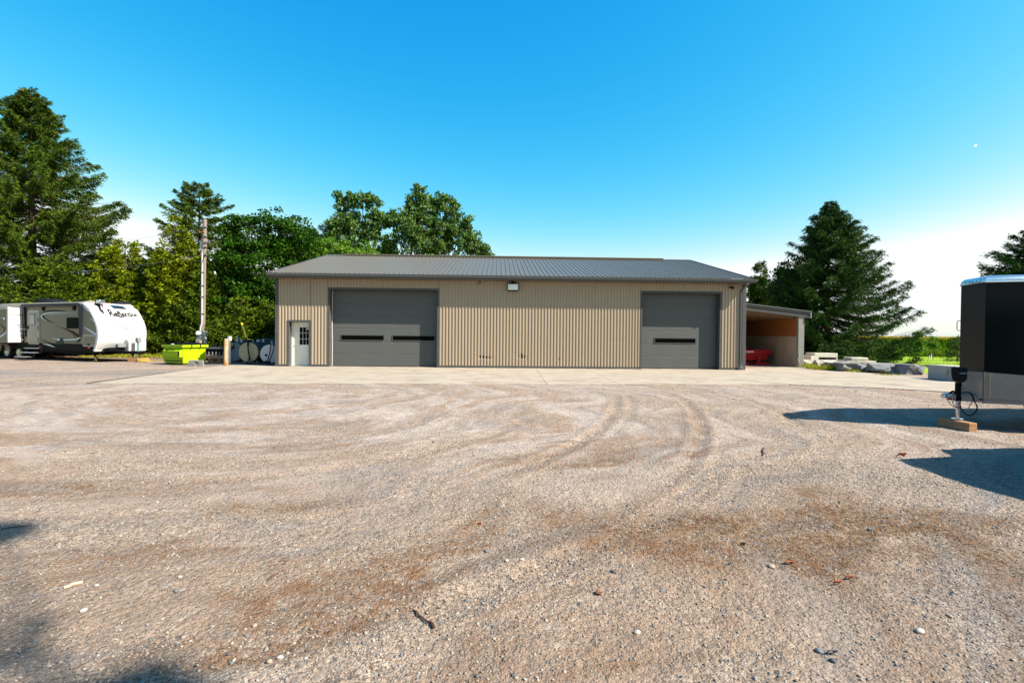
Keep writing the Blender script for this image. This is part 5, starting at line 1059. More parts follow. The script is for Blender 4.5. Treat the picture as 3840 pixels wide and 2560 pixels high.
# transformer can
tr = bpy.data.objects.new('transformer', None); col.objects.link(tr); tr.parent = pole
q = ax(750, 916, -.1); q2_ = ax(750, 933, -.1); rr_ = 8.5 * PY / F_PX
cz0 = ax(750, 932, 0)[2]; cz1 = ax(750, 902, 0)[2]
MB().tube([(q[0], .12, cz0), (q[0], .12, cz1 - .04), (q[0], .12, cz1)], [rr_, rr_, rr_ * .8], 16).build('tank', pm('transformer_grey', (.42, .48, .52), .4, var=.04), tr, smooth=True)
MB().tube([(q[0] - rr_ - .05, .1, cz1 - .05), (q[0] + rr_, .1, cz1 - .02)], .03, 6).build('bracket', M_PVC, tr)
for dx in (-.08, .08): MB().tube([(q[0] + dx, .12, cz1), (q[0] + dx, .12, cz1 + .12)], [.03, .018], 6).build('bushing', pm('brown_bushing', (.2, .08, .04), .3), tr)
for y_, s_ in ((850, 1), (885, 1), (908, 1), (925, 1), (955, 1), (868, -1)):
    q = ax(768, y_, -.1); MB().box(q[0] - .02 + .03 * s_, q[0] + .07 * s_ + .03, -.16, -.02, q[2] - .03, q[2] + .03).build('pole_hardware', M_GRY, pole)
q = ax(764, 870, -.1); MB().tube([(q[0] - .34, -.1, q[2] + .02), (q[0] - .15, -.12, q[2] - .02), (q[0] + .05, -.14, q[2])], .035, 6).build('insulator_arm', pm('brown_arm', (.22, .09, .05), .6), pole)
# loose service wires
b = MB(); b.tube([ax(757, 948, -.2), ax(752, 975, -.3), ax(745, 982, -.3), ax(740, 975, -.3), ax(737, 968, -.3)], .012, 4); b.tube([ax(768, 955, -.12), ax(762, 975, -.2), ax(757, 985, -.16)], .010, 4); b.build('service_wire', M_BLK, pole)
# guy wire: from the pole top to the ground anchor behind the cream tank
gp = AT(914, 1247, 27.2); gb = AT(926, 1279, 26.7)
d_ = gp - gb; topw = (PX + pl_(PHt - 1.9), PY, PHt - 1.9)
b = MB(); b.tube([(topw[0] - PX, 0, topw[2]), (gp[0] - PX, gp[1] - PY, gp[2]), (gb[0] - PX, gb[1] - PY, gb[2])], .010, 5); b.build('guy_wire', M_BLK, pole)
qg = AT(826, 995, 29.6); 
b = MB(); g0_ = AT(907, 1213, 27.6); g1_ = AT(925, 1266, 26.8); b.tube([(g0_[0] - PX, g0_[1] - PY, g0_[2]), (g1_[0] - PX, g1_[1] - PY, g1_[2])], .055, 8); b.build('guy_guard', pm('yellow_guard', (.85, .52, .01), .45, var=.05), pole)
ev = [(topw[0] + (gp[0] - topw[0]) * t, topw[1] + (gp[1] - topw[1]) * t, topw[2] + (gp[2] - topw[2]) * t) for t in (.30,)]
MB().tube([(ev[0][0] - PX - .03, ev[0][1] - PY, ev[0][2] + .08), (ev[0][0] - PX + .03, ev[0][1] - PY, ev[0][2] - .08)], .05, 6).build('guy_insulator', M_PVC, pole)
# overhead line going off past the big spruce
la = ax(764, 848, 0); lb_ = AT(0, 920, 34)
P = [((PX + la[0]) + (lb_[0] - PX - la[0]) * t, PY + (34 - PY) * t, la[2] + (lb_[2] - la[2]) * t - 1.0 * (t * (1 - t)) * 2) for t in np.linspace(0, 1.3, 16)]
tag(MB().tube(P, .007, 4).build('power_line', M_GRY), 'thin overhead line running from the pole top towards the tallest spruce', 'power line')
la = (PX, PY - .1, AT(764, 960, PY)[2]); lb_ = AT(0, 1032, 30.3)
P = [(la[0] + (lb_[0] - la[0]) * t, la[1] + (30.3 - la[1]) * t, la[2] + (lb_[2] - la[2]) * t - .5 * (t * (1 - t)) * 2) for t in np.linspace(0, 1.3, 16)]
tag(MB().tube(P, .006, 4).build('power_line', M_GRY), 'lower cable running from the pole across the trees behind the trailer', 'power line')

# ================================================================ BOLLARDS, BEAM, BOXES, TANKS
M_RUSTY = pm('rusty_yellow_paint', (.40, .27, .16), .7, var=.15, vs=3, bump=.3, bs=30, c2=(.32, .10, .012), c2s=4.5, c2lo=.46, c2hi=.60, stretch=(1, 1, .4))
p = G(847, 1371); z1 = AT(847, 1272, p[1])[2]
bo = thing('bollard', 'rust-streaked steel bollard at the corner of the concrete pad beside the tanks', 'bollard', (p[0], p[1], 0))
MB().tube([(0, 0, -.05), (.012, 0, z1 - .02), (.013, 0, z1)], [.096, .093, .085], 16).build('post', M_RUSTY, bo, smooth=True)
MB().tube([(.013, 0, z1 - .0), (.013, 0, z1 + .02)], [.083, .05], 14).build('cap', pm('concrete_fill', (.5, .42, .34), .9), bo)
q = AT(750, 1290, 28.6); z1 = AT(750, 1276, 28.6)[2]
tag(MB().tube([(q[0], 28.6, -.05), (q[0], 28.6, z1)], [.085, .083], 14).build('bollard', M_RUSTY), 'short rusty bollard whose top shows over the dumpster before the meter box', 'bollard')
q = AT(861, 1290, 26); tag(MB().tube([(q[0], 26, -.05), (q[0], 26, AT(861, 1278, 26)[2])], .06, 12).build('bollard', pm('white_post', (.75, .72, .7), .6)), 'white post just behind the rust-streaked bollard', 'bollard')
ba = AT(768, 1344, 27.0); bb_ = AT(840, 1344, 26.3)
tag(MB().hexa([(ba[0], ba[1], .22), (bb_[0], bb_[1], .22), (bb_[0], bb_[1] + .15, .22), (ba[0], ba[1] + .15, .22), (ba[0], ba[1], .36), (bb_[0], bb_[1], .36), (bb_[0], bb_[1] + .15, .36), (ba[0], ba[1] + .15, .36)]).build('steel_beam', M_RUSTY), 'rusty orange steel beam lying between the dumpster and the bollard', 'beam')
for i, x_ in enumerate((792, 826)):
    q = AT(x_, 1355, 26.6); tag(MB().box(q[0] - .12, q[0] + .12, 26.5, 26.75, -.03, .215).build('timber_block', M_WOOD), ['timber block under the rusty beam near the dumpster', 'timber block under the rusty beam near the bollard'][i], 'timber block')
# black ribbed truck box
YB = 28.2; qa = AT(768, 1302, YB); qb = AT(842, 1346, YB); bx = thing('ribbed_box', 'black ribbed plastic pickup bed liner lying between the dumpster and the tanks', 'bed liner', (qa[0] - .7, YB, 0))
w2 = qb[0] - qa[0] + 1.3; zt2 = AT(800, 1303, YB)[2]
MB().hexa([(0, 0, .02), (w2, 0, .02), (w2, 1.3, .02), (0, 1.3, .02), (-.03, -.05, zt2 - .02), (w2 + .03, -.05, zt2 - .02), (w2 + .03, 1.3, zt2 + .1), (-.03, 1.3, zt2 + .1)]).build('side_wall', M_BLK, bx, bevel=.02)
MB().box(-.1, w2 + .1, -.12, .2, zt2 - .09, zt2 + .02).build('top_rail', pm('grey_plastic_rail', (.06, .065, .07), .4), bx, bevel=.02)
for k in range(12):
    x_ = .1 + k * w2 / 12; MB().hexa([(x_, -.05, .05), (x_ + .05, -.05, .05), (x_ + .05, .02, .05), (x_, .02, .05), (x_ + .04, -.085, zt2 - .22), (x_ + .09, -.085, zt2 - .22), (x_ + .09, .0, zt2 - .22), (x_ + .04, .0, zt2 - .22)]).build('rib', M_GRY, bx)
# fuel tanks
def tank(name, label, cx, cy, rpx, Y, mat, length, extra):
    c = AT(cx, cy, Y); r = rpx * Y / F_PX; t = thing(name, label, 'tank', (c[0], Y, 0), R(0)); zc_ = c[2]
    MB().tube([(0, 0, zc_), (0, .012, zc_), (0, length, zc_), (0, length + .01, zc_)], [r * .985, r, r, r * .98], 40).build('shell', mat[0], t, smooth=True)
    MB().tube([(0, -.014, zc_), (0, -.002, zc_)], [r * .96, r * .975], 40).build('end_plate', mat[1], t, smooth=True)
    MB().tube([(0, -.02, zc_)] + [(0, 0.0, zc_)], [r * 1.0, r * 1.004], 40, caps=False).build('end_rim', mat[1], t)
    for yy in (.25, length - .3):
        for s_ in (-1, 1): MB().tube([(s_ * r * .62, yy, -.02), (s_ * r * .55, yy, zc_ - r * .78)], .035, 6).build('leg', M_GRY, t)
        MB().box(-r * .7, r * .7, yy - .04, yy + .04, zc_ - r * 1.06, zc_ - r * .99).build('saddle', M_GRY, t)
    for (dx, dy, hh, rr) in extra: MB().tube([(dx, dy, zc_ + r * .96), (dx, dy, zc_ + r + hh), (dx, dy, zc_ + r + hh + .02)], [rr, rr, rr * .7], 8).build('pipe_fitting', M_PVC, t)
    return t, zc_, r
M_TG = pm('blue_grey_tank', (.15, .19, .21), .5, var=.12, vs=2, c2=(.14, .15, .15), c2s=3, c2lo=.6, c2hi=.8)
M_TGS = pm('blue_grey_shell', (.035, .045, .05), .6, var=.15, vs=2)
M_TC = pm('cream_tank', (.32, .28, .18), .55, var=.06, vs=1.5, c2=(.34, .24, .12), c2s=1.6, c2lo=.55, c2hi=.85); M_TW = pm('pale_tank', (.36, .38, .40), .5, var=.06, vs=2, c2=(.2, .2, .2), c2s=5, c2lo=.66, c2hi=.74)
S3 = 10.69
def T3(x, y): return 830 + x / S3, 1250 + y / S3
x, y = T3(505, 735); t1, z1_, r1_ = tank('fuel_tank', 'blue-grey cylindrical fuel tank behind the rusty bollard, with small red and yellow decals', x, y, 388 / S3, 26.9, (M_TGS, M_TG), 2.2, [(-.3, .9, .30, .04), (.25, .3, .14, .05)])
MB().box(-.28, .05, -.024, -.016, z1_ + .04 + .12, z1_ + .20 + .10).build('decal', pm('dark_red_decal', (.16, .01, .01), .5), t1); MB().box(-.24, .06, -.024, -.016, z1_ + .305, z1_ + .44).build('decal', pm('olive_decal', (.2, .19, .08), .5), t1)
x, y = T3(1092, 748); t2, z2_, r2_ = tank('fuel_tank', 'cream cylindrical fuel tank, the middle one of three, with two black hoses', x, y, 408 / S3, 25.6, (M_TGS, M_TC), 2.4, [(.3, .9, .12, .05), (-.15, .35, .10, .045)])
x, y = T3(1930, 820); t3, z3_, r3_ = tank('fuel_tank', 'pale grey-white fuel tank tucked against the corner of the tan building', x, y, 385 / S3, 25.0, (M_TGS, M_TW), 2.0, [(.0, .25, .12, .05)])
q = AT(*T3(1802, 868), 25); MB().tube([(q[0] - t3.location.x, -.03, q[2]), (q[0] - t3.location.x, -.016, q[2])], .065, 12).build('gauge', M_BLK, t3)
def hose(pts, Y, lbl, r=.022):
    P = []
    for x, y, *d in pts:
        q = AT(*T3(x, y), Y + (d[0] if d else 0)); P.append((q[0], q[1], max(q[2], .03)))
    # smooth
    P = np.array(P); t = np.arange(len(P)); tt = np.linspace(0, len(P) - 1, len(P) * 5); S_ = np.stack([np.interp(tt, t, P[:, i]) for i in range(3)], 1); k = np.ones(5) / 5
    for i in range(3): S_[:, i] = np.convolve(np.pad(S_[:, i], 2, mode='edge'), k, 'valid')
    return tag(MB().tube([tuple(s) for s in S_], r, 6).build('fuel_hose', M_BLK), lbl, 'hose')
hose([(520, 360), (480, 520), (400, 680), (330, 820), (270, 930), (200, 990)], 26.75, 'black hose crossing the red decal of the blue-grey tank')
hose([(275, 560), (290, 680), (325, 860), (345, 1000), (345, 1120)], 26.7, 'black hose hanging beside the bollard on the blue-grey tank')
hose([(1060, 250), (1045, 380), (1070, 560), (1075, 720), (1110, 880), (1115, 1000), (1070, 1130), (960, 1285), (1100, 1275), (1220, 1258)], 25.45, 'black hose that loops down the cream tank onto the concrete', .026)
hose([(1105, 300), (1095, 420), (1068, 560), (1095, 740), (1125, 950), (1175, 1060), (1210, 1140)], 25.42, 'black hose that crosses the other one low on the cream tank', .026)
hose([(1985, 330), (1975, 560), (1940, 800), (1880, 1000), (1810, 1120), (1790, 1180)], 24.85, 'black hose running down the middle of the pale tank', .024)
hose([(2110, 450), (2080, 700), (2000, 930), (1920, 1090), (1870, 1190)], 24.8, 'black hose on the pale tank nearest the building corner', .024)
b = MB(); 
for (x, y) in ((1790, 1150), (1880, 1180)):
    q = AT(*T3(x, y), 24.8); b.box(q[0] - .07, q[0] + .07, 24.75, 24.9, q[2] - .07, q[2] + .06)
q = AT(*T3(2060, 1175), 24.8); 
tag(b.build('hose_nozzle', M_BLK, bevel=.02), 'black fuel nozzle hooked below the pale tank', 'nozzle')
# pump on cream tank and yellow handle
q = AT(*T3(1085, 250), 25.6); pu = thing('fuel_pump', 'black hand pump with a yellow tag on top of the cream tank', 'pump', (q[0], 25.6, z2_ + r2_)); MB().tube([(0, .1, -.02), (0, .1, .24)], .06, 8).build('pump_body', M_BLK, pu); MB().box(-.08, .1, .02, .12, .12, .15).build('tag', pm('yellow_tag', (.8, .7, .02), .5), pu)
# drums and a blue barrel behind
q = AT(*T3(870, 290), 28.6); dz = AT(*T3(870, 245), 28.6)[2]; tag(MB().tube([(q[0], 28.6, 0), (q[0], 28.6, dz - .03), (q[0], 28.6, dz)], [.30, .30, .27], 18).build('drum', pm('blue_drum', (.02, .07, .14), .5)), 'dark blue drum half hidden between the blue-grey and cream tanks', 'drum')
q = AT(*T3(330, 200), 28.4); q0 = AT(*T3(330, 110), 28.4); b = MB(); b.tube([(q[0], 28.4, 0), (q[0], 28.4, q0[2] - .2)], .03, 6); b.tube([(q[0], 28.4, q0[2] - .25), (q[0], 28.4, q0[2])], .11, 10); tag(b.build('vent_pipe', M_PVC), 'pale vent pipe with a round cap above the blue-grey tank', 'pipe')
q = AT(*T3(1490, 290), 27.6); q0 = AT(*T3(1490, 240), 27.6); tag(MB().tube([(q[0], 27.6, 0.0), (q[0], 27.6, q0[2])], .10, 10).build('vent_pipe', M_PVC), 'short pale vent pipe between the cream and pale tanks', 'pipe')
q = AT(*T3(1280, 330), 27.0); q0 = AT(*T3(1250, 240), 27.0); tag(MB().tube([(q[0] + .2, 27, .1), (q[0], 27, q[2]), (q0[0], 27, q0[2])], .03, 6).build('vent_pipe', M_PVC), 'thin crooked pipe behind the cream tank', 'pipe')
q = AT(*T3(1600, 420), 27.4); 
tt_ = thing('rear_tank', 'dark blue-grey tank in the shade behind the cream and pale tanks', 'tank', (q[0], 27.6, 0)); MB().tube([(0, 0, .75), (0, 2, .75)], .52, 28).build('shell', M_TGS, tt_, smooth=True); MB().box(-.4, .4, .3, .5, 0, .28).build('leg', M_GRY, tt_)

# ================================================================ BOULDERS, STEPS, BLOCK
M_RK = pm('grey_boulder', (.15, .155, .16), .9, var=.22, vs=2.2, bump=.6, bs=14, spec=.15, c2=(.28, .265, .24), c2s=2.5, c2lo=.52, c2hi=.66)
M_RKW = pm('pale_granite', (.36, .34, .30), .9, var=.2, vs=3, bump=.5, bs=30, spec=.15, c2=(.18, .17, .15), c2s=9, c2lo=.52, c2hi=.62)
def rock(x0, x1, yt, yb, depth, mat, label, seed, skew=0.0, amp=.07, yaw=0.0, name='boulder', group='boulders along the edge of the pad', zb=0.0):
    rg = np.random.default_rng(seed); a = G(x0, yb); c = G(x1, yb); Y = (a[1] + c[1]) / 2; w_ = (x1 - x0) * Y / F_PX; h = AT((x0 + x1) / 2, yt, Y)[2] - zb
    cx = AT((x0 + x1) / 2, yb, Y)[0]; bm = bmesh.new(); bmesh.ops.create_cube(bm, size=1.0); bmesh.ops.subdivide_edges(bm, edges=bm.edges, cuts=11, use_grid_fill=True)
    pl = [rg.normal(0, 1, 3) for _ in range(9)]; pl = [p / np.linalg.norm(p) for p in pl]; pd = [rg.uniform(.46, .62) for _ in pl]
    for v in bm.verts:
        p = np.array(v.co); 
        for n_, d_ in zip(pl, pd):
            e = p @ n_ - d_
            if e > 0: p = p - n_ * e
        q = p * np.array([w_, depth, h])
        q[0] += skew * (q[2] / h) * w_; q += (fbm(q[0] * 2.6 + seed + q[2] * 1.2, q[2] * 3.6 + q[1] * 2, 5, seed) - .5) * amp * np.array([1.0, 2.6, 1.0]); q[1] += .05 * (np.floor(q[0] * 1.7 + q[2] * 2.4 + seed) % 2); v.co = q + np.array([0, depth / 2, h / 2 - .03])
    me = bpy.data.meshes.new(name); bm.to_mesh(me); bm.free(); me.materials.append(mat); me.shade_smooth(); me.set_sharp_from_angle(angle=R(18)); o = bpy.data.objects.new(name, me); col.objects.link(o); o.location = (cx, Y, zb); o.rotation_euler = (0, 0, yaw)
    return tag(o, label, 'boulder', group)
Z7 = 3.5636
def z7(x, y): return 2980 + x / Z7, 1180 + y / Z7
def rk(x0, x1, yt, yb, *a, **k):
    p0 = z7(x0, yt); p1 = z7(x1, yb); return rock(p0[0], p1[0], p0[1], p1[1], *a, **k)
rk(60, 330, 598, 690, .9, M_RKW, 'pale low boulder against the lean-to post, half behind yellow weeds', 1)
rk(318, 600, 606, 722, .9, M_RKW, 'speckled whitish granite boulder under the white concrete steps', 2)
rk(510, 672, 640, 735, .8, M_RK, 'narrow dark boulder squeezed between the granite boulder and the long grey one', 3)
rk(655, 1118, 636, 762, 1.0, M_RK, 'long rough grey boulder, the biggest of the row, with lines across its face', 4, amp=.12)
rk(1105, 1480, 650, 786, 1.0, M_RK, 'dark squared boulder with one bright slanting face at its end', 5, skew=-.05)
rk(1468, 1668, 655, 798, .9, M_RK, 'dark boulder with a chipped pale top next to the slanting-faced one', 6)
rk(1655, 1790, 682, 800, .9, M_RK, 'short dark boulder touching the pale concrete block', 7)
def slab_(x0, x1, yt, yb, Y, dpt, label, mat, jag=0.0, name='stone_slab', z0=None):
    p0 = z7(x0, yt); p1 = z7(x1, yb); a = AT(*p0, Y); c = AT(*p1, Y); b = MB(); b.box(-(c[0] - a[0]) / 2, (c[0] - a[0]) / 2, 0, dpt, 0, a[2] - c[2]); o = b.build(name, mat, None, bevel=.02 + jag); o.location = ((a[0] + c[0]) / 2, Y, c[2]); return tag(o, label, 'stone slab')
slab_(220, 592, 600, 626, 28.6, .9, 'thin flat slab bearing the white concrete steps, on the granite boulder', M_RKW)
slab_(700, 1092, 616, 645, 27.2, 1.0, 'wide flat slab on the long rough boulder', M_RKW)
slab_(758, 985, 570, 615, 27.3, .7, 'thick pale slab topping the wide flat one', M_RKW, .02)
# white precast steps
YS = 28.7; stp = thing('precast_steps', 'white precast concrete steps standing on the flat slab behind the boulders', 'steps', (AT(*z7(400, 600), YS)[0], YS, AT(*z7(400, 600), YS)[2]))
M_WC = pm('white_concrete', (.46, .44, .38), .85, var=.08, vs=4, bump=.2, bs=40, c2=(.4, .34, .25), c2s=3, c2lo=.62, c2hi=.8)
def sxz(x, y): q = AT(*z7(x, y), YS); return q[0] - stp.location.x, q[2] - stp.location.z
xa, za = sxz(268, 512); xb, _ = sxz(575, 512); xm, zm = sxz(322, 568); xo, _ = sxz(560, 570)
MB().box(xa, xb, 0, .9, zm, za).build('tread', M_WC, stp, bevel=.01); MB().box(xa, xm, 0, .9, .002, zm - .001).build('riser', M_WC, stp, bevel=.01); MB().box(xo, xb, 0, .9, .002, zm - .001).build('side_leg', M_WC, stp)
xl, zl_ = sxz(220, 546); MB().box(xl, xa - .002, 0, .9, .002, zl_).build('lower_tread', M_WC, stp, bevel=.01)
# big concrete block
a = G(*z7(1776, 853)); c = G(*z7(2118, 889)); H_ = AT(*z7(1778, 664), a[1])[2]; an = math.atan2(c[1] - a[1], c[0] - a[0]); Lb = float(np.hypot(c[0] - a[0], c[1] - a[1])) * 1.25
M_BK = pm('cast_concrete_block', (.31, .30, .275), .9, var=.12, vs=1.5, bump=.2, bs=25, c2=(.15, .12, .09), c2s=1.7, c2lo=.58, c2hi=.74, stretch=(1, 1, .5))
o = MB().box(0, Lb, 0, .75, 0, H_).build('concrete_block', M_BK, None, bevel=.015); o.location = (a[0], a[1], .0); o.rotation_euler = (0, 0, an); tag(o, 'pale water-stained concrete block between the boulders and the black cargo trailer', 'concrete block')

# ================================================================ CARGO TRAILER
CP = np.array([8.46, 9.07]); ct = thing('cargo_trailer', 'black enclosed cargo trailer with blunt v-nose, silver roof edge and diamond plate stone guard', 'cargo trailer', (CP[0], CP[1], 0))
c3, s3 = math.cos(R(3)), math.sin(R(3))
FP = [(0, 0), (1.62, -.59), (1.62 + 4.8 * c3, -.59 + 4.8 * s3), (1.61 + 4.8 * c3, 1.51 + 4.8 * s3), (1.61, 1.51), (.16, .68)]
ZBt, ZTt, ZF0 = .53, 2.63, .455
M_CB = pm('gloss_black_panel', (.004, .006, .0065), .25, var=.05, vs=1, spec=.10); M_CB_REFL = pm('black_panel_reflection', (.010, .010, .011), .4, var=.08, vs=1.2, spec=.18)  # one black paint; front panel's reflection is put in as a lighter colour
M_ALU = pm('polished_aluminium', (.62, .66, .70), .22, metal=.85, var=.06); M_DP = pm('diamond_plate', (.20, .195, .185), .45, metal=.25, var=.12, vs=3); M_LUG = pm('diamond_lugs', (.62, .60, .56), .35, metal=.4)
def wall_(b, p, q, z0, z1, th=.03, zq0=None, zq1=None):
    d = np.array(q, float) - np.array(p, float); n_ = np.array([-d[1], d[0]]); n_ /= np.linalg.norm(n_); i = n_ * th
    zq0 = z0 if zq0 is None else zq0; zq1 = z1 if zq1 is None else zq1
    b.hexa([(p[0], p[1], z0), (q[0], q[1], zq0), (q[0] + i[0], q[1] + i[1], zq0), (p[0] + i[0], p[1] + i[1], z0), (p[0], p[1], z1), (q[0], q[1], zq1), (q[0] + i[0], q[1] + i[1], zq1), (p[0] + i[0], p[1] + i[1], z1)]); return b
names = ['nose_panel', 'side_panel', 'rear_panel', 'side_panel', 'nose_panel', 'front_panel']
for k in range(6):
    p, q = FP[k], FP[(k + 1) % 6]; L_ = math.hypot(q[0] - p[0], q[1] - p[1]); npan = max(1, int(round(L_ / 1.22))) if k != 0 else 1
    for j in range(npan):
        a_ = [p[i] + (q[i] - p[i]) * j / npan for i in (0, 1)]; c_ = [p[i] + (q[i] - p[i]) * (j + 1) / npan for i in (0, 1)]
        wall_(MB(), a_, c_, ZBt, ZTt).build(names[k], M_CB_REFL if k == 5 else M_CB, ct)
MB().prism([(p[0], p[1]) for p in FP], ZBt - .02, ZBt - .001, 'z').build('floor', M_CB, ct)
# rounded roof edge: lofted cove around the footprint, then the roof skin
def inset(P, d):
    n = len(P); out = []
    for i in range(n):
        p0, p1, p2 = np.array(P[i - 1]), np.array(P[i]), np.array(P[(i + 1) % n]); e1 = (p1 - p0) / np.linalg.norm(p1 - p0); e2 = (p2 - p1) / np.linalg.norm(p2 - p1); n1 = np.array([-e1[1], e1[0]]); n2 = np.array([-e2[1], e2[0]]); m = n1 + n2; m /= (m @ n1); out.append(tuple(p1 + m * d))
    return out
rings = []
for a_ in np.linspace(0, 90, 7): rings.append((inset(FP, -.012 + .115 * (1 - math.cos(R(a_)))), ZTt + .004 + .115 * math.sin(R(a_))))
b = MB(); vs = [(p[0], p[1], z) for P, z in [(inset(FP, -.02), ZTt - .012), (inset(FP, -.02), ZTt + .004)] + rings for p in P]; nr_ = len(rings) + 2
b.add(vs, [(r * 6 + k, r * 6 + (k + 1) % 6, (r + 1) * 6 + (k + 1) % 6, (r + 1) * 6 + k) for r in range(nr_ - 1) for k in range(6)]); o = b.build('roof_edge', M_ALU, ct, smooth=True)
b = MB(); P = rings[-1][0]; b.add([(p[0], p[1], rings[-1][1]) for p in P], [tuple(range(6))]); b.build('roof', M_ALU, ct)
e5 = (np.array(FP[0]) - np.array(FP[5])); L5 = np.linalg.norm(e5); e5 /= L5; n5 = np.array([e5[1], -e5[0]]) * 1.0
if n5[0] > 0: n5 = -n5
for t in (.17, .33, .45, .60):
    p = np.array(FP[5]) + e5 * L5 * (t + .08) + n5 * .014; MB().tube([(p[0], p[1], ZTt + .03), (p[0] + n5[0] * .008, p[1] + n5[1] * .008, ZTt + .03)], .012, 6).build('rivet', M_BLK, ct)
e0 = (np.array(FP[1]) - np.array(FP[0])); L0 = np.linalg.norm(e0); e0 /= L0; n0_ = np.array([e0[1], -e0[0]]);
if n0_[1] > 0: n0_ = -n0_
for t in np.arange(.24, 1.7, .29):
    p = np.array(FP[0]) + e0 * t + n0_ * .014; MB().tube([(p[0], p[1], ZTt + .03), (p[0] + n0_[0] * .008, p[1] + n0_[1] * .008, ZTt + .03)], .011, 6).build('rivet', M_CHR, ct)
# roof edge joint
p = np.array(FP[5]) + e5 * L5 * .80 ; b = MB(); b.tube([(p[0] + n5[0] * (.016 - .115 * (1 - math.cos(R(a_)))) * 1.0, p[1] + n5[1] * (.016 - .115 * (1 - math.cos(R(a_)))), ZTt + .004 + .117 * math.sin(R(a_))) for a_ in (0, 20, 40, 60, 80)], .007, 5); b.build('edge_joint', M_WHT, ct)
# stone guard with raised lugs
def guard(P0, e, n_, L_, z0, z1a, z1b, nm='stone_guard'):
    p = np.array(P0) + n_ * .012; q = p + e * L_; b = MB(); wall_(b, p, q, z0, z1a, .01, z0, z1b); b.build(nm, M_DP, ct)
    b = MB(); i = 0; sp = .038
    x = .02
    while x < L_ - .02:
        zt__ = z1a + (z1b - z1a) * x / L_; z = z0 + .02 + (i % 2) * sp / 2
        while z < zt__ - .02:
            s_ = 1 if (int(round((z - z0) / (sp / 2))) + i) % 2 else -1; h_ = .0125; c0 = p + e * (x - h_) + n_ * .0005; c1 = p + e * (x + h_) + n_ * .0005; o3 = n_ * .007
            za, zb_ = z - h_ * s_ * .75, z + h_ * s_ * .75; pe = .005
            b.add([(c0[0], c0[1], za), ((c0[0] + c1[0]) / 2 + o3[0], (c0[1] + c1[1]) / 2 + o3[1], (za + zb_) / 2 + pe), (c1[0], c1[1], zb_), ((c0[0] + c1[0]) / 2, (c0[1] + c1[1]) / 2, (za + zb_) / 2 - pe)], [(0, 1, 2), (0, 2, 3)])
            z += sp
        x += sp / 2; i += 1
    b.build(nm + '_lugs', M_LUG, ct, kind='stuff')
guard(FP[0], e0, n0_, L0, ZBt - .0, 1.015, .90); guard(FP[5], e5, n5, L5, ZBt, 1.00, 1.015)
b = MB(); p = np.array(FP[0]) + n0_ * .02 + e0 * .0; wall_(b, p, p + e0 * .004, ZBt + .01, 1.02, .02); p = np.array(FP[0]) + n0_ * .0135 + e0 * .085; b.tube([(p[0], p[1], ZBt + .03), (p[0], p[1], 1.0)], .005, 5); b.build('guard_seam', pm('brass_edge', (.55, .44, .25), .4, metal=.6), ct)
# frame rails and tongue
b = MB(); p = np.array(FP[0]); wall_(b, p + n0_ * .004, np.array(FP[1]) + n0_ * .004, ZF0, ZBt - .003, .05, ZF0, ZBt - .003); b.build('frame_rail', M_STEEL, ct)
cpl = AT(3535, 1485, 9.45); jk = AT(3592, 1485, 9.36); cl = np.array([cpl[0] - CP[0], cpl[1] - CP[1]]); jl = np.array([jk[0] - CP[0], jk[1] - CP[1]])
for tgt in ((.42, -.12), (.55, .86)):
    b = MB(); t0 = jl + np.array([-.06, 0]); wall_(b, t0, np.array(tgt), ZF0 + .005, ZF0 + .12, .05); b.build('tongue_beam', M_STEEL, ct)
b = MB(); P_ = [(-.00, .050, .075), (.06, .055, .09), (.16, .06, .09), (.30, .085, .085), (.44, .10, .075)]
ang = math.atan2(*(jl - cl)[::-1]); dd = np.array([math.cos(0.0), math.sin(0.0)])
rngs = []
for (t, hw, hh) in P_:
    cx_, cy_ = cl[0] + t, cl[1] - t * .12; zc_ = .545
    rngs.append([(cx_, cy_ - hw, zc_ - hh * .5), (cx_, cy_ - hw * .8, zc_ + hh * .35), (cx_, cy_, zc_ + hh * .62), (cx_, cy_ + hw * .8, zc_ + hh * .35), (cx_, cy_ + hw, zc_ - hh * .5)])
b.add([p for r in rngs for p in r], [(r * 5 + k, r * 5 + (k + 1) % 5, (r + 1) * 5 + (k + 1) % 5, (r + 1) * 5 + k) for r in range(4) for k in range(5)] + [(0, 1, 2, 3, 4), (24, 23, 22, 21, 20)]); b.build('coupler', pm('zinc_coupler', (.5, .56, .60), .22, metal=.8, var=.1), ct, smooth=True, bevel=.006)
b = MB(); b.tube([(cl[0] + .10, cl[1] - .03, .585), (cl[0] + .16, cl[1] - .02, .63), (cl[0] + .30, cl[1] - .04, .60)], .018, 6); b.build('coupler_latch', M_BLK, ct)
MB().box(cl[0] + .06, cl[0] + .22, cl[1] - .09, cl[1] - .0, .47, .50).build('ball_clamp', M_RED, ct, bevel=.01)
MB().tube([(jl[0], jl[1], .135), (jl[0], jl[1], .34)], .030, 12).build('jack_ram', M_CHR, ct, smooth=True)
MB().tube([(jl[0], jl[1], .31), (jl[0], jl[1], .46)], .036, 12).build('jack_sleeve', M_CHR, ct, smooth=True)
MB().tube([(jl[0], jl[1], .335), (jl[0], jl[1], .355)], .040, 12).build('red_band', M_RED, ct)
MB().tube([(jl[0], jl[1], .455), (jl[0], jl[1], .80)], .046, 14).build('jack_tube', M_BLK, ct, smooth=True)
MB().tube([(jl[0], jl[1], .80), (jl[0], jl[1], .86)], .040, 12).build('jack_collar', M_CHR, ct)
MB().tube([(jl[0], jl[1], .118), (jl[0], jl[1], .135)], .095, 14).build('jack_foot', M_CHR, ct)
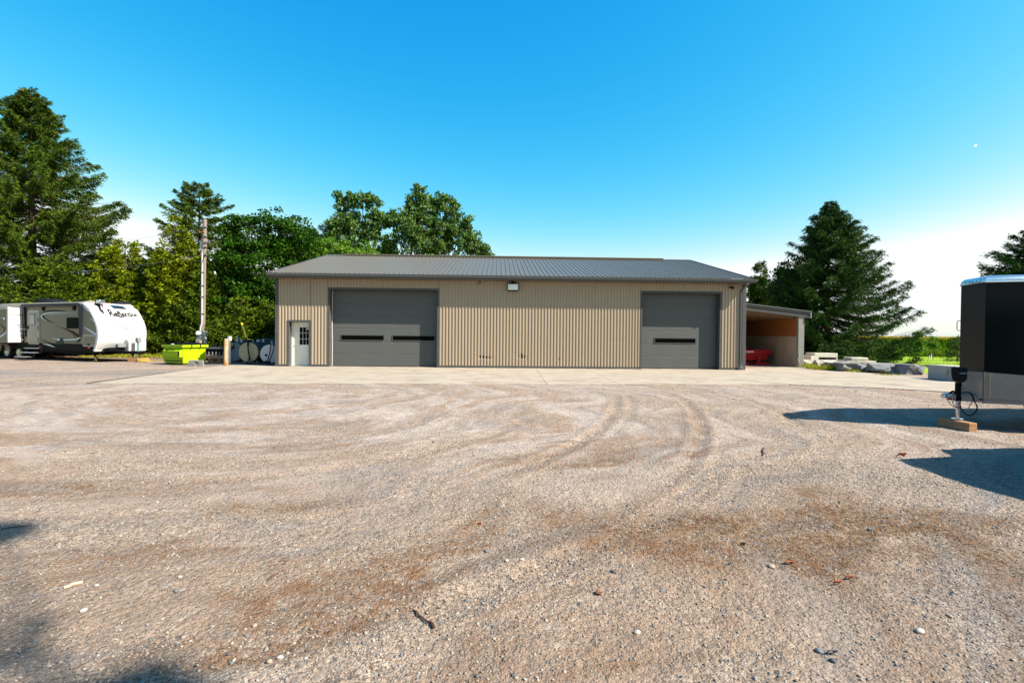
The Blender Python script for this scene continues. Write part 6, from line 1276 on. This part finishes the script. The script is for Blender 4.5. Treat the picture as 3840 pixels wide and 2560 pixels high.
# soft jack cover: a sagging bag
def ptl(px_, py_, Y=9.30): q = AT(px_, py_, Y); return (q[0] - CP[0], q[1] - CP[1], q[2])
out = [(445, 210), (520, 180), (545, 195), (610, 188), (740, 200), (775, 240), (765, 300), (770, 400), (745, 450), (700, 485), (570, 492), (500, 470), (465, 400), (452, 300)]
VD = np.array([.665, .747]); VR = np.array([.747, -.665]); pxc = 3480 + 610 / 5.228; pc_ = [((3480 + x / 5.228 - pxc) / F_PX * 9.3 * .76, ptl(3480 + x / 5.228, 1340 + y / 5.228)[2]) for x, y in out]; cz_ = np.mean([p[1] for p in pc_]); b = MB(); vs = []; c0_ = np.array(ptl(pxc, 1400, 9.33)[:2])
for k, (s_, dy) in enumerate(((.62, -.12), (.90, -.105), (1.0, -.03), (1.0, .05), (.85, .12), (.5, .14))):
    for i, p in enumerate(pc_): q = c0_ + VR * p[0] * s_ + VD * (dy + .01 * math.sin(i * 2.3 + k)); vs.append((q[0], q[1], cz_ + (p[1] - cz_) * s_))
n_ = len(pc_); b.add(vs, [(r * n_ + k, r * n_ + (k + 1) % n_, (r + 1) * n_ + (k + 1) % n_, (r + 1) * n_ + k) for r in range(5) for k in range(n_)] + [tuple(range(n_)), tuple(5 * n_ + k for k in range(n_ - 1, -1, -1))])
cv = b.build('jack_cover', pm('black_nylon', (.004, .004, .005), .7, var=.3, bump=.4, bs=20), ct, smooth=True)
me = text_mesh(COVER_TXT, 1.0, 0, .012, .001); xs_ = [v.co.x for v in me.vertices]; wt_ = (748 - 622) / 5.228 / F_PX * 9.2 * .76; sc_ = wt_ / (max(xs_) - min(xs_)); q = c0_ + VR * ((3480 + 622 / 5.228 - pxc) / F_PX * 9.2 * .76) - VD * .134
me.materials.clear(); me.materials.append(pm('pale_print', (.45, .5, .54), .6, var=0)); o = obj('cover_lettering', me, cv); o.rotation_euler = (R(90), 0, math.atan2(VR[1], VR[0])); o.scale = (sc_, sc_ * 1.15, 1); o.location = (q[0], q[1], ptl(3600, 1340 + 312 / 5.228)[2])
# chains and cable
def chain(pts, Y, nm='safety_chain', r=.0045, link=.026):
    P = np.array([ptl(3480 + x / 5.228, 1340 + y / 5.228, Y + (d[0] if d else 0)) for x, y, *d in pts]); t = np.arange(len(P)); tt = np.linspace(0, len(P) - 1, 200); S_ = np.stack([np.interp(tt, t, P[:, i]) for i in range(3)], 1)
    k = np.ones(21) / 21; S_ = np.stack([np.convolve(np.pad(S_[:, i], 10, mode='edge'), k, 'valid') for i in range(3)], 1)
    d = np.concatenate([[0], np.cumsum(np.linalg.norm(np.diff(S_, axis=0), axis=1))]); n = int(d[-1] / link); b = MB()
    for i in range(n):
        c = np.array([np.interp((i + .5) * link, d, S_[:, j]) for j in range(3)]); f = np.array([np.interp((i + .9) * link, d, S_[:, j]) for j in range(3)]) - c; f /= np.linalg.norm(f) + 1e-9
        s_ = np.cross(f, [0, 1, .2]); s_ /= np.linalg.norm(s_); s_ = s_ if i % 2 else np.cross(f, s_); ov = [c + f * math.cos(a) * link * .72 + s_ * math.sin(a) * link * .40 for a in np.linspace(0, 2 * math.pi, 9)]; b.tube(ov, r, 4, caps=False)
    return b.build(nm, M_CHR, ct)
chain([(365, 800), (400, 860), (440, 920), (500, 960), (540, 950), (570, 900), (620, 840)], 9.28); chain([(470, 810), (480, 860), (500, 920), (520, 945)], 9.36)
chain([(915, 720), (925, 770), (890, 830), (860, 880), (820, 940), (800, 990), (760, 1015), (650, 1020), (560, 1000)], 9.26)
def cable(pts, Y, r, mat, nm='cable'):
    P = np.array([ptl(3480 + x / 5.228, 1340 + y / 5.228, Y) for x, y in pts]); t = np.arange(len(P)); tt = np.linspace(0, len(P) - 1, len(P) * 8); S_ = np.stack([np.interp(tt, t, P[:, i]) for i in range(3)], 1); k = np.ones(9) / 9
    S_ = np.stack([np.convolve(np.pad(S_[:, i], 4, mode='edge'), k, 'valid') for i in range(3)], 1); return MB().tube([tuple(s) for s in S_], r, 7).build(nm, mat, ct, smooth=True)
cable([(590, 720), (640, 745), (650, 790), (625, 870), (630, 960), (680, 1060), (770, 1130), (850, 1140), (920, 1080), (970, 1000), (955, 930), (900, 850), (880, 760), (840, 690), (770, 675), (690, 680), (640, 690)], 9.22, .011, M_BLK, 'breakaway_cable')
cable([(665, 500), (650, 560), (690, 570), (712, 600), (690, 630), (640, 650)], 9.3, .004, M_BLK); cable([(930, 860), (1000, 890), (1050, 905), (1110, 895), (1150, 870)], 9.28, .004, M_BLK)
# grab handle on the far nose panel
p5 = np.array(FP[5]); e4 = np.array(FP[4]) - p5; e4 /= np.linalg.norm(e4); n4 = np.array([-e4[1], e4[0]]); 
if n4[0] > 0: n4 = -n4
ba = p5 + e4 * .03; zt_h, zb_h = AT(3597, 1203, 9.8)[2], AT(3597, 1239, 9.8)[2]
P = [ba + n4 * t for t in (0, .05, .062, .062, .05, 0)]; zz = [zt_h, zt_h, zt_h - .03, zb_h + .03, zb_h, zb_h]; MB().tube([(p[0], p[1], z) for p, z in zip(P, zz)], .009, 7).build('grab_handle', M_ALU, ct, smooth=True)
# wheels and fender, outside the frame
for dx in (3.4, 4.3):
    for yy in (-.66, 1.60):
        x_ = 1.62 + dx; wh = bpy.data.objects.new('wheel', None); col.objects.link(wh); wh.parent = ct; wh.location = (x_ - .3, yy + (x_ - 1.62) * s3 - (.0), .34)
        MB().tube([(0, -.10, 0), (0, -.11, 0), (0, .10, 0), (0, .11, 0)], [.30, .34, .34, .30], 24).build('tyre', M_TYRE, wh, smooth=True); MB().tube([(0, -.13, 0), (0, .13, 0)], [.20, .20], 16).build('rim', M_CHR, wh)
# timber under the jack
a = G(3634, 1612); c = G(3664, 1612); d = G(3515, 1589); off = np.array(c) - np.array(a); hb = .15
b = MB()
for z0, z1 in ((-.03, .062), (.064, .122)):
    b.hexa([(a[0], a[1], z0), (c[0], c[1], z0), (d[0] + off[0], d[1] + .14, z0), (d[0], d[1], z0), (a[0], a[1], z1), (c[0], c[1], z1), (d[0] + off[0], d[1] + .14, z1), (d[0], d[1], z1)])
tag(b.build('timber_block', M_WOOD, bevel=.006), 'doubled timber block under the jack foot of the black cargo trailer', 'timber block')
# pale tub peeking in
q = G(3850, 1622); tb = thing('plastic_tub', 'pale grey tub with light blue rim standing in the shade of the cargo trailer', 'tub', (q[0] + .42, q[1] + .15, 0)); MB().tube([(0, 0, 0), (0, 0, .40), (0, 0, .41)], [.17, .23, .22], 20).build('body', pm('grey_tub', (.4, .4, .38), .5), tb, smooth=True); MB().tube([(0, 0, .405), (0, 0, .44)], [.24, .24], 20).build('rim', pm('blue_rim', (.25, .45, .6), .4), tb)

# ================================================================ VAN added just outside the frame (invented to throw the yard shadow)
pk = thing('invented_van', 'invented dark cargo van beside the cargo trailer, seen only by the shadow it throws', 'van', (7.55, 1.15, 0))
M_CAR = pm('dark_grey_car_paint', (.03, .032, .036), .25, coat=.6)
MB().prism([(.0, .42), (0, 2.28), (.15, 2.34), (4.45, 2.35), (4.75, 2.28), (5.35, 1.35), (5.9, 1.15), (6.0, .8), (6.0, .42)], 0, 1.9, 'x').build('body', M_CAR, pk, bevel=.08, seg=3)
MB().prism([(3.7, 1.35), (3.7, 1.95), (4.6, 1.95), (5.0, 1.35)], -.006, -.001, 'x').build('side_window', M_DKGL, pk)
MB().hexa([(.12, 5.335, 1.40), (1.78, 5.335, 1.40), (1.78, 5.30, 1.40), (.12, 5.30, 1.40), (.18, 4.825, 2.19), (1.72, 4.825, 2.19), (1.72, 4.78, 2.19), (.18, 4.78, 2.19)]).build('windscreen', M_DKGL, pk)
for xx in (.08, 1.46): MB().box(xx, xx + .36, 5.90, 6.03, .78, .98).build('headlight', M_CHR, pk, bevel=.03)
MB().box(.45, 1.45, 5.99, 6.03, .62, .96).build('grille', M_BLK, pk); MB().box(-.02, 1.92, 5.90, 6.10, .36, .56).build('bumper', M_GRY, pk, bevel=.04)
for yy in (3.55, 4.72): MB().box(-.004, .0, yy, yy + .012, .5, 2.0).build('door_seam', M_BLK, pk)
MB().box(-.03, -.002, 3.72, 3.90, 1.12, 1.16).build('door_handle', M_BLK, pk)
MB().box(-.28, -.03, 4.75, 4.92, 1.45, 1.80).build('mirror', M_BLK, pk, bevel=.03); MB().box(-.06, .06, 4.8, 4.86, 1.5, 1.56).build('mirror_arm', M_BLK, pk)
for yy in (1.1, 5.0):
    for xx in (.12, 1.78):
        wh = bpy.data.objects.new('wheel', None); col.objects.link(wh); wh.parent = pk; wh.location = (xx, yy, .39); MB().tube([(-.13, 0, 0), (-.14, 0, 0), (.13, 0, 0), (.14, 0, 0)], [.33, .39, .39, .33], 24).build('tyre', M_TYRE, wh, smooth=True); MB().tube([(-.155, 0, 0), (.155, 0, 0)], [.24, .24], 14).build('rim', M_CHR, wh)

# tree behind the camera whose branch shadows reach the bottom corner
def shade_tree():
    root = thing('maple_tree', 'tall thin tree behind the viewpoint that throws small branch shadows on the gravel', 'tree', (12.7, -4.0, 0)); C_ = Cloud(); st = MB(); st.tube([(0, 0, -.1), (0, .1, 7), (.1, .3, 13)], [.2, .14, .05], 8)
    for (x, y, z, rx, rz_, n) in ((12.05, -2.25, 15.6, .24, .22, 260), (12.86, -3.46, 14.0, .28, .22, 240), (12.35, -3.3, 14.6, .3, .3, 60), (12.6, -4.6, 12.0, .9, 1.6, 6000), (12.9, -4.9, 9.5, 1.2, 1.6, 6000)):
        st.tube([(0, 0, z - 2.5), (x - 12.7, y + 4.0, z)], [.06, .015], 5); d = rng.normal(0, 1, (n, 3)); d /= np.linalg.norm(d, axis=1, keepdims=True); d *= rng.random((n, 1)) ** .45; C_.add(leaves(np.array([x - 12.7, y + 4.0, z]) + d * [rx, rx, rz_], .13))
    st.build('trunk', M_BARK, root); C_.build('crown', L_MAP, root)
shade_tree()

# ================================================================ STONES, NEEDLES, STICKS
def ico():
    bm = bmesh.new(); bmesh.ops.create_icosphere(bm, subdivisions=1, radius=1.0); v = np.array([tuple(q.co) for q in bm.verts]); f = np.array([[q.index for q in t.verts] for t in bm.faces]); bm.free(); return v, f
IV, IF = ico()
def stones(n, Yr, smin, smax, name, dens=True):
    u = rng.random(n * 3); Y = Yr[0] + (Yr[1] - Yr[0]) * u ** 1.25; X = (rng.random(n * 3) * 2 - 1) * (Y * 1.06 + .4); pale_, brown_, grit_ = masks(X, Y)
    cl = fbm(X * 1.6, Y * 1.6, 3, 77); keep = rng.random(n * 3) < np.clip(.06 + grit_ * .55 + np.clip(cl - .55, 0, 1) * 4 + .3 * np.clip(X / 5, 0, 1), 0, 1) * (1 - .65 * pale_) * (1 - .4 * np.clip(brown_, 0, 1)); FR = np.interp(X, [-13, 0, 9.4, 11.5, 13], [15.45, 16.35, 17.2, 16.6, 15.6]); keep &= (Y < FR + rng.exponential(.22, n * 3) - .1)
    X, Y = X[keep][:n], Y[keep][:n]; m = len(X); s = smin * (smax / smin) ** (rng.random(m) ** 3.0) * np.interp(Y, [2, 14], [.9, 1.5]); Z = np.where(Y > np.interp(X, [-13, 0, 9.4, 11.5, 13], [15.25, 16.15, 17.0, 16.4, 15.4]), .003, rel(X, Y))
    sc3 = np.stack([s * rng.uniform(.8, 1.4, m), s * rng.uniform(.7, 1.1, m), s * rng.uniform(.4, .75, m)], 1); a = rng.uniform(0, 6.28, m); ca, sa_ = np.cos(a), np.sin(a)
    jit = rng.uniform(.72, 1.22, (m, len(IV), 1)); V = IV[None] * jit * sc3[:, None, :]; tl = rng.normal(0, .3, m); V[:, :, 2] += V[:, :, 0] * tl[:, None]
    Xr = V[:, :, 0] * ca[:, None] - V[:, :, 1] * sa_[:, None]; Yr_ = V[:, :, 0] * sa_[:, None] + V[:, :, 1] * ca[:, None]; V = np.stack([Xr + X[:, None], Yr_ + Y[:, None], V[:, :, 2] + (Z + sc3[:, 2] * .25)[:, None]], 2)
    F_ = IF[None] + (np.arange(m) * len(IV))[:, None, None]
    pal = np.array([[0.248, 0.211, 0.173], [0.270, 0.238, 0.200], [0.216, 0.178, 0.140], [0.162, 0.152, 0.140], [0.086, 0.091, 0.103], [0.118, 0.135, 0.152], [0.335, 0.314, 0.280], [0.194, 0.130, 0.086], [0.108, 0.140, 0.135], [0.226, 0.194, 0.162]]); ci = rng.choice(len(pal), m, p=[.19, .14, .19, .15, .08, .08, .015, .055, .02, .08]); c = pal[ci] * rng.uniform(.75, 1.15, (m, 1)); A_ = np.repeat(np.concatenate([c, np.ones((m, 1))], 1), len(IV), 0)
    o = obj(name, npmesh(name, V.reshape(-1, 3), F_.reshape(-1, 3), M_STONE, A_)); o['kind'] = 'stuff'; return o
M_STONE = bpy.data.materials.new('stone'); M_STONE.use_nodes = True; _t = M_STONE.node_tree; _a = _n(_t, "ShaderNodeAttribute", attribute_name='tint'); _bs = _t.nodes["Principled BSDF"]; _t.links.new(_a.outputs["Color"], _bs.inputs["Base Color"]); _bs.inputs["Roughness"].default_value = .85; _bs.inputs["Specular IOR Level"].default_value = .25
stones(40000, (2.0, 6.5), .0025, .0125, 'gravel'); stones(17000, (5.5, 18), .005, .014, 'gravel')
# a few countable cobbles (each its own)
M_COB = {'blue-grey': pm('cobble_blue', (.10, .12, .14), .8, bump=.2), 'pale': pm('cobble_pale', (.34, .31, .27), .85, bump=.2), 'tan': pm('cobble_tan', (.26, .20, .155), .85, bump=.2), 'dark': pm('cobble_dark', (.07, .07, .08), .8, bump=.2)}
def cobble(px_, py_, rp, c, lbl):
    p = G(px_, py_); r = rp * p[1] / F_PX; bm = bmesh.new(); bmesh.ops.create_icosphere(bm, subdivisions=3, radius=1.0); rg = np.random.default_rng(int(px_)); f3 = rg.uniform(.8, 1.2, 3)
    for v in bm.verts:
        q = np.array(v.co) * [1.15 * f3[0], .85 * f3[1], .62 * f3[2]]; v.co = q * r * (1 + .22 * (fbm(q[0] * 1.5 + px_, q[1] * 1.5 + q[2], 3, 5) - .5))
    me = bpy.data.meshes.new('cobble'); bm.to_mesh(me); bm.free(); me.materials.append(M_COB[c]); me.shade_smooth(); o = obj('cobble', me); o.location = (p[0], p[1], float(rel(p[0], p[1])) + r * .35); o.rotation_euler = (0, 0, rg.uniform(0, 3)); tag(o, lbl, 'stone', 'cobbles lying on the gravel')
for a in ((1823, 2048, 9, 'blue-grey', 'round blue-grey cobble on the bare track in mid yard'), (1900, 2094, 8, 'pale', 'small white cobble, one of a pair on the sandy track'), (1957, 2090, 7, 'pale', 'small white cobble, partner of the other in the pair on the track'), (2301, 2130, 10, 'dark', 'dark round cobble at the near edge of the brown needle patch'),
          (2893, 2108, 13, 'tan', 'biggest tan cobble beyond the orange twig'), (659, 2200, 10, 'blue-grey', 'grey-blue cobble with a short shadow on the pale track'), (313, 2275, 11, 'pale', 'pale oval cobble alone on the smooth pale dirt'), (955, 2332, 11, 'tan', 'mauve-tan oval cobble above the loose pebble patch'),
          (362, 2180, 8, 'pale', 'flat cream cobble near the long pale stick'), (675, 2152, 7, 'pale', 'white cobble by the tyre edge'), (1608, 2234, 7, 'tan', 'tan cobble beside the heap of loose pebbles'), (1750, 2222, 9, 'blue-grey', 'blue-grey cobble in the heap of loose pebbles'), (3070, 2420, 13, 'blue-grey', 'long blue-grey cobble low in the stony corner'), (3125, 2455, 12, 'dark', 'dark angular cobble with hard shadow in the stony corner'),
          (2390, 2350, 12, 'pale', 'pale cobble near the bottom middle'), (1924, 2503, 8, 'dark', 'black cobble at the very bottom middle'), (2013, 2512, 8, 'tan', 'cream cobble beside the black one at the bottom'), (3450, 2350, 14, 'pale', 'large pale flat cobble in the stony corner'), (3560, 2290, 10, 'tan', 'tan flat cobble above the large pale one'), (3260, 1970, 8, 'dark', 'dark flat cobble on the far side of the needle patch'),
          (868, 2455, 9, 'blue-grey', 'small blue cobble in the pebbly bottom patch'), (1050, 2450, 11, 'pale', 'cream cobble in the pebbly bottom patch'), (1010, 2470, 12, 'tan', 'flat tan cobble in the pebbly bottom patch'), (860, 2427, 8, 'dark', 'dark cobble in the pebbly bottom patch'), (1625, 1650, 5, 'dark', 'tiny dark cobble far out on the track')):
    cobble(*a)
def strew(n, cx, cy, rx, ry, L, W_, mat, name, mask=True):
    X = rng.normal(cx, rx, n); Y = rng.normal(cy, ry, n); X, Y = X[Y > 1.9], Y[Y > 1.9]
    if mask: k = masks(X, Y)[1] > rng.random(len(X)) * .9; X, Y = X[k], Y[k]
    a = rng.uniform(0, 6.28, len(X)); P = np.stack([X, Y, rel(X, Y) + .004 + rng.random(len(X)) * .004], 1); C_ = Cloud(); V, F_ = cards(P, np.stack([np.cos(a), np.sin(a), a * 0], 1), L, W_, .08); C_.add((V, F_)); o = C_.build(name, mat, None); o['kind'] = 'stuff'
M_NEED = leafmat('dry_needles', (.11, .055, .025), (.30, .20, .11), .1, ns=3, rough=.8)
strew(16000, 2.7, 4.2, 1.5, .45, .045, .0035, M_NEED, 'dry_needles'); strew(9000, 0, 5, 3.5, 1.6, .05, .004, M_NEED, 'dry_needles'); strew(5000, 3, 6.5, 2.5, 2, .06, .005, M_NEED, 'dry_needles'); strew(2500, .5, 3.2, 2.5, .6, .035, .0025, M_NEED, 'dry_needles', False)
# the stick
a = G(1545, 2272); c = G(1634, 2340); P = [(a[0] + (c[0] - a[0]) * t + .008 * math.sin(t * 11), a[1] + (c[1] - a[1]) * t + .006 * math.sin(t * 17), .006) for t in np.linspace(0, 1, 14)]
P = [(p[0], p[1], float(rel(p[0], p[1])) + .012) for p in P]
tag(MB().tube(P, list(np.linspace(.004, .0085, 14)), 6).build('stick', pm('dark_twig', (.07, .035, .025), .85, bump=.4)), 'dark reddish twig lying aslant in the near middle of the gravel', 'stick')
for (x0, y0, x1, y1, r_, m, lb) in ((240, 2186, 305, 2165, .008, (.55, .42, .28), 'pale wood splinter on the dirt near the tyre edge'), (1005, 2160, 1040, 2135, .006, (.08, .05, .04), 'dark curved twig by the pebbles'), (2235, 2206, 2250, 2215, .012, (.16, .07, .04), 'short brown wood chip near the middle'), (2860, 1700, 2862, 1672, .01, (.04, .03, .03), 'dark upright scrap of twig in the tyre mark'), (120, 1960, 0, 1975, .004, (.1, .06, .04), 'thin twig near the corner shadow')):
    a, c = G(x0, y0), G(x1, y1); P = [(a[0] + (c[0] - a[0]) * t, a[1] + (c[1] - a[1]) * t, 0) for t in np.linspace(0, 1, 6)]; P = [(p[0] + .01 * math.sin(i * 1.7), p[1], float(rel(p[0], p[1])) + r_) for i, p in enumerate(P)]; tag(MB().tube(P, r_, 5).build('stick', pm('twig', m, .9)), lb, 'stick')
# orange leaf litter and the orange bark scrap
M_OR = pm('orange_scrap', (.33, .085, .03), .7, var=.3, vs=40)
def scrap(px_, py_, w_, lb, m=M_OR, up_=.03):
    p = G(px_, py_); b = MB(); z = float(rel(p[0], p[1])) + .004; b.grid(lambda i, j: ((i - .5) * w_, (j - .5) * w_ * .5, z + up_ * (1 - j) + .25 * w_ * math.sin(i * 3.1) * j), 4, 3); o = b.build('bark_scrap', m); o.location = (p[0], p[1], 0); s_ = o.modifiers.new('s', 'SOLIDIFY'); s_.thickness = .004; tag(o, lb, 'bark scrap')
scrap(3380, 1708, .11, 'bright orange scrap standing at the edge of the van shadow', up_=.07); scrap(2958, 2095, .06, 'orange dry sprig by the near edge of the needle patch'); scrap(3184, 2155, .05, 'orange curled leaf among the needles'); scrap(3140, 2174, .04, 'small orange leaf chip beside the curled one'); scrap(1798, 1955, .03, 'tiny orange chip on the track')
scrap(2786, 2034, .035, 'dark pine cone scale in the needle patch', M_COB['dark']); scrap(3120, 2428, .05, 'dark brown cone lying in the stony corner', M_COB['dark'])
# moon, its sunlit face given as an even glow
mo = MB(); q = CAM + ray(3658, 547) * 3000; bm = bmesh.new(); bmesh.ops.create_icosphere(bm, subdivisions=3, radius=5.5); me = bpy.data.meshes.new('moon'); bm.to_mesh(me); bm.free(); mm = bpy.data.materials.new('moon'); mm.use_nodes = True; mm.node_tree.nodes["Principled BSDF"].inputs["Emission Color"].default_value = (.85, .93, 1, 1); mm.node_tree.nodes["Principled BSDF"].inputs["Emission Strength"].default_value = .5; me.materials.append(mm); me.shade_smooth()
o = obj('moon', me); o.location = tuple(float(v) for v in q); o['kind'] = 'structure'
